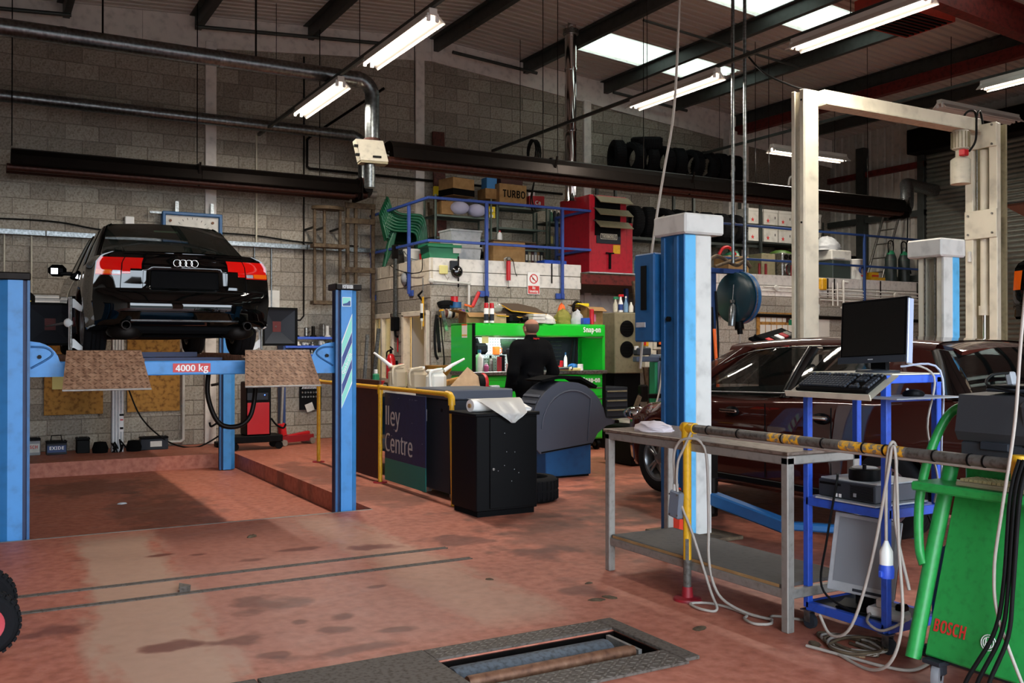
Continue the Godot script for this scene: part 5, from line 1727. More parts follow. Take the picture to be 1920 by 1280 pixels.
	for r in 2:
		for k in 7:
			P(sb, "socket", cy(V(-0.14 + k * 0.046, 0.08 - r * 0.07, 0.01), V(-0.14 + k * 0.046, 0.08 - r * 0.07, 0.04), 0.014, 10), M.steel)
	P(sb, "tag", bx(V(-0.02, -0.16, 0.03), V(0.13, 0.13, 0.004), 0.0, V(0, 0, 20)), M.white_dirty)
	# rack of blue bins and parts
	var pr_ := T("parts_rack", "wall rack with blue shelf rails full of metal parts", "rack", V(4.8, 0, -14.85))
	for x in [-0.55, 0.55]:
		P(pr_, "upright", bx(V(x, 0.95, 0), V(0.04, 1.8, 0.3), 0.004), M.navy)
	for y in [1.64, 1.5, 1.36, 1.2]:
		P(pr_, "shelf", bx(V(0, y, 0), V(1.1, 0.04, 0.3), 0.004), M.cart_blue)
	for r in 4:
		for k in 8:
			var y := [1.66, 1.52, 1.38, 1.22][r] as float
			var hgt := (0.12 + rng.randf() * 0.12) if r == 0 else 0.05 + rng.randf() * 0.04
			var xx := -0.46 + k * 0.13 + rng.randf_range(-0.02, 0.02)
			var o := T("spare_part", "odd metal engine part lying on the blue wall rack", "part", V(4.8 + xx, y, -14.75 + rng.randf_range(-0.05, 0.03)), rng.randf() * 180, "parts on the blue rack")
			var mm: Material = [M.steel, M.steel_dirty, M.black_steel, M.white_dirty][rng.randi() % 4]
			if k % 2:
				P(o, "flange", la([U(0, 0), U(0.055, 0), U(0.055, 0.02), U(0.03, 0.03), U(0.028, hgt), U(0, hgt)], 12), mm)
			else:
				P(o, "casting", mb().box(V(0, hgt / 2, 0), V(0.09, hgt, 0.06), 0.015).cyl(V(0, hgt * 0.5, 0.03), V(0, hgt * 0.5, 0.06), 0.02), mm)
	# old timber racks
	var tr := T("timber_rack", "old grey timber rack with a rounded top board against the block wall", "rack", V(4.92, 0, -14.6))
	for x in [-0.22, -0.06, 0.2]:
		P(tr, "post", bx(V(x, 2.92, 0), V(0.04, 1.52, 0.05), 0.004), M.wood)
		P(tr, "wall_bracket", bx(V(x, 3.4, -0.25), V(0.03, 0.03, 0.46)), M.black_steel)
	for y in [3.1, 2.2]:
		P(tr, "board", bx(V(0, y, 0.02), V(0.54, 0.06, 0.2), 0.004), M.wood)
	P(tr, "rounded_board", la([U(0, 0), U(0.27, 0), U(0.27, 0.05), U(0, 0.05)], 24, Transform3D(Basis.from_scale(V(1, 1, 0.6)), V(0, 3.68, 0))), M.wood)
	var t2 := T("timber_rack", "taller dark timber frame against the wall under the burner fan", "rack", V(5.5, 0, -14.75))
	for x in [-0.2, -0.06, 0.24]:
		P(t2, "post", bx(V(x, 1.92, 0), V(0.05, 3.84, 0.06), 0.004), M.wood)
	for y in [3.8, 3.55, 2.75]:
		P(t2, "board", bx(V(0.0, y, 0.05), V(0.52, 0.09, 0.03), 0.004), M.wood)

func battery(label: String, where: Vector3, s: Vector3, mat: Material, word: String, wm: Material, handle: bool) -> void:
	var t := T("car_battery", label, "battery", where)
	P(t, "case", bx(V(0, s.y * 0.42, 0), V(s.x, s.y * 0.84, s.z), 0.008), mat)
	P(t, "lid", bx(V(0, s.y * 0.92, 0), V(s.x + 0.008, s.y * 0.16, s.z + 0.008), 0.008), M.black)
	for x in [-0.35, 0.35]:
		P(t, "terminal", cy(V(s.x * x, s.y, 0.03), V(s.x * x, s.y + 0.018, 0.03), 0.011), M.steel)
	if word != "":
		var lab := P(t, "front_label", bx(V(0, s.y * 0.42, s.z / 2 + 0.001), V(s.x * 0.9, s.y * 0.5, 0.003)) if word != "-" else bx(V(0.02, s.y * 0.45, s.z / 2 + 0.001), V(0.16, 0.08, 0.003)), M.white_dirty if word != "EXIDE" else M.navy)
		if word != "-":
			txt(lab, "lettering", word, 0.045, at(V(0, s.y * 0.48, s.z / 2 + 0.004)), wm, s.x * 0.7, true)
	if handle:
		P(t, "handle", tb([V(-0.07, s.y, 0), V(-0.06, s.y + 0.07, 0), V(0.06, s.y + 0.07, 0), V(0.07, s.y, 0)], 0.008, 6), M.black)


# ---------------------------------------------------------------- goods on the storage deck
func green_chair(where: Vector3, turn: float, k: int) -> void:
	var t := T("garden_chair", "dark green moulded plastic garden chair in the stack on the deck", "chair", where, turn, "stacked green garden chairs")
	if not shared.has("chair_seat"):
		# local: the chair faces +x
		var rows := []
		for j in 7:
			var row := PackedVector3Array()
			for i in 9:
				var u := -1.0 + i / 4.0
				var v := j / 6.0
				row.append(V(-0.2 + 0.42 * v, 0.4 + 0.015 * u * u - 0.02 * sin(PI * v) + 0.012 * v, -u * (0.19 + 0.03 * v)))
			rows.append(row)
		shared.chair_seat = mb().loft(rows).loft(rows, false, true).mesh()
		var slats := []
		for k2 in 7:
			var z := -0.165 + k2 * 0.055
			var lean := 1.0 - absf(z) * 1.2
			slats.append(tb([V(-0.19, 0.4, z * 0.9), V(-0.27, 0.6, z), V(-0.335, 0.64 + 0.22 * lean, z * 1.1)], 0.018, 6).mesh())
		shared.chair_slats = slats
		var ar := []
		for i in 13:
			var a := PI * i / 12.0
			ar.append(V(-0.25 - 0.1 * sin(a), 0.46 + 0.42 * sin(a), -0.225 * cos(a)))
		shared.chair_hoop = tb(ar, 0.022, 8).mesh()
		for s in [-1, 1]:
			shared["chair_arm%d" % s] = tb(curve([V(-0.29, 0.66, s * 0.2), V(-0.14, 0.58, s * 0.25), V(0.1, 0.57, s * 0.26), V(0.2, 0.54, s * 0.26), V(0.25, 0.4, s * 0.24), V(0.28, 0.0, s * 0.25)]), 0.022, 8).mesh()
			shared["chair_leg%d" % s] = tb([V(-0.2, 0.42, s * 0.19), V(-0.29, 0.0, s * 0.23)], [0.03, 0.02], 8).mesh()
	P(t, "seat", shared.chair_seat, M.plastic_green)
	for m in shared.chair_slats:
		P(t, "back_slat", m, M.plastic_green)
	P(t, "back_hoop", shared.chair_hoop, M.plastic_green)
	for s in [-1, 1]:
		P(t, "arm_and_front_leg", shared["chair_arm%d" % s], M.plastic_green)
		P(t, "rear_leg", shared["chair_leg%d" % s], M.plastic_green)

func deck_goods() -> void:
	var Y := 2.785
	for k in 7:
		green_chair(V(6.08 + k * 0.02, Y + k * 0.045, -14.35), -18, k)
	var bk := T("bucket", "larger white plastic bucket with a wire handle beside the green chairs", "bucket", V(6.12, Y, -14.0))
	P(bk, "body", la([U(0, 0), U(0.12, 0), U(0.145, 0.24), U(0.155, 0.24), U(0.155, 0.27), U(0.14, 0.27), U(0.115, 0.02), U(0, 0.02)], 24), M.plastic_white)
	P(bk, "handle", tb(curve([V(-0.15, 0.24, 0), V(-0.1, 0.12, 0.14), V(0.1, 0.1, 0.15), V(0.15, 0.24, 0)]), 0.006, 6), M.galv)
	var b2 := T("bucket", "small white plastic bucket beside the green crate", "bucket", V(6.28, Y, -13.75))
	P(b2, "body", la([U(0, 0), U(0.06, 0), U(0.075, 0.2), U(0.08, 0.2), U(0.08, 0.23), U(0.07, 0.23), U(0, 0.22)], 18), M.plastic_white)
	P(b2, "band", la([U(0.078, 0.15), U(0.08, 0.17)], 18), M.mid_grey)
	tin("small red tin between the white buckets", V(6.16, Y, -13.7), 0.05, 0.18, M.red, M.red)
	var cr := T("crate", "green folding crate with a paper label at the deck edge", "crate", V(6.18, Y, -13.1), -4)
	P(cr, "body", pr([U(-0.22, 0), U(0.22, 0), U(0.26, 0.24), U(-0.26, 0.24)], 0.36), M.crate_green)
	P(cr, "rim", bx(V(0, 0.23, 0), V(0.56, 0.05, 0.42), 0.01), M.crate_green)
	for x in [-0.12, 0.12]:
		P(cr, "lid_flap", bx(V(x, 0.262, 0), V(0.24, 0.012, 0.38), 0.003), M.crate_green)
	P(cr, "paper_label", bx(V(0.2, 0.2, 0.2), V(0.13, 0.14, 0.004)), M.white_dirty)
	carton("brown carton standing askew behind the green crate", V(6.5, Y, -13.75), V(0.3, 0.42, 0.25), M.card, 20)
	for k in 2:
		var tt := T("storage_tote", ["lower grey plastic storage tote at the deck edge", "upper grey plastic storage tote stacked on another"][k], "tote", V(6.6, Y + k * 0.26, -13.25), 2.0 * k)
		P(tt, "tub", pr([U(-0.24, 0), U(0.24, 0), U(0.27, 0.255), U(-0.27, 0.255)], 0.38), M.pale_grey)
		P(tt, "rim", bx(V(0, 0.245, 0), V(0.56, 0.03, 0.42), 0.006), M.pale_grey)
		P(tt, "grip", bx(V(0.275, 0.19, 0), V(0.02, 0.04, 0.14), 0.005), M.mid_grey)
	carton("large brown carton at the deck edge under a loose board", V(7.33, Y, -13.15), V(0.56, 0.36, 0.36), M.card, -3)
	O("loose_board", "thin dark board lying across the large brown carton", "board", bx(Vector3.ZERO, V(0.8, 0.02, 0.34), 0.002), M.wood, V(7.42, Y + 0.375, -13.15), 4)
	bottle("small white bottle with a red nozzle on the loose board", V(7.22, Y + 0.386, -13.1), 0.04, 0.16, M.white, M.red)
	O("blue_tray", "shallow blue plastic tray at the deck edge by the red heater", "tray", mb().box(V(0, 0.05, 0), V(0.42, 0.1, 0.26), 0.01), M.cart_blue, V(8.12, Y, -13.0))
	# metal shelving
	shelving("green-grey metal shelving with a black seat on the deck", V(7.2, Y, -14.55), 1.05, 1.25, 0.45, [0.15, 0.55, 0.92], mt("5d6b63", 0.5, 0.4))
	shelving("green-grey metal shelving with files under the turbo carton", V(8.35, Y, -14.55), 1.0, 1.2, 0.45, [0.1, 0.42, 0.78, 1.15], mt("5d6b63", 0.5, 0.4))
	shelving("green-grey metal shelving of tins beside the red heater", V(9.2, 2.692, -14.55), 0.6, 1.24, 0.45, [0.19, 0.64, 1.04], mt("5d6b63", 0.5, 0.4))
	# cartons on top
	carton("brown carton with a black printed band on top of the shelving", V(7.15, 4.04, -14.5), V(0.46, 0.3, 0.4), M.card, 12)
	O("printed_band", "black printed band around the carton on top of the shelving", "print", mb().box(V(0, 0.06, 0), V(0.464, 0.11, 0.404)), M.black_matt, V(7.15, 4.04, -14.5), 12)
	for k in 2:
		O("helmet_bag", "pale lilac cloth bundle on the deck shelving", "bundle", mb().ball(Vector3.ZERO, V(0.17, 0.11, 0.14)), mt("b9b9d6", 0.9), V(7.1 + k * 0.32, 3.83 - k * 0.02, -14.28), 0.0, "cloth bundles on the shelving")
	var tc := carton("brown carton printed TURBO on top of the shelving", V(8.12, 3.95, -14.45), V(0.56, 0.36, 0.36), M.card, 3)
	txt(tc, "lettering", "TURBO", 0.13, at(V(0.02, 0.19, 0.183)), M.black_matt, 0.46, true)
	carton("dark lidded carton on top of the turbo carton", V(8.12, 4.312, -14.45), V(0.44, 0.14, 0.3), M.brown_board, 0, false)
	O("blue_box", "small blue box on top of the shelving beside the turbo carton", "box", bx(Vector3.ZERO, V(0.2, 0.2, 0.2), 0.004), mt("3f86c4", 0.6), V(7.78, 4.32, -14.5))
	carton("brown carton under the small blue box", V(7.75, 4.04, -14.5), V(0.24, 0.18, 0.3), M.card, 0, false)
	var rb := T("red_carton", "red and white carton on the upper shelf by the turbo carton", "box", V(8.62, 3.945, -14.35), -12)
	P(rb, "carton", bx(V(0, 0.1, 0), V(0.28, 0.2, 0.2), 0.004), M.red)
	P(rb, "white_flap", bx(V(-0.07, 0.23, 0.02), V(0.12, 0.08, 0.01), 0.0, V(10, 0, 8)), M.white)
	txt(rb, "lettering", "Ca", 0.07, at(V(0.02, 0.08, 0.104)), M.white, 0.1, true)
	# things standing on the shelves
	O("black_chair", "black moulded chair shell on the deck shelving", "chair", mb().box(V(0, 0.26, -0.1), V(0.36, 0.52, 0.1), 0.04, V(-8, 0, 0)).box(V(0, 0.06, 0.06), V(0.38, 0.1, 0.3), 0.04), M.black, V(7.45, 3.0, -14.4))
	carton("brown carton on the deck shelving beside the black seat", V(7.86, 3.0, -14.4), V(0.24, 0.24, 0.25), M.card, 5)
	for k in 3:
		var yb := T("yellow_pack", "yellow and white pack on the deck shelving", "pack", V(7.05 + [0.0, 0.7, 0.7][k], [3.34, 3.71, 3.81][k], -14.38), 0, "yellow packs on the shelving")
		P(yb, "pack", bx(V(0, 0.05, 0), V(0.12, 0.095, 0.1), 0.003), M.bright_yellow)
		P(yb, "white_face", bx(V(-0.02, 0.03, 0.051), V(0.07, 0.05, 0.002)), M.white)
	carton("small brown carton low on the deck shelving", V(6.88, 3.71, -14.4), V(0.22, 0.22, 0.22), M.card, 0, false)
	for k in 11:
		var f := T("lever_arch_file", "upright file in the row on the middle deck shelf", "file", V(8.15 + k * 0.062, 2.89, -14.5), 0, "files on the deck shelf")
		P(f, "cover", bx(V(0, 0.15, 0), V(0.055, 0.29 + rng.randf() * 0.02, 0.26), 0.004), [M.dark_grey, M.beige, M.brown_board, M.mid_grey, M.card][k % 5])
		P(f, "spine_label", bx(V(0, 0.18, 0.131), V(0.035, 0.1, 0.002)), M.paper)
	for k in 4:
		bottle("dark green oil bottle on the upper deck shelf", V(8.98 + k * 0.08, 3.74, -14.4), 0.036, 0.2 + 0.03 * (k % 2), M.plastic_green if k == 0 else M.dark_grey, M.white, "oil bottles on the deck shelf")
	for k in 6:
		tin("small pale tin on the deck shelf beside the red heater", V(8.98 + k * 0.08, 3.34, -14.4), 0.034, 0.13, [M.paper_yellow, M.pale_grey, M.steel, M.yellow][k % 4], M.steel, "tins on the deck shelf")
	O("dark_bundle", "dark bundle lying on the middle deck shelf", "bundle", mb().ball(Vector3.ZERO, V(0.24, 0.07, 0.14)), M.wood_red, V(8.5, 3.28, -14.45))
	O("timber_board", "tall brown timber board leaning on the block wall beside the white column", "board", bx(V(0, 1.22, 0), V(0.22, 2.45, 0.05), 0.004, V(0, 0, 1.5)), M.wood_red, V(7.05, Y, -14.95))
	O("yellow_tape", "yellow tape wrapped round the timber board", "tape", bx(V(0, 0, 0), V(0.235, 0.16, 0.064), 0.004), M.bright_yellow, V(7.05, 4.2, -14.95))
	O("thin_timber", "thin timber strips leaning beside the tall board", "strips", mb().box(V(0, 0.6, 0), V(0.04, 1.2, 0.02), 0.0, V(0, 0, 4)).box(V(0.08, 0.55, 0), V(0.04, 1.1, 0.02), 0.0, V(0, 0, 7)), M.wood, V(6.85, Y, -14.9))
	# space heater
	var h := T("space_heater", "red space heater cabinet with three tilted louvres on the deck", "heater", V(9.1, 2.7, -13.15))
	P(h, "cabinet", bx(V(-0.06, 0.64, -0.02), V(0.74, 1.26, 0.9), 0.012), M.heater_red)
	P(h, "side_cabinet", bx(V(0.37, 0.43, 0.0), V(0.13, 0.84, 0.86), 0.008), M.heater_red)
	P(h, "base_plate", bx(V(0, 0.005, 0), V(0.9, 0.02, 0.94)), M.pale_grey)
	P(h, "outlet", bx(V(-0.08, 0.92, 0.435), V(0.5, 0.62, 0.02)), M.black_matt)
	for k in 3:
		P(h, "louvre", bx(V(0.0, 1.19 - k * 0.2, 0.52), V(0.66, 0.012, 0.19), 0.0, V(38, 0, 0)), M.beige)
		P(h, "louvre_pin", cy(V(-0.36, 1.25 - k * 0.2, 0.45), V(-0.3, 1.25 - k * 0.2, 0.45), 0.012), M.steel)
	var np := P(h, "grey_panel", bx(V(-0.06, 0.62, 0.437), V(0.48, 0.27, 0.012)), M.dark_grey)
	P(np, "name_frame", bx(V(-0.06, 0.6, 0.444), V(0.33, 0.09, 0.004)), M.pale_beige)
	P(np, "name_field", bx(V(-0.06, 0.6, 0.446), V(0.31, 0.07, 0.004)), M.dark_grey)
	txt(np, "lettering", "THERMOBILE", 0.055, at(V(-0.06, 0.6, 0.45)), M.pale_beige, 0.28, true)
	P(h, "warning_label", bx(V(0.1, 0.4, 0.437), V(0.14, 0.14, 0.004)), M.yellow)
	P(h, "thermostat_bracket", mb().box(V(-0.05, 0.2, 0.46), V(0.03, 0.26, 0.03)).box(V(-0.05, 0.33, 0.46), V(0.15, 0.02, 0.03)), M.black)
	# jerrycans and blue case behind
	for k in 2:
		var jc := T("fuel_can", ["red ribbed fuel can hung behind the heater, upper one", "red ribbed fuel can standing behind the heater, lower one"][k], "can", V(9.95 + k * 0.05, 3.4 - k * 0.33, -14.1), 0)
		P(jc, "can", bx(V(0, 0.15, 0), V(0.26, 0.3, 0.16), 0.03), M.red)
		for r in 3:
			P(jc, "rib", bx(V(-0.07 + r * 0.07, 0.16, 0.082), V(0.02, 0.2, 0.012), 0.004), M.red)
	O("fuel_can_shelf", "narrow dark shelf behind the heater carrying fuel cans", "shelf", mb().box(V(0, 0.69, 0), V(0.5, 0.02, 0.3)).box(V(0, 0.36, 0), V(0.5, 0.02, 0.3)).box(V(-0.24, 0.35, 0), V(0.02, 0.7, 0.3)).box(V(0.24, 0.35, 0), V(0.02, 0.7, 0.3)), M.black_steel, V(9.97, 2.695, -14.1))
	var bc := T("blue_case", "blue plastic tool case on the deck right of the red heater", "case", V(10.15, 2.695, -13.25), 5)
	P(bc, "shell", bx(V(0, 0.16, 0), V(0.26, 0.32, 0.2), 0.02), mt("3a94c9", 0.5))
	P(bc, "label", bx(V(-0.03, 0.2, 0.102), V(0.1, 0.1, 0.003)), M.white_dirty)
	P(bc, "rib", bx(V(0.09, 0.16, 0.104), V(0.03, 0.28, 0.012), 0.004), M.deep_blue)
	# tyre racking
	var tk := T("tyre_rack", "dark two-level tyre rack high against the gable wall", "rack", V(12.1, 2.785, -14.5))
	for x in [-1.85, 0.0, 1.75]:
		for z in [-0.3, 0.3]:
			P(tk, "upright", bx(V(x, 1.0 if x > -1.0 else 0.955, z), V(0.05, 2.0 if x > -1.0 else 2.09, 0.05)), M.purlin)
	for y in [0.75, 1.95]:
		for z in [-0.2, 0.2]:
			P(tk, "bearer", bx(V(0, y, z), V(3.6, 0.05, 0.05)), M.purlin)
	for k in 9:
		tyre("black used tyre standing in the upper row of the tyre rack", V(10.5 + k * 0.36, 4.98 + 0.09, -14.5), V(0, rng.randf_range(-20, 20), 90), 0.3, 0.22, "tyres in the upper rack row")
	for k in 9:
		tyre("black used tyre standing in the lower row of the tyre rack", V(10.5 + k * 0.36, 3.87, -14.5), V(0, rng.randf_range(-20, 20), 90), 0.3, 0.22, "tyres in the lower rack row")
	tyre("black tyre lying across the top of the upper rack row", V(11.2, 5.4, -14.5), V(12, 0, 8), 0.3, 0.22)


# ---------------------------------------------------------------- the tool chest and what is on it
func tool_chest() -> void:
	var t := T("tool_chest", "large green roller tool chest with a hutch, steel worktop and pegboard", "tool chest", V(6.965, 0, -11.75))
	var W := 2.17
	var g = M.snap_green
	P(t, "lower_cabinet", bx(V(0, 0.63, -0.01), V(W, 0.94, 0.66), 0.008), g)
	P(t, "worktop", bx(V(0, 1.135, 0.01), V(W + 0.04, 0.05, 0.72), 0.006), M.steel)
	for k in 5:
		for sd in 2:
			var ya := [0.985, 0.83, 0.66, 0.47, 0.26][k] as float
			var hh := [0.12, 0.13, 0.15, 0.17, 0.2][k] as float
			var x0 := (-W / 2 + 0.05) if sd == 0 else 0.03
			var wd := W / 2 - 0.08
			var d := P(t, "drawer", bx(V(x0 + wd / 2, ya + 0.02, 0.325), V(wd, hh, 0.02), 0.005), g)
			P(d, "drawer_pull", bx(V(x0 + wd / 2, ya + 0.02 + hh / 2 - 0.012, 0.338), V(wd, 0.02, 0.012), 0.004), M.steel if k > 0 else M.snap_green)
	for x in [-W / 2 + 0.012, W / 2 - 0.012]:
		P(t, "corner_strip", bx(V(x, 0.63, 0.325), V(0.05, 0.94, 0.03), 0.006), M.black)
		for z in [-0.25, 0.25]:
			var cs := P(t, "castor", cy(V(x * 0.92 - 0.025, 0.08, z), V(x * 0.92 + 0.025, 0.08, z), 0.078, 20), M.black)
			P(cs, "castor_hub", cy(V(x * 0.92 - 0.03, 0.08, z), V(x * 0.92 + 0.03, 0.08, z), 0.035), M.steel)
	# hutch: sides, top lip, back
	for s in [-1, 1]:
		P(t, "hutch_side", bx(V(s * (W / 2 - 0.02), 1.49, -0.02), V(0.04, 0.66, 0.66), 0.006), g)
		P(t, "corner_strip", bx(V(s * (W / 2 - 0.02), 1.49, 0.32), V(0.05, 0.66, 0.03), 0.006), M.black if s < 0 else g)
	P(t, "hutch_top", bx(V(0, 1.81, -0.02), V(W, 0.03, 0.66), 0.006), g)
	P(t, "hutch_lip", pr([U(0.3, 1.825), U(0.345, 1.8), U(0.355, 1.66), U(0.335, 1.64), U(0.3, 1.64)], W - 0.06, Transform3D(Basis(V(0, 0, 1), V(0, 1, 0), V(-1, 0, 0)), Vector3.ZERO)), g)
	P(t, "lid_edge", bx(V(0, 1.635, 0.3), V(W - 0.1, 0.014, 0.06)), M.chrome)
	var pb := P(t, "pegboard", bx(V(-0.45, 1.4, -0.32), V(1.2, 0.48, 0.012)), M.white)
	var holes := mb()
	for i in 28:
		for j in 11:
			holes.box(V(-1.02 + i * 0.042, 1.19 + j * 0.042, -0.313), V(0.01, 0.01, 0.004))
	P(pb, "peg_holes", holes, M.black).set_meta("kind", "stuff")
	P(t, "dark_back_panel", bx(V(0.6, 1.4, -0.32), V(0.9, 0.48, 0.012)), M.dark_grey)
	P(t, "inner_shelf", bx(V(-0.72, 1.385, -0.1), V(0.6, 0.015, 0.3)), M.mid_grey)
	var sl := P(t, "strip_light", bx(V(-0.5, 1.79, 0.2), V(0.9, 0.02, 0.04)), glow("f4f8ff", 4.0))
	var al := AreaLight3D.new()
	al.name = "hutch_light"
	al.area_size = U(0.88, 0.04)
	al.light_energy = 1.6
	al.light_color = Color("eef4ff")
	al.rotation.x = -PI / 2
	al.position = V(-0.5, 1.775, 0.2)
	al.shadow_enabled = true
	al.area_range = 3.0
	t.add_child(al)
	for y in [1.745, 1.02]:
		txt(t, "logo", "Snap-on", 0.075, at(V(0.84, y, 0.362 if y > 1.5 else 0.345), V(-4 if y > 1.5 else 0, 0, 0)), M.white, 0.3, true, 0.006)
	P(t, "side_notice", bx(V(-W / 2 - 0.002, 1.72, 0.08), V(0.003, 0.19, 0.16)), M.paper)
	P(t, "side_notice_band", bx(V(-W / 2 - 0.004, 1.805, 0.08), V(0.003, 0.02, 0.16)), M.orange)
	P(t, "side_notice_band", bx(V(-W / 2 - 0.004, 1.66, 0.08), V(0.003, 0.015, 0.16)), M.yellow)
	P(t, "stuck_note", bx(V(-0.9, 1.6, 0.335), V(0.1, 0.1, 0.003)), M.paper_yellow)
	# on the worktop and shelf
	var wy := 1.16
	bottle("tall clear bottle with a blue cap at the left of the worktop", V(6.02, wy, -11.5), 0.05, 0.3, M.white_dirty, M.deep_blue)
	bottle("small pink bottle at the left of the worktop", V(6.1, wy, -11.45), 0.035, 0.12, mt("9c3f6e", 0.4), M.white)
	bottle("slim steel bottle with a black cap on the worktop", V(6.22, wy, -11.55), 0.035, 0.22, M.steel, M.black)
	tin("red spray can beside the steel bottle on the worktop", V(6.33, wy, -11.5), 0.033, 0.2, M.dark_red, M.black)
	tin("dark tall can beside the red spray can on the worktop", V(6.42, wy, -11.58), 0.04, 0.22, M.black, M.black)
	tin("pink and white mug shaped pot on the worktop", V(6.45, wy, -11.42), 0.05, 0.11, mt("c9a2a0", 0.5), M.white)
	O("black_folder", "tall black folder leaning in the tool chest", "folder", bx(V(0, 0.16, 0), V(0.2, 0.32, 0.05), 0.01, V(-8, 0, 4)), M.black, V(6.62, wy, -11.6))
	var mg := T("mug", "orange mug on the tool chest shelf", "mug", V(6.4, 1.393, -11.72))
	P(mg, "cup", la([U(0, 0), U(0.05, 0), U(0.052, 0.11), U(0.046, 0.11), U(0.044, 0.01), U(0, 0.01)], 18), M.orange)
	P(mg, "handle", tb(curve([V(0.05, 0.09, 0), V(0.09, 0.08, 0), V(0.09, 0.03, 0), V(0.05, 0.02, 0)]), 0.008, 6), M.orange)
	O("black_pouch", "black tool pouch on the shelf left of the mug", "pouch", mb().box(V(0, 0.08, 0), V(0.22, 0.16, 0.12), 0.04).box(V(-0.05, 0.18, 0), V(0.05, 0.1, 0.04), 0.01, V(0, 0, 20)), M.black_matt, V(6.18, 1.393, -11.78))
	O("diagnostic_tablet", "black square tablet on the shelf right of the mug", "tablet", bx(V(0, 0.11, 0), V(0.26, 0.22, 0.04), 0.01, V(-12, 0, 0)), M.screen, V(6.62, 1.393, -11.74), 5)
	for k in 6:
		var sd := T("screwdriver", "long handled screwdriver racked at the back of the tool chest", "screwdriver", V(7.35, 1.3 + k * 0.055, -12.03), 0, "screwdrivers in the chest")
		P(sd, "handle", cy(V(0.0, 0, 0), V(0.12, 0, 0), 0.016, 8), M.black)
		P(sd, "blade", cy(V(0.12, 0, 0), V(0.34, 0, 0), 0.005, 6), M.steel)
	bottle("white applicator bottle standing on the right of the worktop", V(7.42, wy, -11.5), 0.025, 0.26, M.white, M.deep_blue)
	O("blue_glove", "crumpled blue glove on the right of the worktop", "glove", mb().ball(V(0, 0.04, 0), V(0.08, 0.04, 0.06)), mt("2f7fd0", 0.5), V(7.58, wy + 0.02, -11.55))
	tin("white paper cup on the right of the worktop", V(7.62, wy, -11.42), 0.04, 0.09, M.white, M.white)
	O("red_ratchet", "red and black air ratchet lying on the worktop", "ratchet", mb().cyl(V(-0.12, 0.04, 0), V(0.06, 0.04, 0), 0.03).cyl(V(0.06, 0.04, 0), V(0.06, 0.14, 0.02), 0.025), M.red, V(7.25, wy, -11.45))
	O("chrome_ratchet", "chrome air tool lying beside the red one on the worktop", "air tool", mb().cyl(V(-0.1, 0.03, 0), V(0.1, 0.03, 0.02), 0.028).ball(V(0.1, 0.03, 0.02), V(0.04, 0.035, 0.04)), M.chrome, V(7.3, wy, -11.36))
	O("drip_tray", "shallow pale tray on the right of the worktop", "tray", mb().box(V(0, 0.02, 0), V(0.2, 0.04, 0.14), 0.008), M.paper_yellow, V(7.46, wy, -11.38))
	O("hanging_tools", "dark hanging pry bars at the right end of the tool chest", "pry bars", mb().cyl(V(0, 0, 0), V(0.06, 0.4, 0), 0.015).cyl(V(0.1, 0, 0), V(0.14, 0.42, 0), 0.015), M.black_steel, V(7.78, 1.2, -11.95))
	# on top of the hutch
	var ty := 1.828
	carton("open brown carton with its flap out on the left of the tool chest", V(6.08, ty, -11.75), V(0.36, 0.14, 0.3), M.card, -6, false, true)
	for k in 2:
		var sp := T("spray_can", "red capped spray can standing on the tool chest", "spray can", V(6.1 + k * 0.085, ty, -11.45), 40 * k, "red capped spray cans")
		P(sp, "can", la([U(0, 0), U(0.033, 0), U(0.033, 0.19), U(0.02, 0.21), U(0, 0.21)], 16), M.white)
		P(sp, "print", la([U(0.0335, 0.03), U(0.0335, 0.12)], 16), M.dark_grey)
		P(sp, "cap", la([U(0.031, 0.2), U(0.03, 0.27), U(0.0, 0.275)], 16), M.red)
	carton("low brown carton behind the spray cans on the tool chest", V(6.35, ty, -11.7), V(0.26, 0.13, 0.26), M.card_pale, 4, false)
	O("clear_bag", "clear plastic bag crumpled on the cartons", "bag", mb().ball(Vector3.ZERO, V(0.15, 0.09, 0.12), 10, 6), glass("cfd6c4", 0.35), V(6.35, ty + 0.22, -11.72))
	for k in 2:
		var cm := T("car_mat", ["brown car mat with yellow edging on the tool chest, lower and wider", "brown car mat with yellow edging laid on the other mat"][k], "mat", V(6.78 + k * 0.06, ty + 0.15 + k * 0.07, -11.75), 8.0 * k)
		var pg := [U(-0.45 + k * 0.12, -0.2), U(0.5 - k * 0.2, -0.22), U(0.55 - k * 0.22, 0.1), U(0.1, 0.24), U(-0.4 + k * 0.1, 0.16)]
		var xf := Transform3D(Basis(V(1, -0.05, 0), V(0, 0.35, -1).normalized(), V(0.02, 1, 0.35).normalized()), Vector3.ZERO)
		P(cm, "mat", pr(pg, 0.02, xf), mt("4a3a2a", 0.95))
		var rim := []
		for p in pg:
			rim.append(xf * V(p.x, p.y, 0))
		rim.append(rim[0])
		P(cm, "edging", tb(rim, 0.009, 6), M.yellow)
	carton("small brown carton under the car mats", V(6.95, ty, -11.7), V(0.3, 0.13, 0.24), M.card_pale, 0, false)
	O("dark_air_tools", "heap of black air tools under the car mats", "air tools", mb().box(V(0, 0.06, 0), V(0.22, 0.11, 0.14), 0.03, V(0, 20, 0)).cyl(V(0.1, 0.05, 0.08), V(0.24, 0.07, 0.06), 0.035), M.black, V(6.6, ty, -11.6))
	O("file_rack", "white ring binders lying on the tool chest", "binders", mb().box(V(0, 0.025, 0), V(0.22, 0.04, 0.2), 0.004).box(V(0, 0.07, 0), V(0.2, 0.04, 0.2), 0.004).box(V(0.01, 0.115, 0), V(0.2, 0.04, 0.2), 0.004), M.white_dirty, V(6.9, ty, -11.48))
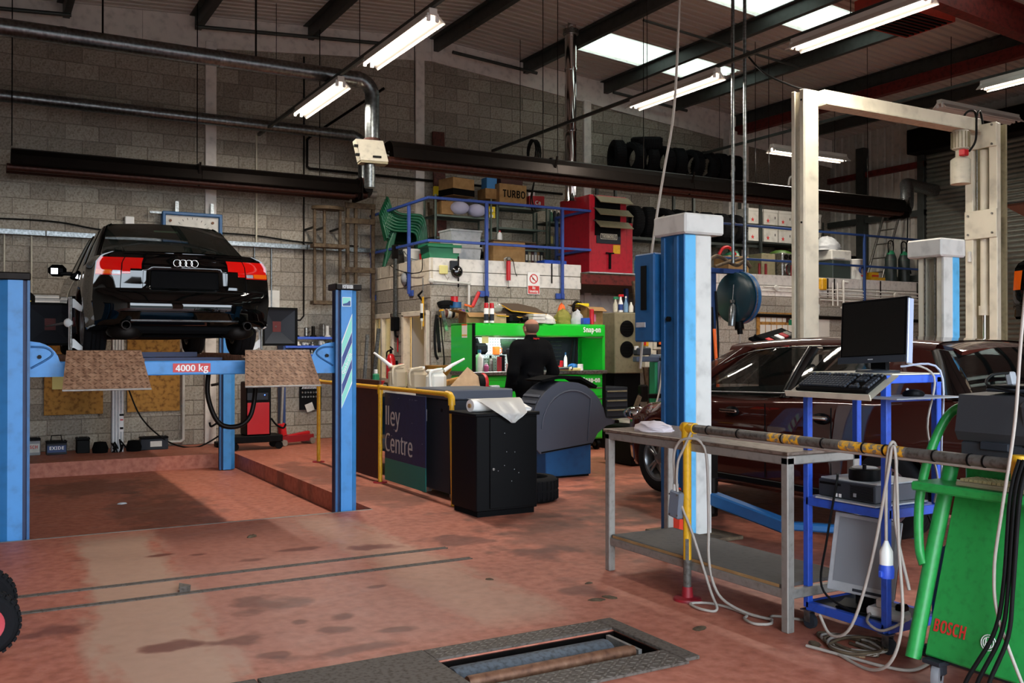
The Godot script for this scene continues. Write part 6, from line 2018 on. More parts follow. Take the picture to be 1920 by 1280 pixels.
	O("white_rag", "crumpled white rag on the tool chest behind the man", "rag", rag(0.2, 0.16, 0.13, 4), M.white_dirty, V(7.12, ty, -11.5))
	O("patterned_bag", "grey and yellow patterned bag on the tool chest", "bag", rag(0.26, 0.2, 0.22, 9), mt("8f8b3a", 0.8, 0.0, "dirty", 6.0), V(7.5, ty, -11.7))
	O("wrapped_part", "grey plastic wrapped part beside the patterned bag", "part", rag(0.18, 0.16, 0.2, 12), M.pale_grey, V(7.68, ty, -11.6))
	O("orange_cloth", "small orange cloth behind the patterned bag", "cloth", rag(0.16, 0.12, 0.3, 15), M.orange, V(7.62, ty, -11.92))
	O("black_hose_coil", "coil of black hose behind the wrapped part", "hose", tb(curve([V(-0.07, 0.02, 0), V(0, 0.1, 0), V(0.08, 0.06, 0), V(0.06, -0.04, 0), V(-0.06, -0.03, 0.02), V(-0.05, 0.06, 0.03)]), 0.02), M.black, V(7.8, ty + 0.24, -11.8))
	carton("open brown carton with a pink label on the right of the tool chest", V(8.02, ty, -11.8), V(0.3, 0.26, 0.3), M.card, 4, false, true)
	O("pink_label", "pink paper label stuck on the right hand carton", "label", bx(Vector3.ZERO, V(0.09, 0.11, 0.004)), mt("d977a0", 0.8), V(8.0, ty + 0.1, -11.643))
	O("yellow_box", "flat yellow box on the right hand carton", "box", bx(Vector3.ZERO, V(0.2, 0.05, 0.14), 0.004), M.bright_yellow, V(7.9, ty + 0.295, -11.82))
	tin("red spray can beside the right hand carton", V(7.86, ty, -11.48), 0.034, 0.22, M.red, M.red)
	O("blue_carton", "small blue and white carton beside the red spray can", "box", bx(Vector3.ZERO, V(0.11, 0.09, 0.08), 0.003), M.cart_blue, V(7.75, ty + 0.046, -11.48))

# a crumpled heap of cloth
func rag(a: float, b: float, h: float, sd: int) -> MB:
	var f := FastNoiseLite.new()
	f.seed = sd
	f.frequency = 1.6
	var rows := []
	for j in 11:
		var row := PackedVector3Array()
		var v := j / 10.0
		for i in 24:
			var an := TAU * i / 24.0
			var dir := V(cos(an), v * 2.0, sin(an))
			var r := sqrt(maxf(0.0, 1.0 - v * v)) * (1.0 + 0.35 * f.get_noise_3d(dir.x * 1.4, dir.y, dir.z * 1.4))
			row.append(V(cos(an) * a * r * 0.55, h * v * (1.0 + 0.3 * f.get_noise_3d(dir.x * 2.0, dir.y + 9.0, dir.z * 2.0)), sin(an) * b * r * 0.55))
		rows.append(row)
	return mb().loft(rows, true, true)


# ---------------------------------------------------------------- the mechanic
# bones: [a, b, radius a, radius b, depth squash]; a smooth union of tapered capsules, meshed as surface nets
func field(p: Vector3, bones: Array, k: float) -> float:
	var d := 9.0
	for b in bones:
		var q := p
		var a: Vector3 = b[0]
		var e: Vector3 = b[1]
		var s: float = b[4]
		if s != 1.0:
			q.z = a.z + (q.z - a.z) * s
		var ab := e - a
		var t := clampf((q - a).dot(ab) / maxf(ab.length_squared(), 1e-6), 0.0, 1.0)
		var x := (q - a - ab * t).length() - lerpf(b[2], b[3], t)
		if s > 1.0:
			x /= lerpf(1.0, s, 0.5)
		var h := clampf(0.5 + 0.5 * (d - x) / k, 0.0, 1.0)
		d = lerpf(d, x, h) - k * h * (1.0 - h)
	return d

func nets(m: MB, bones: Array, lo: Vector3, hi: Vector3, cell: float, k: float) -> void:
	var n := Vector3i(((hi - lo) / cell).ceil()) + Vector3i.ONE
	var val := PackedFloat32Array()
	val.resize(n.x * n.y * n.z)
	for z in n.z:
		for y in n.y:
			# only bones near this row
			var near := []
			var rc := lo + V(0, y, z) * cell
			for b in bones:
				var r := maxf(b[2], b[3]) + k + cell * 2.0
				if rc.y > minf(b[0].y, b[1].y) - r and rc.y < maxf(b[0].y, b[1].y) + r:
					near.append(b)
			for x in n.x:
				val[(z * n.y + y) * n.x + x] = field(lo + V(x, y, z) * cell, near, k) if near else 1.0
	var id := {}
	var base := m.v.size()
	for z in n.z - 1:
		for y in n.y - 1:
			for x in n.x - 1:
				var o := (z * n.y + y) * n.x + x
				var c := [val[o], val[o + 1], val[o + n.x], val[o + n.x + 1], val[o + n.x * n.y], val[o + n.x * n.y + 1], val[o + n.x * n.y + n.x], val[o + n.x * n.y + n.x + 1]]
				var inside := 0
				for e in c:
					if e < 0.0:
						inside += 1
				if inside == 0 or inside == 8:
					continue
				var sum := Vector3.ZERO
				var cnt := 0
				for e in [[0, 1], [2, 3], [4, 5], [6, 7], [0, 2], [1, 3], [4, 6], [5, 7], [0, 4], [1, 5], [2, 6], [3, 7]]:
					var a: float = c[e[0]]
					var b: float = c[e[1]]
					if (a < 0.0) != (b < 0.0):
						var t := a / (a - b)
						var pa := V(e[0] & 1, (e[0] >> 1) & 1, e[0] >> 2)
						var pb := V(e[1] & 1, (e[1] >> 1) & 1, e[1] >> 2)
						sum += pa.lerp(pb, t)
						cnt += 1
				var p := lo + (V(x, y, z) + sum / cnt) * cell
				id[o] = m.v.size()
				m.v.append(p)
				var gx: float = (c[1] + c[3] + c[5] + c[7]) - (c[0] + c[2] + c[4] + c[6])
				var gy: float = (c[2] + c[3] + c[6] + c[7]) - (c[0] + c[1] + c[4] + c[5])
				var gz: float = (c[4] + c[5] + c[6] + c[7]) - (c[0] + c[1] + c[2] + c[3])
				m.n.append(V(gx, gy, gz).normalized())
				m.u.append(U(p.x, p.y))
	var step := [1, n.x, n.x * n.y]
	for z in range(1, n.z - 1):
		for y in range(1, n.y - 1):
			for x in range(1, n.x - 1):
				var o := (z * n.y + y) * n.x + x
				for ax in 3:
					var a := val[o]
					var b: float = val[o + step[ax]]
					if (a < 0.0) == (b < 0.0):
						continue
					var s1: int = step[(ax + 1) % 3]
					var s2: int = step[(ax + 2) % 3]
					var q := [id.get(o, -1), id.get(o - s1, -1), id.get(o - s1 - s2, -1), id.get(o - s2, -1)]
					if q.has(-1):
						continue
					if a < 0.0:
						m.ix.append_array(PackedInt32Array([q[0], q[2], q[1], q[0], q[3], q[2]]))
					else:
						m.ix.append_array(PackedInt32Array([q[0], q[1], q[2], q[0], q[2], q[3]]))

func B(a: Vector3, b: Vector3, ra: float, rb: float, s := 1.0) -> Array:
	return [a, b, ra, rb, s]

func mechanic() -> void:
	var t := T("person", "man with cropped hair and black jacket standing with his back turned", "person", V(6.1, 0, -10.25), 6)
	var sh := 1.5
	var torso := [B(V(0, 1.42, 0.0), V(0, 1.02, 0.0), 0.155, 0.15, 1.35), B(V(-0.13, 1.4, 0.01), V(0.13, 1.4, 0.01), 0.13, 0.13, 1.25), B(V(-0.19, 1.5, 0), V(0.19, 1.5, 0), 0.075, 0.075), B(V(-0.08, 1.0, 0), V(0.08, 1.0, 0), 0.14, 0.14, 1.3), B(V(0, 1.52, 0.0), V(0, 1.62, -0.01), 0.085, 0.062)]
	var body := torso.duplicate()
	var arms := []
	for s in [-1, 1]:
		arms.append(B(V(s * 0.225, 1.475, 0), V(s * 0.315, 1.19, 0.05), 0.072, 0.056))
		arms.append(B(V(s * 0.315, 1.19, 0.05), V(s * 0.275, 0.98, -0.09), 0.054, 0.04))
		body.append(B(V(s * 0.275, 0.98, -0.09), V(s * 0.268, 0.95, -0.11), 0.036, 0.034))
		body.append(B(V(s * 0.095, 0.95, 0), V(s * 0.11, 0.5, -0.015), 0.098, 0.062))
		body.append(B(V(s * 0.11, 0.5, -0.015), V(s * 0.12, 0.12, 0.02), 0.06, 0.042))
		body.append(B(V(s * 0.12, 0.06, 0.03), V(s * 0.135, 0.04, -0.16), 0.045, 0.035))
	body.append_array(arms)
	var m := mb()
	nets(m, body, V(-0.45, -0.02, -0.28), V(0.45, 1.66, 0.24), 0.017, 0.045)
	# head with ears, nose, brow and jaw; the face looks down at the worktop
	var head := [B(V(0, 1.755, 0.005), V(0, 1.735, -0.015), 0.092, 0.09, 0.92), B(V(0, 1.69, -0.035), V(0, 1.655, -0.055), 0.066, 0.045), B(V(0, 1.56, 0.0), V(0, 1.68, 0.0), 0.063, 0.064), B(V(0, 1.72, -0.115), V(0, 1.695, -0.135), 0.012, 0.016)]
	for s in [-1, 1]:
		head.append(B(V(s * 0.092, 1.735, 0.0), V(s * 0.094, 1.7, 0.003), 0.016, 0.011))
		head.append(B(V(s * 0.02, 1.748, -0.102), V(s * 0.05, 1.746, -0.092), 0.012, 0.012))
		head.append(B(V(s * 0.018, 1.672, -0.1), V(0, 1.67, -0.105), 0.01, 0.01))
	nets(m, head, V(-0.13, 1.55, -0.17), V(0.13, 1.87, 0.12), 0.008, 0.02)
	# hands: palm and five bent fingers each
	for s in [-1, 1]:
		var w := V(s * 0.268, 0.95, -0.11)
		var h := [B(w, w + V(-s * 0.005, -0.06, -0.02), 0.03, 0.036, 1.4)]
		for f in 4:
			var k0 := w + V(-s * 0.005 + (f - 1.5) * 0.004, -0.085, -0.055 + f * 0.021)
			var ln := [0.034, 0.038, 0.036, 0.028][f] as float
			var k1 := k0 + V(-s * 0.006, -ln, -0.004)
			var k2 := k1 + V(-s * 0.014, -ln * 0.7, 0.0)
			var k3 := k2 + V(-s * 0.016, -ln * 0.4, 0.002)
			h.append(B(k0, k1, 0.0095, 0.009)); h.append(B(k1, k2, 0.009, 0.0085)); h.append(B(k2, k3, 0.0085, 0.008))
		var th := w + V(-s * 0.012, -0.035, -0.05)
		h.append(B(th, th + V(-s * 0.02, -0.03, -0.025), 0.012, 0.011))
		h.append(B(th + V(-s * 0.02, -0.03, -0.025), th + V(-s * 0.03, -0.06, -0.03), 0.011, 0.009))
		nets(m, h, w + V(-0.08, -0.22, -0.11), w + V(0.08, 0.05, 0.07), 0.006, 0.008)
	P(t, "body", m, M.skin)
	# jacket with standing collar
	var jk := []
	for b in torso.slice(0, 4):
		jk.append(B(b[0], b[1], b[2] + 0.022, b[3] + 0.022, b[4]))
	for b in arms:
		jk.append(B(b[0], b[1], b[2] + 0.02, b[3] + 0.018))
	jk.append(B(V(0, 0.96, 0), V(0, 0.92, 0), 0.165, 0.16, 1.3))
	jk.append(B(V(0, 1.52, 0.005), V(0, 1.6, 0.0), 0.1, 0.084))
	# folds across the back and at the elbows
	for k in 5:
		jk.append(B(V(-0.12 + 0.03 * k, 1.16 - 0.05 * k, 0.118), V(0.1 - 0.02 * k, 1.12 - 0.045 * k, 0.12), 0.018, 0.012))
	for s in [-1, 1]:
		jk.append(B(V(s * 0.33, 1.2, 0.08), V(s * 0.29, 1.23, 0.1), 0.022, 0.014))
		jk.append(B(V(s * 0.31, 1.06, 0.0), V(s * 0.27, 1.03, 0.03), 0.03, 0.02))
	var jm := mb()
	nets(jm, jk, V(-0.45, 0.72, -0.28), V(0.45, 1.72, 0.26), 0.013, 0.03)
	var jo := P(t, "jacket", jm, M.jacket)
	txt(jo, "collar_lettering", "Snap-on", 0.022, at(V(0.01, 1.605, 0.093)), M.sign_red, 0.09, true, 0.008)
	var tr := []
	for b in body:
		if b[0].y < 0.96 and b[1].y < 0.6 and b[0].y > 0.1:
			tr.append(B(b[0], b[1], b[2] + 0.016, b[3] + 0.026))
	tr.append(B(V(-0.08, 0.98, 0), V(0.08, 0.98, 0), 0.15, 0.15, 1.3))
	var tm := mb()
	nets(tm, tr, V(-0.28, 0.02, -0.22), V(0.28, 1.14, 0.22), 0.016, 0.03)
	P(t, "trousers", tm, M.trousers)
	for s in [-1, 1]:
		var bm := mb()
		nets(bm, [B(V(s * 0.12, 0.08, 0.035), V(s * 0.137, 0.05, -0.17), 0.062, 0.05), B(V(s * 0.12, 0.14, 0.02), V(s * 0.12, 0.05, 0.03), 0.058, 0.06)], V(s * 0.13 - 0.1, 0.0, -0.26), V(s * 0.13 + 0.1, 0.24, 0.14), 0.012, 0.02)
		P(t, "boot", bm, M.black)
	# cropped hair round the sides and back, bald crown
	var hr := mb()
	var rows := []
	for j in 7:
		var row := PackedVector3Array()
		var y := lerpf(1.672, 1.785, j / 6.0)
		for i in 19:
			var an := deg_to_rad(-25.0 + 230.0 * i / 18.0)
			var rr := 0.0945 * sqrt(maxf(0.05, 1.0 - pow((y - 1.75) / 0.1, 2.0))) + 0.004
			row.append(V(cos(an) * rr, y, 0.003 + sin(an) * rr * 1.06))
		rows.append(row)
	hr.loft(rows, false, true)
	hr.loft(rows)
	P(t, "hair", hr, M.hair)


# ---------------------------------------------------------------- beside the office
func office_side() -> void:
	var fe := T("fire_extinguisher", "red fire extinguisher hung on the office side wall between window and door", "extinguisher", V(5.73, 1.0, -13.95))
	P(fe, "cylinder", la([U(0, 0), U(0.07, 0), U(0.075, 0.02), U(0.075, 0.3), U(0.05, 0.37), U(0.025, 0.39), U(0, 0.39)], 20), M.red_gloss)
	P(fe, "valve", mb().box(V(0, 0.43, 0), V(0.03, 0.07, 0.05), 0.006).box(V(0, 0.48, 0.03), V(0.02, 0.02, 0.12), 0.004, V(20, 0, 0)), M.black)
	P(fe, "hose", tb(curve([V(0, 0.44, -0.03), V(-0.02, 0.4, -0.12), V(-0.02, 0.15, -0.1), V(-0.02, 0.05, -0.09)]), 0.012), M.black)
	P(fe, "wall_bracket", bx(V(0.09, 0.25, 0), V(0.03, 0.06, 0.06)), M.black)
	O("leaning_bars", "two bare metal bars leaning on the wall beside the office window", "bars", mb().box(V(0, 0.9, 0), V(0.06, 1.8, 0.03), 0.003, V(0, 0, -6)).box(V(-0.16, 0.85, 0), V(0.05, 1.7, 0.03), 0.003, V(0, 0, -4)), M.galv, V(5.62, 0, -14.42))
	O("small_red_tag", "small red and black wall thermometer strip beside the isolator", "tag", mb().box(Vector3.ZERO, V(0.012, 0.26, 0.03)), M.red, V(5.835, 1.55, -13.93))
	var cg := T("caulking_gun", "yellow and white caulking gun hung at the office corner", "caulking gun", V(5.78, 2.1, -12.84))
	P(cg, "frame", bx(V(0, -0.08, 0), V(0.012, 0.44, 0.06), 0.004), M.yellow)
	P(cg, "cartridge", cy(V(-0.015, -0.22, 0), V(-0.015, 0.04, 0), 0.026), M.white_dirty)
	P(cg, "cartridge_band", cy(V(-0.015, -0.18, 0), V(-0.015, -0.1, 0), 0.027), M.black)
	P(cg, "nozzle", tb([V(-0.015, -0.22, 0), V(-0.015, -0.34, 0)], [0.014, 0.006]), M.plastic_clear)
	P(cg, "trigger", mb().box(V(0, 0.2, -0.08), V(0.02, 0.03, 0.18), 0.004, V(-20, 0, 0)).box(V(0, 0.13, -0.1), V(0.02, 0.03, 0.18), 0.004, V(30, 0, 0)), M.black)
	P(cg, "rod", cy(V(0, 0.12, 0), V(0, 0.42, 0), 0.008), M.steel)
	# spools of wire on a rod
	var rd := T("spool_rod", "steel rod bracket holding coloured wire spools on the office front", "rack", V(6.1, 1.99, -12.62))
	P(rd, "rod", cy(V(-0.16, 0, 0), V(0.36, 0, 0), 0.012), M.steel)
	for x in [-0.15, 0.35]:
		P(rd, "bracket", bx(V(x, 0, -0.05), V(0.02, 0.06, 0.12)), M.steel)
	var sm := [M.yellow, M.wood_red, M.pale_grey, M.black, M.card, M.bosch_red, mt("6a4a9a", 0.5), M.plastic_green]
	for k in 8:
		var s := T("wire_spool", ["yellow", "dark red", "pale grey", "black", "tan", "light red", "purple", "green"][k] + " wire spool on the office spool rod", "spool", V(5.98 + k * 0.057, 1.99, -12.62))
		P(s, "winding", la([U(0.014, -0.022), U(0.06, -0.022), U(0.063, 0), U(0.06, 0.022), U(0.014, 0.022)], 18, at(Vector3.ZERO, V(0, 0, 90))), sm[k])
		P(s, "flange", mb().lathe([U(0.014, -0.026), U(0.075, -0.026), U(0.075, -0.022), U(0.014, -0.022)], 18, at(Vector3.ZERO, V(0, 0, 90))), M.plastic_clear)
	var co := T("cable_reel", "black coiled cable lying on top of the spools", "cable", V(6.04, 2.1, -12.6))
	for k in 3:
		var rg := []
		for i in 17:
			var an := TAU * i / 16.0
			rg.append(V(cos(an) * (0.11 + 0.01 * k), 0.02 * k + 0.03 * sin(an), sin(an) * 0.06))
		P(co, "loop", tb(rg, 0.014, 6), M.cable_black)
	for k in 2:
		var s := T("wire_spool", ["flat blue wire spool lying above the spool rod", "flat red wire spool lying on the blue spool"][k], "spool", V(6.2 - k * 0.02, 2.075 + k * 0.085, -12.6))
		P(s, "winding", la([U(0, 0), U(0.085 - k * 0.03, 0), U(0.085 - k * 0.03, 0.08), U(0, 0.08)], 18), M.deep_blue if k == 0 else M.red)
		P(s, "flange", la([U(0, 0.08), U(0.09 - k * 0.03, 0.08), U(0.09 - k * 0.03, 0.084), U(0, 0.084)], 18), M.deep_blue if k == 0 else M.red)
	O("hanging_straps", "dark straps and leads hanging from the office corner", "straps", mb().tube(curve([V(0, 0.55, 0), V(-0.03, 0.3, 0), V(-0.02, 0.0, 0), V(0.02, -0.1, 0)]), 0.02).tube(curve([V(0.05, 0.6, 0), V(0.08, 0.2, 0.02), V(0.12, -0.15, 0), V(0.06, -0.35, 0), V(0.0, -0.2, 0.0)]), 0.01).box(V(0.02, 0.25, 0.01), V(0.05, 0.5, 0.015), 0.0, V(0, 0, 5)), M.cable_black, V(5.92, 1.42, -12.66))
	O("steel_ruler_guard", "pale perforated metal strip hanging under the spools", "strip", bx(Vector3.ZERO, V(0.06, 0.3, 0.012), 0.004, V(0, 0, 14)), M.galv, V(6.0, 1.88, -12.56))
	for k in 2:
		var g := T("sealant_gun", ["red sealant gun hung on the railing foot", "black sealant gun hung on the railing foot"][k], "sealant gun", V(6.58 + k * 0.14, 2.2, -12.62))
		var mm: Material = M.red if k == 0 else M.black
		P(g, "barrel", cy(V(0.02, 0.12, 0) if k == 0 else V(0, 0.06, 0), V(-0.1, -0.1, 0.02) if k == 0 else V(0.0, -0.1, 0.02), 0.028), mm)
		P(g, "lever", mb().box(V(-0.16 if k == 0 else 0.07, -0.09, 0.02), V(0.15, 0.03, 0.02), 0.004, V(0, 0, -12 if k == 0 else -60)), M.orange if k == 0 else M.black)


# ---------------------------------------------------------------- barrier, cabinets and balancer in the middle
func middle_machines() -> void:
	var br := T("yellow_barrier", "yellow tubular barrier around the machines beside the lift", "barrier", V(3.92, 0, 0))
	for z in [-9.85, -12.0]:
		P(br, "post", cy(V(0, 0, z), V(0, 1.05, z), 0.024, 14), M.yellow)
		P(br, "joint", cy(V(0, 0.98, z), V(0, 1.08, z), 0.032, 14), M.yellow)
		P(br, "foot_plate", la([U(0, 0), U(0.08, 0), U(0.075, 0.012), U(0, 0.012)], 18, at(V(0, 0, z))), M.dark_red)
	P(br, "top_rail", cy(V(0, 1.05, -12.0), V(0, 1.05, -8.12), 0.024, 14), M.yellow)
	P(br, "end_post", tb([V(0, 1.05, -8.14), V(0, 1.045, -8.09), V(0, 1.02, -8.06), V(0, 0.97, -8.05), V(0.02, 0.0, -8.05)], 0.024, 14), M.yellow)
	P(br, "elbow", tb([V(0, 1.05, -8.16), V(0, 1.045, -8.09), V(0, 1.02, -8.055), V(0, 0.95, -8.05)], 0.034, 14), M.yellow)
	var bn := T("banner_board", "navy sign board with white lettering and a teal foot on the yellow barrier", "sign", V(3.96, 0, -9.26), -90)
	P(bn, "board", bx(V(0, 0.64, 0), V(1.08, 0.72, 0.012), 0.002), M.navy_dark)
	P(bn, "teal_foot", bx(V(0, 0.16, 0), V(1.08, 0.24, 0.012), 0.002), M.teal)
	txt(bn, "lettering", "lley", 0.19, at(V(-0.33, 0.74, 0.007)), mt("b9b4ad", 0.7), 0.4, false)
	txt(bn, "lettering", "Centre", 0.19, at(V(-0.16, 0.45, 0.007)), mt("b9b4ad", 0.7), 0.74, false)
	for k in 14:
		P(bn, "edge_nick", bx(V(-0.5 + rng.randf(), 0.95 if k % 2 else 0.28 + rng.randf() * 0.6, 0.0068), V(0.012, 0.004, 0.001)), M.pale_grey)
	# grey cabinet behind the barrier
	var gc := T("steel_cabinet", "dark grey steel machine cabinet behind the yellow barrier", "cabinet", V(4.38, 0, -8.72))
	P(gc, "case", bx(V(0, 0.52, 0), V(0.66, 0.92, 0.74), 0.01), M.dark_grey)
	P(gc, "lid", bx(V(0, 1.03, 0), V(0.72, 0.1, 0.8), 0.012), M.grey_plastic)
	P(gc, "lid_line", bx(V(0.0, 0.985, 0.0), V(0.7, 0.012, 0.78)), M.black)
	P(gc, "paper_label", bx(V(-0.333, 0.8, -0.2), V(0.004, 0.12, 0.06)), M.white_dirty)
	P(gc, "side_hole", cy(V(-0.335, 0.87, 0.18), V(-0.325, 0.87, 0.18), 0.02), M.black)
	for x in [-0.26, 0.26]:
		for z in [-0.28, 0.28]:
			P(gc, "castor", cy(V(x - 0.02, 0.035, z), V(x + 0.02, 0.035, z), 0.034), M.steel_dirty)
	# black cabinet with film roll
	var bc := T("black_cabinet", "plain black steel cupboard with a locked door at the end of the barrier", "cupboard", V(4.15, 0, -7.64))
	P(bc, "carcass", bx(V(0, 0.47, 0), V(0.62, 0.84, 0.5), 0.006), M.black)
	P(bc, "plinth", bx(V(0, 0.025, 0), V(0.58, 0.05, 0.46)), M.black_matt)
	P(bc, "top", bx(V(0, 0.9, 0), V(0.66, 0.03, 0.54), 0.006), M.black)
	var dd := P(bc, "door", bx(V(0.06, 0.47, 0.255), V(0.48, 0.8, 0.016), 0.003), M.black)
	P(dd, "lock", cy(V(-0.15, 0.42, 0.262), V(-0.15, 0.42, 0.275), 0.012), M.steel)
	for k in 8:
		P(dd, "paint_chip", bx(V(-0.1 + rng.randf() * 0.25, 0.3 + rng.randf() * 0.45, 0.2632), V(0.006, 0.006, 0.001)), M.pale_grey)
	var fr := T("film_roll", "roll of white protective film with a loose end on the black cupboard", "roll", V(4.12, 0.917, -7.62))
	P(fr, "roll", la([U(0.02, -0.27), U(0.055, -0.27), U(0.058, -0.2), U(0.058, 0.2), U(0.055, 0.27), U(0.02, 0.27)], 22, at(V(0.0, 0.058, 0.02), V(0, 12, 90))), M.film)
	P(fr, "core", cy(V(-0.275, 0.058, 0.077), V(-0.255, 0.058, 0.073), 0.02), M.card)
	var fs := []
	for j in 9:
		var row := PackedVector3Array()
		var v := j / 8.0
		for i in 13:
			var u := -1.0 + i / 6.0
			var p := V(u * 0.27, 0.118, 0.04)
			if v < 0.45:
				p = V(u * lerpf(0.27, 0.16, v / 0.45) + 0.05 * v / 0.45, 0.118 - 0.11 * pow(v / 0.45, 2.0), 0.03 + 0.22 * v / 0.45 + 0.01 * sin(u * 9.0))
			else:
				var q := (v - 0.45) / 0.55
				p = V(lerpf(u * 0.16 + 0.05, 0.06 + u * 0.02, q), 0.008 - 0.1 * q, 0.275 + 0.012 * sin(u * 7.0 + q * 3.0) + 0.01)
			row.append(p)
		fs.append(row)
	P(fr, "loose_sheet", mb().loft(fs, false, true).loft(fs), M.film)
	O("film_scrap", "crumpled end of clear film beside the film roll", "film", rag(0.26, 0.2, 0.07, 31), M.film, V(4.33, 0.917, -7.55))
	tyre("worn black tyre lying flat on the floor behind the black cupboard", V(4.75, 0.115, -8.05), V(0, 0, 0), 0.3, 0.23)
	# brown board and table with jerrycans
	O("brown_board", "dark red brown board standing behind the yellow barrier", "board", bx(V(0, 0.56, 0), V(0.03, 1.12, 1.5), 0.004), M.brown_board, V(4.02, 0, -10.85))
	var tb_ := T("blue_workbench", "blue steel workbench cluttered with oil cans behind the barrier", "bench", V(4.62, 0, -10.4))
	P(tb_, "top", bx(V(0, 0.945, 0), V(0.95, 0.05, 2.3), 0.006), M.steel_dirty)
	for x in [-0.42, 0.42]:
		for z in [-1.05, 1.05]:
			P(tb_, "leg", bx(V(x, 0.46, z), V(0.06, 0.92, 0.06), 0.004), M.deep_blue)
	P(tb_, "side_panel", bx(V(-0.45, 0.7, 0.1), V(0.02, 0.44, 2.0)), M.deep_blue)
	P(tb_, "lower_shelf", bx(V(0, 0.3, 0), V(0.9, 0.03, 2.2)), M.deep_blue)
	# wheels under the bench
	tyre("tyre standing on edge under the blue workbench", V(4.3, 0.31, -9.55), V(90, 90, 0), 0.3, 0.2)
	for k in 3:
		var j := T("jerrycan", ["dirty clear plastic jerrycan with a red cap", "dirty clear plastic jerrycan behind the white one", "white plastic jerrycan with a green cap and a spout"][k], "jerrycan", V([4.42, 4.55, 4.6][k], 0.972, [-10.55, -10.25, -9.85][k]), [8, -10, 0][k])
		var mm: Material = M.plastic_white if k == 2 else M.plastic_clear
		var hh := [0.34, 0.31, 0.3][k] as float
		P(j, "can", mb().box(V(0, hh * 0.42, 0), V(0.24, hh * 0.84, 0.16), 0.06).box(V(-0.02, hh * 0.84, 0), V(0.18, hh * 0.14, 0.13), 0.03), mm)
		P(j, "handle", tb(curve([V(-0.115, hh * 0.25, 0.09), V(-0.115, hh * 0.8, 0.095), V(0.03, hh * 0.92, 0.095)]), 0.016), mm)
		P(j, "cap", cy(V(0.05, hh * 0.88, 0), V(0.05, hh * 0.96, 0), 0.035), M.red if k == 0 else (M.crate_green if k == 2 else M.white))
		if k != 1:
			P(j, "spout", tb([V(0.1, hh * 0.85, 0), V(0.2, hh * 1.05, 0), V(0.36, hh * 1.3, 0)] if k == 2 else [V(-0.08, hh * 0.85, 0), V(-0.2, hh * 1.1, 0), V(-0.32, hh * 1.35, 0)], [0.024, 0.02, 0.012]), M.white)
	var fn := T("funnel_pan", "amber plastic funnel pan on the blue workbench", "funnel", V(4.98, 0.972, -10.6))
	P(fn, "bowl", la([U(0.03, 0.1), U(0.1, 0.16), U(0.16, 0.24), U(0.17, 0.3), U(0.155, 0.3), U(0.09, 0.18), U(0.02, 0.12)], 24), mt("8a5f1e", 0.4))
	P(fn, "stem", cy(V(0, 0, 0), V(0, 0.12, 0), 0.03), mt("8a5f1e", 0.4))
	var ob := T("oil_bottle", "green oil bottle with a white cap on the blue workbench", "bottle", V(4.3, 0.972, -10.95))
	P(ob, "body", bx(V(0, 0.1, 0), V(0.08, 0.2, 0.06), 0.015), M.crate_green)
	P(ob, "cap", cy(V(0, 0.2, 0), V(0, 0.25, 0), 0.022), M.white)
	O("red_funnel", "small red funnel in front of the green oil bottle", "funnel", la([U(0.01, 0), U(0.014, 0.05), U(0.06, 0.12), U(0.055, 0.12), U(0.008, 0.05)], 16), M.red, V(4.26, 0.972, -10.7))
	for k in 12:
		var o := T("metal_scrap", "oily metal part heaped at the far end of the workbench", "part", V(4.28 + (k % 4) * 0.17, 0.972, -11.12 - (k / 4) * 0.14), (k % 2) * 180.0, "parts heaped on the workbench")
		P(o, "casting", mb().box(V(0, 0.03, 0), V(0.12, 0.06, 0.08), 0.02).cyl(V(0, 0.03, 0), V(0.1, 0.08, 0), 0.025), [M.steel_dirty, M.steel, M.black_steel, M.wood][k % 4])
	var fc := T("folded_card", "large folded sheet of brown cardboard on the workbench", "cardboard", V(4.75, 1.02, -9.55))
	P(fc, "panel", pr([U(-0.3, 0), U(0.34, 0.0), U(0.28, 0.14), U(0.1, 0.3)], 0.008, at(V(0, -0.03, 0.15), V(-20, 10, 0))), M.card_pale)
	P(fc, "panel", bx(V(0.05, -0.02, 0.0), V(0.6, 0.008, 0.35), 0.0, V(0, 10, 3)), M.card_pale)
	O("yellow_bracket", "dirty yellow bracket lying behind the folded cardboard", "bracket", mb().box(V(0, 0.12, 0), V(0.5, 0.06, 0.08), 0.01, V(0, 20, 8)), M.card_wall, V(4.85, 0.98, -9.95))
	var hl := T("black_headset", "black and red cable reel tool on the workbench", "tool", V(5.0, 0.972, -9.55))
	P(hl, "drum", cy(V(-0.04, 0.12, 0), V(0.04, 0.12, 0), 0.1), M.black)
	P(hl, "red_ring", la([U(0.1, -0.02), U(0.112, 0), U(0.1, 0.02)], 20, at(V(0.05, 0.12, 0), V(0, 0, 90))), M.red)
	P(hl, "battery_block", bx(V(0.16, 0.05, 0.05), V(0.12, 0.08, 0.08), 0.01), M.pale_grey)
	# wheel balancer
	var wb := T("wheel_balancer", "wheel balancer with a grey domed hood on a blue base", "wheel balancer", V(5.93, 0, -9.3))
	P(wb, "base", bx(V(0.03, 0.24, -0.12), V(0.62, 0.44, 0.5), 0.01), M.deep_blue)
	P(wb, "base_foot", bx(V(0.03, 0.01, -0.12), V(0.58, 0.02, 0.46)), M.black)
	var rows := []
	var inner := []
	for i in 15:
		var an := deg_to_rad(200.0 - 190.0 * i / 14.0)
		var r := 0.5 + (0.02 if i < 8 else 0.0)
		var c := U(cos(an) * r, 0.58 + sin(an) * r * 1.04)
		rows.append(PackedVector3Array([V(c.x, c.y, 0.2), V(c.x * 0.99, c.y + 0.004, 0.1), V(c.x, c.y, 0.0), V(c.x * 0.99, c.y + 0.004, -0.1), V(c.x * 0.98, c.y, -0.2)]))
		inner.append(c)
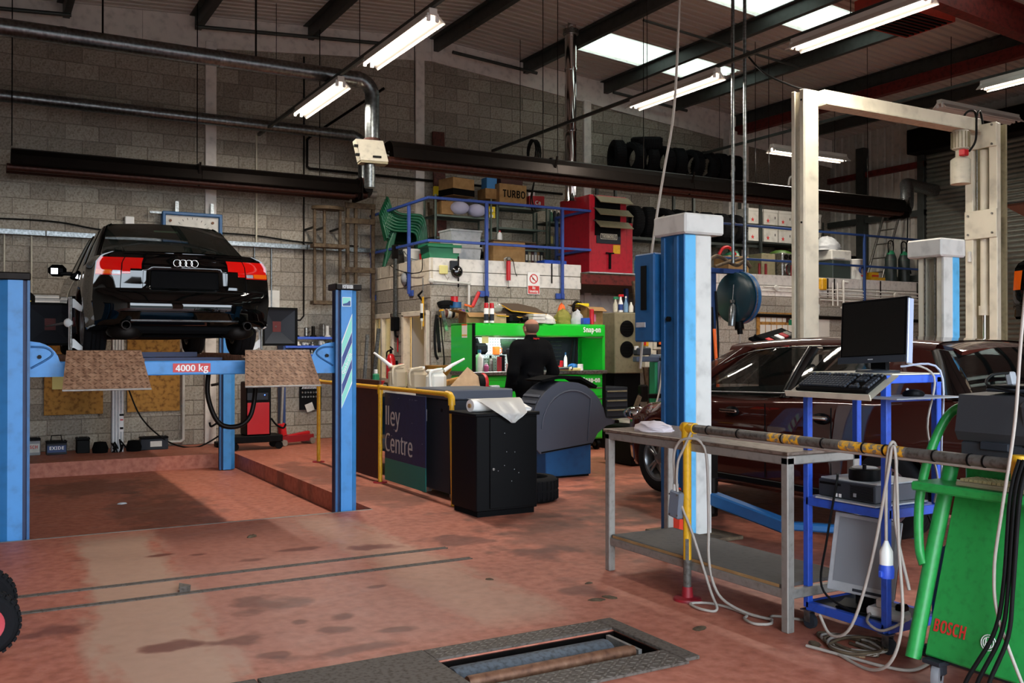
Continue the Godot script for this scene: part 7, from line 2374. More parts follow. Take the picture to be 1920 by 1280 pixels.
	P(wb, "hood_shell", mb().loft(rows, false, true).loft(rows), M.grey_plastic)
	var face := []
	for c in inner:
		face.append(c)
	face.append(U(0.66, 0.64))
	face.append(U(0.66, 0.61))
	face.append(U(0.5, 0.58))
	face.append(U(0.38, 0.5))
	face.append(U(0.3, 0.38))
	face.append(U(-0.4, 0.3))
	var hf := P(wb, "hood_face", pr(face, 0.02, at(V(0, 0, 0.2))), M.grey_plastic)
	var arc := []
	for i in 13:
		var an := deg_to_rad(180.0 - 130.0 * i / 12.0)
		arc.append(V(cos(an) * 0.4 + 0.02, 0.58 + sin(an) * 0.42, 0.212))
	P(hf, "pressed_arc", tb(arc, 0.012, 6), M.grey_plastic)
	P(hf, "pressed_line", tb([arc[12], V(0.24, 0.42, 0.212)], 0.01, 6), M.grey_plastic)
	P(hf, "bottom_seam", bx(V(-0.05, 0.35, 0.205), V(0.68, 0.014, 0.03), 0.0, V(0, 0, 6)), M.black)
	P(wb, "hood_handle", cy(V(0.64, 0.625, 0.16), V(0.64, 0.625, 0.24), 0.022), M.black)
	for k in 4:
		var an := deg_to_rad(165.0 - k * 9.0)
		P(wb, "hood_rib", bx(V(cos(an) * 0.523, 0.58 + sin(an) * 0.545, 0.0), V(0.012, 0.04, 0.36), 0.004, V(0, 0, rad_to_deg(an))), M.grey_plastic)
	O("black_cover", "black rubber cover laid over the balancer hood", "cover", pr([U(-0.3, 0.0), U(-0.1, 0.03), U(0.2, 0.02), U(0.42, -0.09), U(0.44, -0.06), U(0.2, 0.055), U(-0.1, 0.065), U(-0.34, 0.02)], 0.36, at(Vector3.ZERO)), M.black_matt, V(5.9, 1.105, -9.32))
	# heater cabinet and wall control box behind
	var bb := T("vent_cabinet", "beige steel cabinet with two round dark vents", "cabinet", V(8.85, 1.1, -12.1))
	P(bb, "case", bx(V(0, 0.46, 0), V(0.54, 0.94, 0.4), 0.012), M.beige)
	for y in [0.68, 0.36]:
		P(bb, "vent", la([U(0, 0), U(0.125, 0), U(0.13, 0.015), U(0.115, 0.018), U(0, 0.01)], 28, at(V(-0.05, y, 0.2), V(90, 0, 0))), M.black_matt)
		for k in 5:
			P(bb, "vent_bar", bx(V(-0.05, y - 0.08 + k * 0.04, 0.22), V(0.2, 0.006, 0.006)), M.black_steel)
	P(bb, "foot_frame", mb().box(V(0, -0.55, 0), V(0.5, 1.1, 0.3)), M.black_matt)
	var cb := T("control_box", "open cream control box with a red and yellow switch", "control box", V(9.02, 1.44, -11.55))
	P(cb, "case", bx(V(0.16, 0.33, -0.05), V(0.3, 0.62, 0.16), 0.01), M.pale_beige)
	P(cb, "open_cavity", bx(V(0.18, 0.34, 0.035), V(0.22, 0.56, 0.01)), M.black)
	for k in 6:
		P(cb, "relay", bx(V(0.1 + rng.randf() * 0.14, 0.12 + k * 0.08, 0.045), V(0.07, 0.05, 0.03)), [M.orange, M.black, M.mid_grey, M.dark_red][k % 4])
	P(cb, "side_panel", bx(V(-0.09, 0.3, 0.02), V(0.14, 0.6, 0.05), 0.006), M.pale_beige)
	P(cb, "rotary_switch", mb().box(V(-0.16, 0.12, 0.05), V(0.09, 0.1, 0.04), 0.006), M.yellow)
	P(cb, "switch_knob", bx(V(-0.19, 0.12, 0.075), V(0.03, 0.07, 0.03), 0.006), M.red)
	P(cb, "indicator", cy(V(-0.14, 0.52, 0.04), V(-0.14, 0.52, 0.06), 0.015), M.white)
	for y in [0.4, 0.32]:
		P(cb, "button", bx(V(-0.14, y, 0.05), V(0.035, 0.05, 0.02)), M.black)
	P(cb, "dial", la([U(0, 0.02), U(0.05, 0.018), U(0.06, 0)], 20, at(V(-0.05, -0.1, 0.05), V(90, 0, 0))), M.chrome)
	P(cb, "lower_case", bx(V(-0.06, -0.12, 0), V(0.22, 0.26, 0.1), 0.008), M.pale_beige)
	P(cb, "stand", bx(V(0.1, -0.72, -0.1), V(0.1, 1.44, 0.1)), M.dark_grey)
	for k in 5:
		var sp := T("spray_bottle", ["slim green topped spray bottle on the vent cabinet", "white spray bottle with a red trigger on the vent cabinet", "clear blue bottle on the vent cabinet", "pale carton can on the vent cabinet", "dark can on the vent cabinet"][k], "bottle", V(8.66 + k * 0.1, 2.04, -12.0))
		var mm: Material = [M.pale_beige, M.white, glass("8fb6d8", 0.5), M.paper, M.dark_grey][k]
		var hh := [0.2, 0.24, 0.22, 0.16, 0.16][k] as float
		P(sp, "body", la([U(0, 0), U(0.036, 0), U(0.038, hh * 0.55), U(0.016, hh * 0.82), U(0.014, hh), U(0, hh)], 14), mm)
		if k == 1:
			P(sp, "label", la([U(0.0385, 0.03), U(0.0388, 0.12)], 14), M.decal_navy)
		if k < 2:
			P(sp, "trigger", bx(V(0.01, hh + 0.015, 0), V(0.09, 0.04, 0.03), 0.006), M.crate_green if k == 0 else M.red)
		elif k == 2:
			P(sp, "cap", cy(V(0, hh, 0), V(0, hh + 0.03, 0), 0.015), M.white)
	O("leaning_planks", "dark timber planks leaning against the deck edge", "planks", mb().box(V(-0.2, 1.28, 0), V(0.09, 2.55, 0.04), 0.0, V(0, 0, 9)).box(V(0.0, 1.25, 0.02), V(0.07, 2.5, 0.03), 0.0, V(0, 0, 6)), M.wood, V(9.65, 0.02, -12.3))
	O("wall_leads", "dark cables running up the white strip under the deck", "cables", mb().tube([V(0, 0, 0), V(0.35, -0.4, 0.1), V(0.5, -0.6, 0.1)], 0.015).tube([V(-0.05, 0.2, 0), V(-0.05, -0.1, 0)], 0.015), M.cable_black, V(9.9, 2.45, -15.0))
	O("blue_stud", "dark blue upright strut under the deck behind the vent cabinet", "strut", bx(V(0, 1.25, 0), V(0.06, 2.5, 0.06)), M.navy, V(9.75, 0, -13.2))
	# tyre changer
	var tc := T("tyre_changer", "grey tyre changer with a blue grey column and swing arm", "tyre changer", V(7.9, 0, -9.95))
	P(tc, "column", bx(V(0, 0.93, 0), V(0.2, 0.94, 0.2), 0.012), mt("5a6578", 0.5))
	P(tc, "green_spine", bx(V(-0.12, 0.75, 0.02), V(0.05, 1.1, 0.12), 0.006), M.crate_green)
	P(tc, "swing_arm", bx(V(-0.2, 1.34, 0.05), V(0.5, 0.07, 0.1), 0.01), mt("3c4658", 0.5))
	P(tc, "swing_head", bx(V(-0.33, 1.44, 0.05), V(0.22, 0.1, 0.12), 0.015), M.dark_grey)
	P(tc, "head_knob", cy(V(-0.42, 1.46, 0.05), V(-0.42, 1.51, 0.05), 0.03), M.white_dirty)
	P(tc, "pivot", cy(V(-0.05, 1.36, 0.1), V(-0.05, 1.36, 0.13), 0.035), M.steel)
	P(tc, "bead_arm", mb().box(V(-0.25, 0.86, 0.1), V(0.36, 0.06, 0.06), 0.01).box(V(-0.35, 0.9, 0.1), V(0.12, 0.22, 0.1), 0.02), M.black_steel)
	P(tc, "pedal_lever", bx(V(-0.48, 0.74, 0.12), V(0.06, 0.28, 0.04), 0.008, V(0, 0, -25)), M.wood)
	P(tc, "cabinet", bx(V(-0.3, 0.26, 0.05), V(0.85, 0.5, 0.6), 0.02), M.black)
	P(tc, "turntable", la([U(0, 0.5), U(0.3, 0.5), U(0.32, 0.53), U(0.3, 0.56), U(0, 0.57)], 28, at(V(-0.35, 0, 0.05))), M.steel_dirty)
	P(tc, "ram", cy(V(-0.45, 0.45, 0.38), V(-0.1, 0.42, 0.38), 0.05), M.black)
	P(tc, "air_hose", tb(curve([V(-0.06, 1.3, 0.12), V(-0.12, 0.95, 0.15), V(-0.3, 0.55, 0.2), V(-0.4, 0.45, 0.3)]), 0.012), M.cable_grey)
	P(tc, "air_hose", tb(curve([V(-0.04, 1.3, 0.12), V(0.08, 1.15, 0.15), V(0.2, 0.95, 0.15)]), 0.012), M.cable_grey)
	for k in 3:
		tyre("tyre stacked behind the tyre changer under the deck", V(9.1, 0.115 + k * 0.23, -11.0), Vector3.ZERO, 0.32, 0.22, "tyres stacked behind the tyre changer")
	var dr := T("drawer_unit", "stack of dark grey drawers beside the tool chest", "drawers", V(8.35, 0, -11.8))
	P(dr, "case", bx(V(0, 0.45, 0), V(0.42, 0.9, 0.5), 0.006), M.dark_grey)
	for k in 6:
		P(dr, "drawer", bx(V(0, 0.1 + k * 0.14, 0.255), V(0.38, 0.11, 0.02), 0.004), M.dark_grey)
		P(dr, "pull", bx(V(0, 0.14 + k * 0.14, 0.27), V(0.36, 0.02, 0.015)), M.beige)


# ---------------------------------------------------------------- two-post lifts
func two_post_lifts() -> void:
	var t := T("two_post_lift", "blue and white two-post lift on either side of the brown hatchback", "vehicle lift")
	# near column
	P(t, "column", mb().box(V(4.875, 1.19, -5.9), V(0.11, 2.38, 0.29), 0.006), M.sky_blue)
	P(t, "side_face", bx(V(4.814, 1.19, -5.9), V(0.012, 2.38, 0.284), 0.002), M.deep_blue)
	for z in [-6.0, -5.84]:
		P(t, "side_rib", bx(V(4.802, 1.19, z), V(0.02, 2.36, 0.05), 0.006), M.deep_blue)
	P(t, "white_half", bx(V(5.01, 1.19, -5.9), V(0.16, 2.38, 0.284), 0.006), M.white_dirty)
	P(t, "top_cap", bx(V(4.975, 2.46, -5.9), V(0.4, 0.16, 0.4), 0.015), M.white_dirty)
	P(t, "power_unit", bx(V(4.86, 1.9, -6.2), V(0.2, 0.72, 0.26), 0.012), M.deep_blue)
	P(t, "unit_slot", bx(V(4.757, 1.98, -6.2), V(0.008, 0.36, 0.07)), M.black)
	P(t, "unit_label", bx(V(4.757, 1.68, -6.24), V(0.006, 0.04, 0.12)), M.pale_grey)
	for y in [1.72, 0.86]:
		P(t, "knob", cy(V(4.8, y, -5.92), V(4.775, y, -5.92), 0.02), M.black)
	P(t, "base_plate", bx(V(4.98, 0.015, -5.85), V(0.5, 0.03, 0.6), 0.005), M.wood)
	# far column with its open channel facing inwards
	P(t, "column", mb().box(V(8.02, 1.18, -5.99), V(0.24, 2.36, 0.02)).box(V(8.14, 1.18, -5.87), V(0.02, 2.36, 0.26)).box(V(7.92, 1.18, -5.97), V(0.04, 2.36, 0.06)).box(V(7.92, 1.18, -5.77), V(0.04, 2.36, 0.06)).box(V(8.05, 1.18, -5.88), V(0.02, 2.36, 0.2)), M.cream)
	P(t, "white_half", bx(V(7.96, 1.18, -5.735), V(0.13, 2.36, 0.03), 0.004), M.white_dirty)
	P(t, "blue_strip", bx(V(8.075, 1.18, -5.735), V(0.1, 2.36, 0.03), 0.004), M.sky_blue)
	P(t, "channel_rail", bx(V(7.9, 1.18, -5.93), V(0.012, 2.34, 0.012)), M.steel)
	P(t, "channel_rail", bx(V(7.9, 1.18, -5.82), V(0.012, 2.34, 0.012)), M.steel)
	P(t, "top_cap", bx(V(7.985, 2.43, -5.87), V(0.36, 0.17, 0.38), 0.015), M.white_dirty)
	P(t, "base_plate", bx(V(8.0, 0.015, -5.85), V(0.5, 0.03, 0.6), 0.005), M.wood)
	# swing arms
	for a in [[V(5.12, 0.3, -5.8), V(5.3, 0.16, -5.2), V(6.0, 0.13, -4.6)], [V(5.12, 0.3, -6.05), V(5.6, 0.2, -6.5), V(6.1, 0.17, -6.9)]]:
		var arm := mb()
		for k in 2:
			var p: Vector3 = a[k]
			var q: Vector3 = a[k + 1]
			var l := (q - p).length()
			var b := Basis.looking_at((q - p).normalized())
			var e := b.get_euler() * (180.0 / PI)
			arm.box((p + q) / 2, V(0.11 - k * 0.03, 0.1 - k * 0.04, l + 0.05), 0.012, e)
		var o := P(t, "swing_arm", arm, M.deep_blue)
		P(o, "lifting_pad", cy(a[2] + V(0, 0.02, 0), a[2] + V(0, 0.12, 0), 0.06), M.rubber)
		P(o, "hinge", cy(a[0] + V(0, -0.12, 0), a[0] + V(0, 0.16, 0), 0.05), M.black_steel)
	P(t, "carriage", bx(V(5.13, 0.4, -5.9), V(0.08, 0.5, 0.26), 0.008), M.black_steel)

	var c := T("two_post_lift", "tall cream two-post lift with an overhead beam and hanging motor", "vehicle lift")
	P(c, "column", mb().box(V(8.225, 2.2, -7.645), V(0.22, 4.4, 0.03), 0.006).box(V(8.22, 2.2, -7.81), V(0.2, 4.4, 0.03)).box(V(8.32, 2.2, -7.73), V(0.02, 4.4, 0.17)), M.cream)
	P(c, "column_flange", bx(V(8.115, 2.2, -7.67), V(0.02, 4.4, 0.06), 0.004), M.cream)
	P(c, "column_flange", bx(V(8.115, 2.2, -7.8), V(0.02, 4.4, 0.05), 0.004), M.cream)
	P(c, "column_web", bx(V(8.15, 2.2, -7.73), V(0.015, 4.38, 0.12)), M.pale_beige)
	P(c, "bolt", cy(V(8.104, 4.28, -7.67), V(8.098, 4.28, -7.67), 0.012), M.black)
	P(c, "bolt", cy(V(8.104, 2.9, -7.67), V(8.098, 2.9, -7.67), 0.012), M.black)
	P(c, "overhead_beam", bx(V(9.75, 4.31, -7.6), V(2.86, 0.17, 0.14), 0.008), M.cream)
	P(c, "beam_flange", bx(V(9.75, 4.23, -7.6), V(2.86, 0.015, 0.2)), M.pale_beige)
	P(c, "column", mb().box(V(11.14, 2.15, -7.68), V(0.08, 4.3, 0.11), 0.006).box(V(11.14, 2.15, -7.35), V(0.08, 4.3, 0.11), 0.006), M.cream)
	P(c, "column_back", bx(V(11.3, 2.15, -7.5), V(0.03, 4.3, 0.4)), M.beige)
	for y in [3.05, 4.16]:
		P(c, "cross_plate", bx(V(11.1, y, -7.515), V(0.03, 0.36 if y < 4 else 0.3, 0.44), 0.005), M.cream)
		for z in [-7.68, -7.35]:
			P(c, "bolt", cy(V(11.08, y + 0.12, z), V(11.07, y + 0.12, z), 0.014), M.steel)
			P(c, "bolt", cy(V(11.08, y - 0.12, z), V(11.07, y - 0.12, z), 0.014), M.steel)
	P(c, "hydraulic_cylinder", cy(V(11.18, 2.0, -7.52), V(11.18, 4.0, -7.52), 0.05, 18), M.cream)
	P(c, "cylinder_gland", cy(V(11.18, 1.9, -7.52), V(11.18, 2.02, -7.52), 0.07, 18), M.cream)
	P(c, "piston_rod", cy(V(11.18, 0.4, -7.52), V(11.18, 1.95, -7.52), 0.025, 14), M.chrome)
	P(c, "lifting_chain", cy(V(11.15, 3.2, -7.6), V(11.15, 4.1, -7.6), 0.01, 6), M.steel)
	P(c, "hydraulic_motor", la([U(0, 0), U(0.12, 0), U(0.12, 0.3), U(0.1, 0.32), U(0.06, 0.34), U(0.06, 0.42), U(0.1, 0.44), U(0.1, 0.66), U(0.07, 0.7), U(0, 0.7)], 22, at(V(10.82, 3.55, -7.6))), M.pale_beige)
	var fins := mb()
	for k in 16:
		var a := TAU * k / 16.0
		fins.box(V(10.82 + cos(a) * 0.105, 4.1, -7.6 + sin(a) * 0.105), V(0.02, 0.2, 0.006), 0.0, V(0, -rad_to_deg(a), 0))
	P(c, "motor_fins", fins, M.beige)
	P(c, "motor_valve", bx(V(10.74, 3.92, -7.5), V(0.1, 0.08, 0.08), 0.01), M.red)
	P(c, "hose", tb(curve([V(10.85, 3.95, -7.5), V(10.95, 4.1, -7.48), V(11.0, 4.4, -7.5), V(11.1, 4.48, -7.52), V(11.16, 4.3, -7.52)]), 0.014), M.cable_black)
	P(c, "hose", tb(curve([V(10.8, 4.25, -7.6), V(10.9, 4.45, -7.58), V(11.05, 4.48, -7.56), V(11.14, 4.3, -7.6)]), 0.014), M.cable_black)
	P(c, "switch_handle", mb().box(V(11.08, 2.65, -7.66), V(0.04, 0.14, 0.04), 0.008), M.white_dirty)


# ---------------------------------------------------------------- hatchback
func hatchback() -> void:
	var t := T("hatchback_car", "dark brown hatchback car on the blue and white lift", "car", V(6.63, 0.1, -3.82))
	var c := {
		"tail_s": 0.2, "nose_s": 4.12, "rear_axle": 0.83, "front_axle": 3.46, "arch_r": 0.375, "wheel_r": 0.32, "track": 0.78, "spokes": 5,
		"w": [[0.0, 0.82], [0.2, 0.84], [0.8, 0.895], [2.0, 0.89], [3.4, 0.895], [3.9, 0.84], [4.12, 0.72]],
		"deck": [[0.0, 1.05], [0.2, 1.06], [0.6, 1.06], [1.0, 1.03], [2.9, 0.97], [3.1, 0.99], [3.8, 0.84], [4.12, 0.7]],
		"shoulder": [[0.0, 0.98], [0.6, 0.98], [1.2, 0.95], [3.0, 0.89], [3.8, 0.74], [4.12, 0.6]],
		"bottom": [[0.0, 0.3], [0.4, 0.24], [0.8, 0.19], [3.6, 0.19], [4.12, 0.22]],
		"tail": [[0.25, 0.1], [0.35, 0.02], [0.55, 0.0], [0.62, 0.04], [0.85, 0.07], [1.06, 0.12]],
		"tail_rows": [0.3, 0.34, 0.4, 0.48, 0.55, 0.6, 0.65, 0.72, 0.8, 0.88, 0.95, 1.0, 1.04, 1.06],
		"tail_cols": [-1.0, -0.98, -0.95, -0.9, -0.8, -0.6, -0.4, -0.2, 0.0, 0.2, 0.4, 0.6, 0.8, 0.9, 0.95, 0.98, 1.0],
	}
	hull(c, t, M.car_brown)
	for s in [-1, 1]:
		var l := P(t, "tail_lamp", tail_patch(c, minf(0.985 * s, 0.74 * s), maxf(0.985 * s, 0.74 * s), 0.74, 0.98, 0.008), M.lamp_red)
		P(l, "clear_lens", tail_patch(c, minf(0.95 * s, 0.78 * s), maxf(0.95 * s, 0.78 * s), 0.78, 0.83, 0.011), M.alloy)
		var bx0 = 0.775 * s
		var tx = 0.6 * s
		var by := func(sv): return 1.08 - 0.035 * sv
		# windows: front door and rear door, between black pillars; [belt rear, belt front, roof rear, roof front]
		var wins := [[1.12, 1.86, 1.05, 1.72], [1.98, 3.18, 1.84, 2.45]]
		for wv in wins:
			var p := V(bx0, by.call(wv[0]) - 0.03, -wv[0])
			var q := V(bx0, by.call(wv[1]) - 0.03, -wv[1])
			var r := V(tx, 1.385 - (0.03 if wv[1] > 2.0 else 0.0), -wv[3])
			var u := V(tx, 1.385, -wv[2])
			P(t, "side_window", four(p, q, r, u, 0.005, 0.03) if s > 0 else four(q, p, u, r, 0.005, 0.03), M.car_glass)
		var pil := [[0.36, 1.12, 0.62, 1.05, 1], [1.86, 1.98, 1.72, 1.84, 0], [3.18, 3.34, 2.45, 2.6, 1]]
		for wv in pil:
			var p := V(bx0, by.call(wv[0]) - 0.04, -wv[0])
			var q := V(bx0, by.call(wv[1]) - 0.04, -wv[1])
			var r := V(tx, 1.395, -wv[3])
			var u := V(tx, 1.395 - (0.03 if wv[0] < 0.5 else 0.0), -wv[2])
			P(t, "pillar", four(p, q, r, u, 0.03, 0.03) if s > 0 else four(q, p, u, r, 0.03, 0.03), M.car_brown if wv[4] == 1 else M.black_gloss)
		P(t, "window_trim", tb(curve([V(bx0 + 0.012 * s, 0.985, -3.2), V(bx0 + 0.016 * s, 1.01, -2.2), V(bx0 + 0.014 * s, 1.04, -1.1)]), 0.008, 6), M.alloy)
		P(t, "window_trim", tb(curve([V(bx0, 0.99, -3.2), V(tx + 0.06 * s, 1.3, -2.62), V(tx + 0.014 * s, 1.385, -2.2), V(tx + 0.016 * s, 1.405, -1.4), V(tx + 0.02 * s, 1.38, -1.05)]), 0.007, 6), M.black_gloss)
		var rr := []
		for j in 13:
			var sv := lerpf(0.62, 2.75, j / 12.0)
			var y := 1.37 + 0.075 * sin(PI * clampf((sv - 0.2) / 2.9, 0.0, 1.0))
			rr.append(PackedVector3Array([V(tx + 0.012 * s, y - 0.03, -sv), V(tx - 0.02 * s, y + 0.015, -sv), V(tx - 0.1 * s, y + 0.035, -sv)]))
		P(t, "roof_rail", mb().loft(rr, false, s < 0), M.car_brown)
		P(t, "door_mirror", mb().ball(V(0.99 * s, 1.02, -2.92), V(0.1, 0.075, 0.08)).box(V(0.88 * s, 0.98, -2.92), V(0.12, 0.03, 0.06)), M.car_brown)
		for sv in [1.45, 2.45]:
			var dh := P(t, "door_handle", mb().box(V(0.905 * s, 0.845, -sv), V(0.025, 0.03, 0.22), 0.01), M.chrome)
			P(dh, "handle_cup", mb().ball(V(0.885 * s, 0.84, -sv + 0.03), V(0.012, 0.045, 0.09)), M.black)
		for sv in [1.32, 2.02, 3.02]:
			P(t, "door_gap", bx(V(0.889 * s, 0.62, -sv), V(0.006, 0.62, 0.008)), M.black)
		P(t, "sill_trim", bx(V(0.885 * s, 0.27, -2.15), V(0.02, 0.05, 1.85), 0.006), M.black)
		P(t, "head_lamp", mb().ball(V(0.7 * s, 0.72, -4.02), V(0.14, 0.07, 0.16)), M.chrome)
	var roof_rows := []
	for j in 13:
		var sv := lerpf(0.62, 2.75, j / 12.0)
		var row := PackedVector3Array()
		for i in 11:
			var u := -1.0 + i / 5.0
			row.append(V(u * 0.5, 1.405 + 0.075 * sin(PI * clampf((sv - 0.2) / 2.9, 0.0, 1.0)) + 0.015 * (1.0 - u * u), -sv))
		roof_rows.append(row)
	P(t, "roof_panel", mb().loft(roof_rows), M.car_brown)
	P(t, "rear_spoiler", four(V(-0.58, 1.37, -0.42), V(0.58, 1.37, -0.42), V(0.55, 1.42, -0.66), V(-0.55, 1.42, -0.66), 0.03, 0.03), M.car_brown)
	P(t, "rear_window", four(V(-0.74, 1.02, -0.2), V(0.74, 1.02, -0.2), V(0.62, 1.37, -0.5), V(-0.62, 1.37, -0.5), 0.006, 0.1, 12, 8, V(0, 0.3, 1).normalized()), M.car_glass_dark)
	for s in [-1, 1]:
		var a := V(0.74 * s, 1.02, -0.2)
		var b := V(0.775 * s, 1.03, -0.42)
		var d := V(0.6 * s, 1.37, -0.66)
		var e := V(0.62 * s, 1.37, -0.5)
		P(t, "rear_quarter_glass", four(a, b, d, e, 0.006, 0.02) if s > 0 else four(b, a, e, d, 0.006, 0.02), M.black_gloss)
	P(t, "windscreen", four(V(0.74, 1.0, -3.42), V(-0.74, 1.0, -3.42), V(-0.58, 1.38, -2.7), V(0.58, 1.38, -2.7), 0.006, 0.1, 12, 8, V(0, 0.3, -1).normalized()), M.car_glass)
	P(t, "cabin_floor", bx(V(0, 1.0, -1.9), V(1.42, 0.02, 2.6)), M.interior)
	for s in [-0.38, 0.38]:
		P(t, "headrest", bx(V(s, 1.16, -2.05), V(0.26, 0.18, 0.1), 0.04), M.interior)
	P(t, "steering_wheel", la([U(0.17, -0.01), U(0.19, 0.0), U(0.17, 0.01)], 24, at(V(0.36, 1.06, -2.75), V(65, 0, 0))), M.black)


# ---------------------------------------------------------------- right hand background
func right_background() -> void:
	# dark car raised beyond the cream column
	var rc := T("raised_car", "black car raised high beyond the cream column with its tailgate open", "car", V(12.15, 1.55, -7.05), -90)
	var c := {
		"tail_s": 0.2, "nose_s": 4.0, "rear_axle": 0.8, "front_axle": 3.4, "arch_r": 0.39, "wheel_r": 0.34, "track": 0.76, "spokes": 5,
		"w": [[0.0, 0.82], [0.2, 0.84], [0.8, 0.88], [3.4, 0.88], [4.0, 0.74]],
		"deck": [[0.0, 1.1], [0.2, 1.12], [2.9, 1.05], [3.1, 1.06], [4.0, 0.85]],
		"shoulder": [[0.0, 1.02], [3.0, 0.95], [4.0, 0.75]],
		"bottom": [[0.0, 0.35], [0.4, 0.28], [3.6, 0.25], [4.0, 0.3]],
		"tail": [[0.3, 0.08], [0.5, 0.0], [0.7, 0.05], [1.1, 0.1]],
		"tail_rows": [0.36, 0.45, 0.55, 0.65, 0.75, 0.85, 0.95, 1.05, 1.12],
		"tail_cols": [-1.0, -0.97, -0.9, -0.7, -0.4, 0.0, 0.4, 0.7, 0.9, 0.97, 1.0],
	}
	hull(c, rc, M.car_black)
	for s in [-1, 1]:
		P(rc, "tail_lamp", tail_patch(c, minf(0.99 * s, 0.82 * s), maxf(0.99 * s, 0.82 * s), 0.72, 0.98, 0.01), M.lamp_orange if s < 0 else M.lamp_red)
		P(rc, "gas_strut", cy(V(0.66 * s, 1.12, -0.45), V(0.62 * s, 1.6, -0.25), 0.012), M.black)
	P(rc, "greenhouse", mb().box(V(0, 1.35, -1.7), V(1.3, 0.5, 2.2), 0.12), M.car_black)
	P(rc, "tailgate", bx(V(0, 1.72, -0.1), V(1.25, 0.06, 0.9), 0.02, V(-14, 0, 0)), M.black_gloss)
	var sc := T("platform_lift", "dark low platform lift under the raised black car", "vehicle lift", V(14.0, 0, -7.05))
	for z in [-0.76, 0.76]:
		P(sc, "platform", bx(V(0, 1.5, z), V(3.6, 0.09, 0.5), 0.01), M.black_steel)
		P(sc, "scissor_leg", bx(V(0, 0.75, z), V(2.6, 0.1, 0.08), 0.01, V(0, 0, 30)), M.black_steel)
		P(sc, "scissor_leg", bx(V(0, 0.75, z + 0.1), V(2.6, 0.1, 0.08), 0.01, V(0, 0, -30)), M.black_steel)
		P(sc, "base_frame", bx(V(0, 0.05, z), V(2.8, 0.1, 0.3), 0.01), M.black_steel)
	# post with hose reels
	var hp := T("reel_post", "navy steel post carrying hose reels", "post", V(8.12, 0, -9.2))
	P(hp, "post", mb().box(V(0, 1.25, 0), V(0.1, 2.5, 0.1), 0.006), mt("27406e", 0.5, 0.0, "worn", 1.0))
	P(hp, "head_beam", bx(V(0.15, 2.46, 0.05), V(0.6, 0.06, 0.12), 0.006), M.navy)
	P(hp, "foot", bx(V(0, 0.01, 0), V(0.3, 0.02, 0.3)), M.navy)
	P(hp, "hoses", mb().tube(curve([V(0.02, 2.2, 0.07), V(0.05, 1.5, 0.08), V(0.0, 0.9, 0.08)]), 0.014).tube(curve([V(-0.04, 2.0, 0.07), V(-0.02, 1.4, 0.08), V(-0.06, 0.9, 0.08)]), 0.012), M.cable_black)
	var hr := T("hose_reel", "large dark hose reel with a blue rim on the navy post", "hose reel", V(8.42, 2.12, -9.05))
	var ax := at(Vector3.ZERO, V(0, 0, 90))
	P(hr, "drum_face", la([U(0, 0.1), U(0.27, 0.1), U(0.32, 0.07), U(0.32, -0.02)], 36, ax), mt("14323c", 0.35))
	P(hr, "rim", la([U(0.31, -0.02), U(0.335, -0.01), U(0.335, -0.06), U(0.33, -0.1), U(0, -0.11)], 36, ax), M.deep_blue)
	P(hr, "rim_band", la([U(0.336, -0.02), U(0.338, -0.03), U(0.336, -0.04)], 36, ax), M.steel)
	P(hr, "outlet", mb().cyl(V(-0.02, -0.3, 0.05), V(-0.02, -0.4, 0.07), 0.06).cyl(V(-0.02, -0.4, 0.07), V(-0.02, -0.46, 0.08), 0.035), M.black)
	P(hr, "hanger", bx(V(-0.1, 0.33, 0), V(0.3, 0.05, 0.06)), M.navy)
	var hc := T("hanging_spray_canister", "silver spray canister hung on the hose reel", "canister", V(8.28, 1.92, -8.98))
	P(hc, "canister", la([U(0, -0.16), U(0.042, -0.16), U(0.045, -0.13), U(0.045, 0.08), U(0.02, 0.12), U(0, 0.12)], 18, at(Vector3.ZERO, V(0, 0, -6))), M.galv)
	P(hc, "valve", mb().box(V(0.0, 0.15, 0), V(0.07, 0.04, 0.03), 0.006), M.steel)
	P(hc, "hook_wire", cy(V(0, 0.15, 0), V(0.02, 0.36, 0), 0.005, 6), M.steel)
	O("reel_hose", "grey air hose hanging straight down from the hose reel", "hose", tb(curve([V(0, 0, 0), V(0.01, -0.4, 0), V(-0.05, -0.7, 0.02), V(-0.02, -1.0, 0)]), 0.014), M.cable_grey, V(8.4, 1.68, -8.98))
	O("blue_hose_gun", "dark blue hose gun hooked beside the reel", "hose gun", cy(V(0, 0.14, 0), V(-0.02, -0.14, 0.02), 0.03), M.cart_blue, V(8.5, 2.05, -8.9))
	O("hose_end_coupling", "black coupling bulb at the end of the hanging hose", "coupling", mb().ball(V(0, 0.06, 0), V(0.045, 0.06, 0.045)).cyl(V(0, 0.1, 0), V(0, 0.2, 0), 0.018), M.black, V(8.38, 0.55, -8.98))
	O("red_reel", "round red cable reel behind the white lift column", "reel", la([U(0, 0.08), U(0.14, 0.08), U(0.16, 0.05), U(0.16, -0.05), U(0.14, -0.08), U(0, -0.08)], 28, ax), M.red_gloss, V(7.95, 2.12, -9.3))
	O("orange_pole", "orange pole leaning behind the white lift column", "pole", cy(V(0, 0, 0), V(-0.14, 1.72, 0), 0.02), M.orange, V(8.05, 0, -8.9))
	# mess of pipes above the reel
	O("reel_pipework", "bent brown pipework above the hose reel", "pipework", mb().tube(curve([V(-0.35, 0.05, 0), V(-0.2, 0.12, 0), V(0.1, 0.02, 0), V(0.25, 0.08, 0), V(0.35, 0.0, 0)]), 0.025).tube(curve([V(-0.3, -0.02, 0.06), V(-0.1, 0.04, 0.06), V(0.15, 0.1, 0.06)]), 0.02), M.wood, V(8.35, 2.52, -9.1))
	# tool trolley with tilted lid
	var tt := T("tool_trolley", "black tool trolley with a raised lid full of red and white sockets", "tool trolley", V(9.0, 0, -8.7), 20)
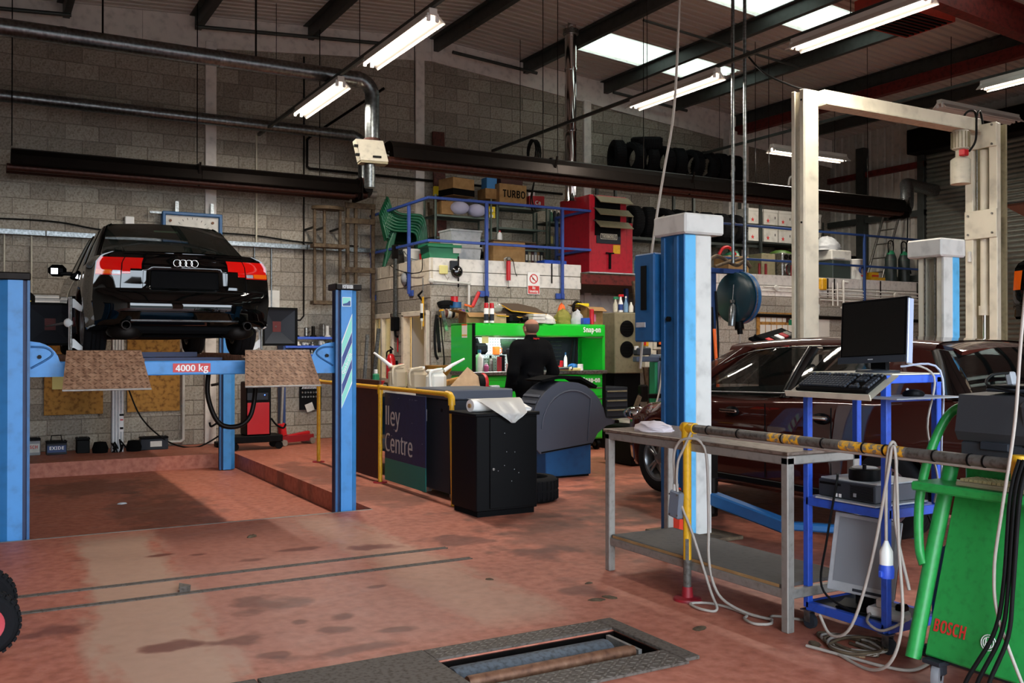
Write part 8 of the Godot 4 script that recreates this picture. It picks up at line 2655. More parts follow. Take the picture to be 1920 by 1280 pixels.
	P(tt, "cabinet", bx(V(0, 0.75, 0), V(0.8, 1.3, 0.5), 0.01), M.black)
	P(tt, "tray", bx(V(0.0, 1.56, -0.1), V(0.84, 0.04, 0.55), 0.01, V(24, 0, 10)), M.black_matt)
	P(tt, "tray_lip", bx(V(-0.36, 1.5, -0.1), V(0.03, 0.12, 0.5), 0.0, V(24, 0, 24)), M.black_matt)
	for k in 10:
		P(tt, "tool_insert", bx(V(-0.25 + (k % 5) * 0.13, 1.58 + (k % 5) * 0.022 - (k / 5) * 0.06, -0.16 + (k / 5) * 0.18), V(0.09, 0.03, 0.11), 0.006, V(24, 0, 10)), [M.red, M.white, M.steel, M.black, M.dark_red][(k * 3) % 5])
	# goods on the store deck
	var Y := 2.785
	shelving("dark metal shelving of archive boxes on the store deck", V(14.6, Y, -14.5), 2.2, 1.35, 0.5, [0.85, 1.2], M.purlin)
	for r in 2:
		for k in 5:
			var ab := T("archive_box", "white archive box with a red star on the store shelving", "box", V(13.75 + k * 0.42, Y + 0.853 + r * 0.35, -14.42), 0, "archive boxes on the store shelving")
			P(ab, "carton", bx(V(0, 0.13, 0), V(0.38, 0.26, 0.36), 0.004), M.white_dirty)
			P(ab, "lid", bx(V(0, 0.28, 0), V(0.395, 0.06, 0.375), 0.004), M.white_dirty)
			var st := []
			for i in 10:
				var a := PI / 2 + TAU * i / 10.0
				st.append(U(cos(a), sin(a)) * (0.05 if i % 2 == 0 else 0.02))
			P(ab, "star", pr(st, 0.003, at(V(-0.08, 0.08, 0.183))), M.sign_red)
			P(ab, "hand_hole", bx(V(0.12, 0.15, 0.181), V(0.02, 0.05, 0.002)), M.black)
	carton("brown carton among the archive boxes on the store shelving", V(14.75, Y, -14.2), V(0.5, 0.6, 0.35), M.card, 0)
	O("green_sack", "dark green sack heaped on the store deck", "sack", rag(0.7, 0.5, 0.5, 41), M.plastic_green, V(12.5, Y, -13.6))
	O("red_hose_bundle", "bright red hose loop on top of a carton", "hose", tb(curve([V(-0.2, -0.06, 0), V(-0.1, 0.06, 0), V(0.05, 0.08, 0), V(0.2, -0.04, 0)]), 0.03), M.red, V(11.95, 3.23, -13.1))
	carton("brown carton at the store deck edge under the red hose", V(12.05, Y, -13.1), V(0.55, 0.36, 0.35), M.card, 6)
	carton("dark carton at the store deck edge beside the engine block", V(12.9, Y, -13.2), V(0.35, 0.45, 0.35), M.beige, 0)
	var eb := T("engine_block", "bare alloy engine block at the store deck edge", "engine block", V(13.28, Y, -13.05), 10)
	P(eb, "casting", bx(V(0, 0.24, 0), V(0.36, 0.46, 0.26), 0.02), M.steel)
	for k in 2:
		P(eb, "port", la([U(0.03, 0), U(0.05, 0), U(0.05, 0.02), U(0.03, 0.02), U(0.03, 0)], 16, at(V(-0.08 + k * 0.14, 0.4, 0.13), V(90, 0, 0))), M.black_steel)
	P(eb, "timing_bore", la([U(0.1, 0), U(0.13, 0), U(0.13, 0.02), U(0.1, 0.02), U(0.1, 0)], 24, at(V(0.02, 0.16, 0.13), V(90, 0, 0))), M.chrome)
	for k in 3:
		O("red_strut", "short dark red strut standing on the store deck edge", "strut", cy(Vector3.ZERO, V(0, 0.24, 0), 0.025), M.dark_red, V([12.5, 12.66, 13.32][k], Y, -12.85), 0, "red struts on the store deck")
	O("exhaust_pipe", "bright exhaust pipe lying slantwise behind the cream column", "exhaust", mb().cyl(V(-0.25, 0.06, 0), V(0.35, 0.42, 0), 0.05, 16), M.chrome, V(13.7, Y, -13.0))
	O("green_garden_machine", "green and black garden machine on the store deck", "machine", mb().ball(V(0, 0.45, 0), V(0.32, 0.16, 0.22)).cyl(V(-0.5, 0.5, 0), V(0.1, 0.45, 0), 0.03).box(V(-0.1, 0.16, 0), V(0.4, 0.3, 0.3), 0.05), mt("3c5a1e", 0.5), V(13.75, Y, -13.55))
	O("dark_motor_parts", "dark heap of motor parts on the store deck", "motor parts", rag(0.8, 0.4, 0.45, 51), M.black_steel, V(13.9, Y, -13.25))
	var pn := T("printer", "white printer on a dark cabinet at the store deck edge", "printer", V(14.72, Y + 0.4, -13.1))
	P(pn, "body", bx(V(0, 0.1, 0), V(0.56, 0.2, 0.4), 0.02), M.white_dirty)
	P(pn, "tray", bx(V(-0.1, 0.03, 0.21), V(0.3, 0.02, 0.06)), M.pale_grey)
	O("dark_cabinet", "small dark green cabinet under the white printer", "cabinet", mb().box(V(0, 0.2, 0), V(0.5, 0.4, 0.4), 0.01), mt("39433f", 0.5), V(14.72, Y, -13.1))
	O("wrapped_bundle", "clear wrapped grey bundle on the white printer", "bundle", rag(0.5, 0.4, 0.28, 61), M.pale_grey, V(14.6, Y + 0.6, -13.15))
	var ot := T("oil_drum", "white oil drum with a red and blue swirl at the store deck edge", "drum", V(15.2, Y, -13.0))
	P(ot, "drum", la([U(0, 0), U(0.2, 0), U(0.205, 0.02), U(0.2, 0.04), U(0.2, 0.4), U(0.21, 0.42), U(0.2, 0.44), U(0, 0.44)], 26), M.white_dirty)
	for k in 2:
		var sw := []
		for i in 11:
			var a := deg_to_rad(60.0 + k * 180.0 + i * 17.0)
			var r := 0.1 - 0.004 * i
			var x := cos(a) * r * 1.1
			sw.append(V(x + 0.0, 0.2 + sin(a) * r, 0.206 - x * x * 2.4))
		P(ot, "swirl", tb(sw, [0.006, 0.014, 0.02, 0.024, 0.026, 0.026, 0.024, 0.02, 0.016, 0.01, 0.005], 6), M.decal_navy if k == 0 else M.sign_red)
	for k in 3:
		var yb := T("yellow_red_box", "yellow and red parts box at the store deck edge", "box", V(15.62 + [0, 0.22, 0.02][k], Y + [0, 0, 0.1][k], -12.95), 0, "yellow and red boxes")
		P(yb, "carton", bx(V(0, 0.05, 0), V(0.2, 0.098, 0.16), 0.003), M.yellow)
		P(yb, "red_band", bx(V(0, 0.03, 0.081), V(0.2, 0.03, 0.002)), M.red)
	O("black_speaker", "black box standing behind the oil drum", "box", bx(V(0, 0.28, 0), V(0.4, 0.56, 0.35), 0.01), M.black, V(15.45, Y, -13.5))
	for k in 2:
		var gb := T("gas_bottle", ["dark gas cylinder with a green shoulder on the store deck", "dark gas cylinder with a black valve guard on the store deck"][k], "gas bottle", V(16.2 + k * 0.4, Y, -12.95))
		P(gb, "cylinder", la([U(0, 0), U(0.11, 0), U(0.115, 0.03), U(0.115, 0.5), U(0.07, 0.62), U(0.04, 0.66), U(0, 0.66)], 22), mt("26302e", 0.45))
		P(gb, "shoulder", la([U(0.116, 0.48), U(0.072, 0.62), U(0.042, 0.665)], 22), M.crate_green)
		P(gb, "valve", mb().box(V(0, 0.7, 0), V(0.04, 0.1, 0.04), 0.006), M.steel)
		P(gb, "guard", tb(curve([V(-0.07, 0.62, 0), V(-0.07, 0.84, 0), V(0.07, 0.84, 0), V(0.07, 0.62, 0)]), 0.012), M.black)
	var ld := T("step_ladder", "worn aluminium ladder leaning on the side wall above the store", "ladder", V(16.08, Y, -13.3))
	for z in [-0.2, 0.2]:
		P(ld, "stile", cy(V(0, 0, z), V(0.62, 1.55, z), 0.025, 8), M.steel)
	for k in 5:
		P(ld, "rung", cy(V(0.1 + k * 0.12, 0.25 + k * 0.3, -0.2), V(0.1 + k * 0.12, 0.25 + k * 0.3, 0.2), 0.014, 8), M.steel)
	for k in 2:
		O("work_jacket", ["dark blue work jacket hung above the store deck", "red trimmed work jacket hung above the store deck"][k], "jacket", mb().box(V(0, 0, 0), V(0.4, 0.75, 0.12), 0.05).cyl(V(-0.2, 0.25, 0), V(-0.26, -0.3, 0), 0.06).cyl(V(0.2, 0.25, 0), V(0.26, -0.3, 0), 0.06), mt(["18233d", "3a1418"][k], 0.95), V(15.7 - k * 0.55, 3.95, -14.9))
	var wd := T("wall_duct", "grey flexible duct elbow from the long heater into the side wall", "duct", V(0, 0, 0))
	P(wd, "elbow", tb(curve([V(15.0, 4.02, -11.75), V(15.2, 4.12, -11.8), V(15.35, 4.45, -11.9), V(15.6, 4.62, -12.1), V(16.2, 4.65, -12.3), V(16.86, 4.65, -12.4)], 5), 0.12, 16), M.galv)
	P(wd, "clamp", cy(V(15.0, 4.0, -11.75), V(15.1, 4.05, -11.76), 0.14, 16), M.black_steel)
	O("hanging_black_lead", "black lead hanging down the side wall above the gas bottles", "lead", tb(curve([V(16.8, 4.6, -13.0), V(16.78, 3.9, -13.0), V(16.8, 3.4, -13.02), V(16.75, 3.0, -12.9)]), 0.014), M.cable_black)
	O("wall_fan_bracket", "small steel hook on a rod above the long heater behind the cream column", "hook", mb().cyl(V(0, 0, 0), V(0, 0.7, 0), 0.01).tube(curve([V(-0.1, -0.14, 0), V(-0.06, 0.0, 0), V(0.06, 0.0, 0), V(0.08, -0.14, 0)]), 0.016), M.white_dirty, V(12.05, 4.36, -11.6))


# ---------------------------------------------------------------- workbench and near rail
func bench_and_rail() -> void:
	var t := T("workbench", "bare steel workbench with a scratched top and a lower shelf", "workbench", V(3.98, 0, -4.43))
	var hx := 0.25
	var hz := 0.8
	for x in [-hx, hx]:
		for z in [-hz, hz]:
			P(t, "leg", bx(V(x, 0.46, z), V(0.05, 0.92, 0.05), 0.005), M.steel_dirty)
	P(t, "top_frame", mb().box(V(-hx, 0.905, 0), V(0.05, 0.05, 2 * hz + 0.05), 0.005).box(V(hx, 0.905, 0), V(0.05, 0.05, 2 * hz + 0.05), 0.005).box(V(0, 0.905, hz), V(2 * hx - 0.05, 0.05, 0.05), 0.005).box(V(0, 0.905, -hz), V(2 * hx - 0.05, 0.05, 0.05), 0.005), M.steel_dirty)
	P(t, "top_plate", bx(V(0, 0.94, 0), V(2 * hx + 0.07, 0.02, 2 * hz + 0.07), 0.004), M.bench_top)
	P(t, "shelf_frame", mb().box(V(-hx, 0.2, 0), V(0.04, 0.05, 2 * hz), 0.004).box(V(hx, 0.2, 0), V(0.04, 0.05, 2 * hz), 0.004).box(V(0, 0.2, hz), V(2 * hx, 0.05, 0.04), 0.004).box(V(0, 0.2, -hz), V(2 * hx, 0.05, 0.04), 0.004), M.steel_dirty)
	var sh := P(t, "lower_shelf", bx(V(0, 0.235, 0), V(2 * hx + 0.02, 0.02, 2 * hz - 0.06), 0.003), M.bench_board)
	P(sh, "split_edge", bx(V(-hx - 0.013, 0.235, 0), V(0.006, 0.016, 2 * hz - 0.1)), M.card)
	O("white_rag", "crumpled white rag lying on the steel workbench", "rag", rag(0.3, 0.22, 0.06, 71), M.cloth, V(3.9, 0.951, -4.98), 70)
	# rail
	var r := T("guard_rail", "yellow guard rail with flaking paint and black cable ties", "rail", V(3.69, 0, 0))
	P(r, "floor_flange", la([U(0, 0), U(0.085, 0), U(0.08, 0.014), U(0.035, 0.02), U(0.03, 0.08), U(0, 0.08)], 22, at(V(0, 0, -4.39))), M.dark_red)
	P(r, "post", cy(V(0, 0.03, -4.39), V(0, 0.24, -4.39), 0.024, 16), M.pipe_grey)
	P(r, "post", cy(V(0, 0.24, -4.39), V(0, 1.0, -4.39), 0.0245, 16), M.yellow)
	P(r, "post_wear", mb().box(V(-0.016, 0.3, -4.372), V(0.02, 0.13, 0.006), 0.0, V(0, -45, 0)), M.pipe_grey)
	P(r, "corner_joint", mb().cyl(V(0, 0.94, -4.39), V(0, 1.05, -4.39), 0.034, 16).cyl(V(0, 1.02, -4.42), V(0, 1.02, -4.32), 0.033, 16), M.yellow)
	for s in [[-4.33, -3.72, 0], [-3.72, -3.5, 1], [-3.5, -3.24, 0], [-3.24, -2.86, 1], [-2.86, -1.4, 0]]:
		P(r, "top_rail", cy(V(0, 1.02, s[0]), V(0, 1.02, s[1]), 0.0245, 16), M.flaked if s[2] else M.pipe_grey)
	P(r, "far_joint", cy(V(0, 0.96, -2.33), V(0, 1.06, -2.33), 0.034, 16), M.yellow)
	P(r, "post", cy(V(0, 0.0, -1.4), V(0, 1.03, -1.4), 0.0245, 16), M.yellow)
	for z in [-4.2, -3.95, -3.62, -3.35, -3.1, -2.98, -2.72, -2.55, -2.48]:
		P(r, "cable_tie", cy(V(0, 1.02, z - 0.004), V(0, 1.02, z + 0.004), 0.0275, 16), M.black)
	P(r, "taped_cable", cy(V(0.004, 0.99, -4.3), V(0.004, 0.99, -2.3), 0.008, 8), M.cable_grey)
	var sb := T("switch_box", "grey switch box hung on the yellow guard rail post", "switch box", V(3.66, 0.56, -4.45))
	P(sb, "case", bx(Vector3.ZERO, V(0.05, 0.16, 0.1), 0.008, V(8, 0, 0)), mt("6f7885", 0.5))
	P(sb, "gasket", bx(V(0.025, 0, -0.0), V(0.012, 0.165, 0.105), 0.003, V(8, 0, 0)), M.wood)
	P(sb, "gland", cy(V(0, 0.08, -0.01), V(0, 0.12, -0.01), 0.018), M.white_dirty)
	for y in [-0.06, 0.06]:
		for z in [-0.035, 0.035]:
			P(sb, "screw", cy(V(-0.026, y, z), V(-0.029, y, z), 0.006, 8), M.steel)
	var cb := T("rail_cable", "grey cable looped over the guard rail post and coiled on the floor", "cable", Vector3.ZERO)
	P(cb, "loop", tb(curve([V(3.66, 0.66, -4.46), V(3.655, 0.84, -4.47), V(3.65, 0.93, -4.42), V(3.66, 0.96, -4.35), V(3.69, 0.95, -4.28), V(3.71, 0.85, -4.24), V(3.715, 0.5, -4.23), V(3.71, 0.25, -4.22), V(3.72, 0.08, -4.15), V(3.75, 0.02, -3.98), V(3.79, 0.015, -3.8)]), 0.0085), M.cable_grey)
	P(cb, "drop", tb(curve([V(3.67, 1.0, -4.33), V(3.655, 0.9, -4.38), V(3.65, 0.8, -4.43), V(3.655, 0.62, -4.43), V(3.68, 0.4, -4.33), V(3.7, 0.1, -4.2), V(3.66, 0.015, -4.1), V(3.6, 0.012, -4.16), V(3.62, 0.012, -4.28), V(3.72, 0.012, -4.24), V(3.76, 0.012, -4.1), V(3.74, 0.012, -3.95), V(3.68, 0.012, -3.9), V(3.66, 0.012, -3.8), V(3.74, 0.012, -3.76), V(3.85, 0.012, -3.86), V(3.95, 0.012, -3.7)]), 0.008), M.cable_grey)
	# orange-red marker by the lift column
	var wc := T("marker_cone", "flat sided orange red marker leaning at the foot of the blue column", "marker", V(4.52, 0, -5.5), 25)
	P(wc, "wedge", pr([U(-0.02, 0), U(0.26, 0), U(0.02, 0.46)], 0.05), mt("d8402a", 0.5))
	P(wc, "foot", bx(V(0.12, 0.01, 0), V(0.32, 0.02, 0.14)), M.black)


# ---------------------------------------------------------------- computer trolley
func computer_trolley() -> void:
	var t := T("computer_trolley", "blue steel computer trolley with a tilted keyboard shelf on castors", "trolley")
	var xa := 3.89
	var xb := 4.27
	var za := -3.64
	var zb := -3.14
	var c = M.cart_blue
	P(t, "post", bx(V(xa, 0.68, za), V(0.036, 1.14, 0.036), 0.003), c)
	P(t, "post", bx(V(xa, 0.73, zb), V(0.036, 1.24, 0.036), 0.003), c)
	P(t, "post", bx(V(xb, 0.68, za), V(0.036, 1.14, 0.036), 0.003), c)
	P(t, "post", bx(V(xb, 0.73, zb), V(0.036, 1.24, 0.036), 0.003), c)
	for y in [0.12, 0.68]:
		P(t, "frame_bar", bx(V(xa, y, (za + zb) / 2), V(0.036, 0.045, zb - za), 0.003), c)
		P(t, "frame_bar", bx(V(xb, y, (za + zb) / 2), V(0.036, 0.045, zb - za), 0.003), c)
		P(t, "frame_bar", bx(V((xa + xb) / 2, y, za), V(xb - xa, 0.045, 0.036), 0.003), c)
		P(t, "frame_bar", bx(V((xa + xb) / 2, y, zb), V(xb - xa, 0.045, 0.036), 0.003), c)
		P(t, "shelf", bx(V((xa + xb) / 2, y + 0.018, (za + zb) / 2), V(xb - xa, 0.008, zb - za)), M.dark_grey if y < 0.3 else c)
	P(t, "frame_bar", bx(V((xa + xb) / 2, 1.34, zb), V(xb - xa + 0.036, 0.04, 0.036), 0.003), c)
	P(t, "frame_bar", bx(V((xa + xb) / 2, 1.235, zb), V(xb - xa, 0.014, 0.014), 0.003), c)
	P(t, "frame_bar", bx(V((xa + xb) / 2, 1.24, za), V(xb - xa, 0.02, 0.02), 0.003), c)
	P(t, "frame_bar", bx(V(xb, 1.34, (za + zb) / 2), V(0.036, 0.036, zb - za), 0.003), c)
	P(t, "top_plate", bx(V(4.1, 1.364, (za + zb) / 2), V(0.38, 0.006, zb - za + 0.04)), M.pale_beige)
	# tilted keyboard shelf with a turned up lip
	var d := V(-0.2, -0.11, 0)
	var ks := mb()
	var p0 := V(3.91, 1.362, za + 0.02)
	var p1 := V(3.91, 1.362, zb + 0.06)
	ks.quad(p0 + d, p1 + d, p1, p0)
	ks.quad(p0 + V(0, -0.004, 0), p1 + V(0, -0.004, 0), p1 + d + V(0, -0.004, 0), p0 + d + V(0, -0.004, 0))
	ks.box((p0 + p1) / 2 + d + V(-0.004, 0.006, 0), V(0.006, 0.03, zb - za + 0.04), 0.0, V(0, 0, 20))
	P(t, "keyboard_shelf", ks, M.pale_beige)
	P(t, "mouse_shelf", bx(V(3.98, 1.255, zb + 0.06), V(0.5, 0.006, 0.26), 0.0, V(0, 0, 0)), M.mid_grey)
	for q in [[xa, za], [xa, zb], [xb, za], [xb, zb]]:
		var cs := P(t, "castor", cy(V(q[0] - 0.012, 0.04, q[1] + 0.015), V(q[0] + 0.012, 0.04, q[1] + 0.015), 0.04, 18), M.dark_grey)
		P(cs, "castor_fork", mb().box(V(q[0] - 0.018, 0.065, q[1] + 0.008), V(0.004, 0.06, 0.04)).box(V(q[0] + 0.018, 0.065, q[1] + 0.008), V(0.004, 0.06, 0.04)).box(V(q[0], 0.096, q[1]), V(0.06, 0.006, 0.06)), M.galv)
	# keyboard
	var up := V(-0.11, 0.2, 0).normalized()
	var kb := T("keyboard", "black computer keyboard on the tilted trolley shelf", "keyboard", p0.lerp(p1, 0.5) + d * 0.5 + up * 0.012)
	kb.transform.basis = Basis(V(0, 0, 1), up, V(0, 0, 1).cross(up))
	P(kb, "case", bx(V(0.0, 0, 0), V(0.46, 0.02, 0.165), 0.006), M.black)
	var rowz := [-0.062, -0.032, -0.012, 0.008, 0.028, 0.048]
	for j in 6:
		var n := 22
		for i in n:
			if i in [15, 19] or (j == 0 and i in [1, 6, 11]) or (j in [3, 4] and i in [16, 17, 18] and not (j == 4 and i == 17)):
				continue
			if j == 5 and i > 3 and i < 10:
				continue
			var x := -0.212 + i * 0.0203
			if not shared.has("key"):
				shared.key = pr([U(-0.0088, -0.005), U(0.0088, -0.005), U(0.0065, 0.006), U(-0.0065, 0.006)], 0.016).mesh()
			P(kb, "key", shared.key, M.black_gloss if false else M.dark_grey, V(x, 0.0135, rowz[j]))
	P(kb, "space_bar", bx(V(-0.078, 0.0145, 0.048), V(0.118, 0.011, 0.016), 0.002), M.dark_grey)
	P(kb, "badge", bx(V(0.1, 0.0105, -0.072), V(0.03, 0.001, 0.008)), M.pale_grey)
	# monitor on top
	var mo := T("monitor", "black flat monitor with a silver edge on the trolley top", "monitor", V(4.08, 1.367, -3.36), -86)
	P(mo, "stand_base", la([U(0, 0), U(0.12, 0), U(0.115, 0.012), U(0, 0.018)], 24, Transform3D(Basis.from_scale(V(1, 1, 0.75)), V(0.0, 0, -0.02))), M.dark_grey)
	P(mo, "stand_neck", bx(V(0, 0.06, -0.04), V(0.1, 0.12, 0.03), 0.006), M.black)
	var pn := V(-7, 0, 3)
	P(mo, "bezel", bx(V(0.0, 0.215, 0.0), V(0.4, 0.33, 0.035), 0.006, pn), M.black)
	P(mo, "screen", bx(V(0.0, 0.229, 0.0165), V(0.365, 0.28, 0.006), 0.0, pn), M.screen)
	P(mo, "lower_bezel", bx(V(0.0, 0.067, 0.037), V(0.4, 0.035, 0.006), 0.0, pn), M.dark_grey)
	P(mo, "silver_edge", bx(V(0.2, 0.215, -0.002), V(0.012, 0.33, 0.042), 0.003, pn), mt("aab4cc", 0.35, 0.3))
	P(mo, "badge", bx(V(0.0, 0.068, 0.041), V(0.03, 0.005, 0.001), 0.0, pn), M.pale_grey)
	P(mo, "back_shell", bx(V(0.0, 0.2, -0.03), V(0.28, 0.22, 0.04), 0.015, pn), M.black)
	# mouse
	var ms := T("mouse", "black computer mouse on the trolley side shelf", "mouse", V(3.99, 1.258, zb + 0.08), 60)
	P(ms, "shell", mb().ball(V(0, 0.012, 0), V(0.032, 0.024, 0.055)), M.black)
	P(ms, "wheel", cy(V(-0.004, 0.034, -0.03), V(0.004, 0.034, -0.03), 0.007, 10), M.mid_grey)
	# desktop computer on the middle shelf
	var pc := T("desktop_computer", "flat grey desktop computer on the trolley middle shelf", "computer", V(4.08, 0.703, -3.39), -90)
	P(pc, "case", bx(V(0, 0.06, 0), V(0.36, 0.09, 0.36), 0.006), mt("4d5058", 0.5))
	P(pc, "top_cover", bx(V(0, 0.108, -0.005), V(0.362, 0.008, 0.35), 0.003), M.pale_grey)
	P(pc, "front_panel", bx(V(0, 0.06, 0.182), V(0.36, 0.086, 0.012), 0.005), M.dark_grey)
	for k in 10:
		P(pc, "front_slot", bx(V(0.1, 0.028 + k * 0.007, 0.189), V(0.14, 0.003, 0.002)), M.black)
	P(pc, "drive_slot", bx(V(-0.1, 0.085, 0.189), V(0.14, 0.012, 0.002)), M.black)
	for x in [-0.06, -0.035]:
		P(pc, "sticker", bx(V(x, 0.03, 0.189), V(0.016, 0.018, 0.002)), M.white)
	P(pc, "emblem", bx(V(0.06, 0.045, 0.19), V(0.018, 0.018, 0.002)), M.mid_grey)
	P(pc, "base_tray", bx(V(0.02, 0.008, 0.02), V(0.38, 0.008, 0.4)), M.pale_grey)
	var dv := T("round_device", "small round black device on top of the desktop computer", "device", V(4.0, 0.816, -3.36))
	P(dv, "body", la([U(0, 0), U(0.078, 0), U(0.08, 0.01), U(0.078, 0.055), U(0.07, 0.062), U(0, 0.062)], 28), M.black)
	P(dv, "lid", la([U(0.0, 0.067), U(0.06, 0.066), U(0.066, 0.06)], 28), M.mid_grey)
	P(dv, "knob", cy(V(-0.05, 0.06, 0.04), V(-0.05, 0.085, 0.04), 0.01), M.black)
	# spare monitor leaning on the bottom shelf
	var sm := T("monitor", "silver flat monitor with a grey screen leaning on the trolley bottom shelf", "monitor", V(4.05, 0.145, -3.42), -62)
	var tl := V(-6, 0, -5)
	P(sm, "bezel", bx(V(0.02, 0.27, 0.02), V(0.33, 0.4, 0.04), 0.006, tl), M.black)
	P(sm, "front_frame", mb().box(V(0.02, 0.27, 0.042), V(0.335, 0.405, 0.008), 0.003, tl), M.pale_grey)
	P(sm, "screen", bx(V(0.022, 0.285, 0.046), V(0.285, 0.335, 0.006), 0.0, tl), M.screen_grey)
	P(sm, "button_strip", bx(V(0.045, 0.088, 0.07), V(0.16, 0.014, 0.004), 0.0, tl), M.dark_grey)
	P(sm, "stand_neck", bx(V(0.02, 0.05, 0.0), V(0.1, 0.09, 0.04), 0.006), M.black)
	P(sm, "stand_base", bx(V(0.0, 0.008, 0.02), V(0.22, 0.014, 0.2), 0.006), M.black)
	# adaptors and leads
	var ps := T("extension_block", "white extension block with plugs on the trolley bottom shelf", "extension block", V(3.98, 0.145, -3.2), 10)
	P(ps, "block", bx(V(0, 0.025, 0), V(0.09, 0.05, 0.2), 0.012), M.white_dirty)
	P(ps, "plug", bx(V(0.0, 0.07, -0.03), V(0.06, 0.05, 0.05), 0.01), M.white_dirty)
	P(ps, "plug", bx(V(0.02, 0.06, 0.06), V(0.06, 0.04, 0.05), 0.01), M.black)
	P(ps, "lead", tb(curve([V(-0.03, 0.02, 0.1), V(-0.1, 0.02, 0.12), V(-0.16, -0.02, 0.05), V(-0.13, 0.0, -0.04), V(-0.02, 0.02, -0.08)]), 0.007), M.cable_grey)
	for k in 4:
		O("computer_lead", ["black lead hanging from the desktop computer to the bottom shelf", "grey lead dropping behind the mouse shelf", "pale lead dropping beside the trolley post", "black lead curling below the middle shelf"][k], "lead", tb(curve([
			[V(3.9, 0.84, -3.45), V(3.86, 0.8, -3.42), V(3.855, 0.5, -3.48), V(3.86, 0.25, -3.52), V(3.9, 0.16, -3.4), V(3.95, 0.15, -3.25)],
			[V(4.12, 1.42, -3.2), V(4.2, 1.35, -3.1), V(4.12, 1.1, -3.08), V(4.17, 0.85, -3.06), V(4.2, 0.72, -3.1)],
			[V(4.1, 1.4, -3.22), V(4.22, 1.38, -3.08), V(4.2, 1.0, -3.06), V(4.23, 0.75, -3.08)],
			[V(4.15, 0.66, -3.1), V(4.18, 0.5, -3.06), V(4.1, 0.42, -3.04), V(4.2, 0.38, -3.05), V(4.22, 0.55, -3.08)]][k]), 0.006, 6), [M.cable_black, M.cable_grey, mt("aab0c4", 0.5), M.cable_black][k])
	# site plug hanging over the rail
	var sp := T("site_plug", "white and blue site plug hanging on a pale cable over the guard rail", "plug", V(3.655, 0.5, -2.95))
	P(sp, "blue_body", la([U(0, -0.06), U(0.034, -0.06), U(0.036, -0.02), U(0.03, 0.0), U(0, 0)], 18), mt("2b4fc0", 0.45))
	P(sp, "white_body", la([U(0.03, 0.0), U(0.03, 0.06), U(0.018, 0.085), U(0.008, 0.11), U(0, 0.11)], 18), M.plastic_white)
	P(sp, "latch", bx(V(-0.03, -0.04, 0.0), V(0.03, 0.03, 0.02), 0.004), mt("2b4fc0", 0.45))
	P(sp, "cable", tb(curve([V(0, 0.1, 0), V(0, 0.35, 0), V(0.005, 0.5, 0.005), V(0.03, 0.562, 0.01), V(0.06, 0.5, 0.01), V(0.06, 0.2, 0.0), V(0.03, -0.1, 0.1)]), 0.0075), M.cable_grey)
	O("draped_cable", "pale cable draped over the guard rail down to the floor beside the emissions cart", "cable", tb(curve([V(3.66, 0.17, -3.35), V(3.63, 0.1, -3.25), V(3.62, 0.18, -3.12), V(3.64, 0.5, -3.02), V(3.65, 0.9, -2.94), V(3.66, 1.04, -2.92), V(3.66, 0.98, -2.9), V(3.64, 0.6, -2.87), V(3.6, 0.3, -2.82), V(3.58, 0.1, -2.86), V(3.6, 0.012, -3.0), V(3.66, 0.012, -3.25)]), 0.0075), M.cable_grey)


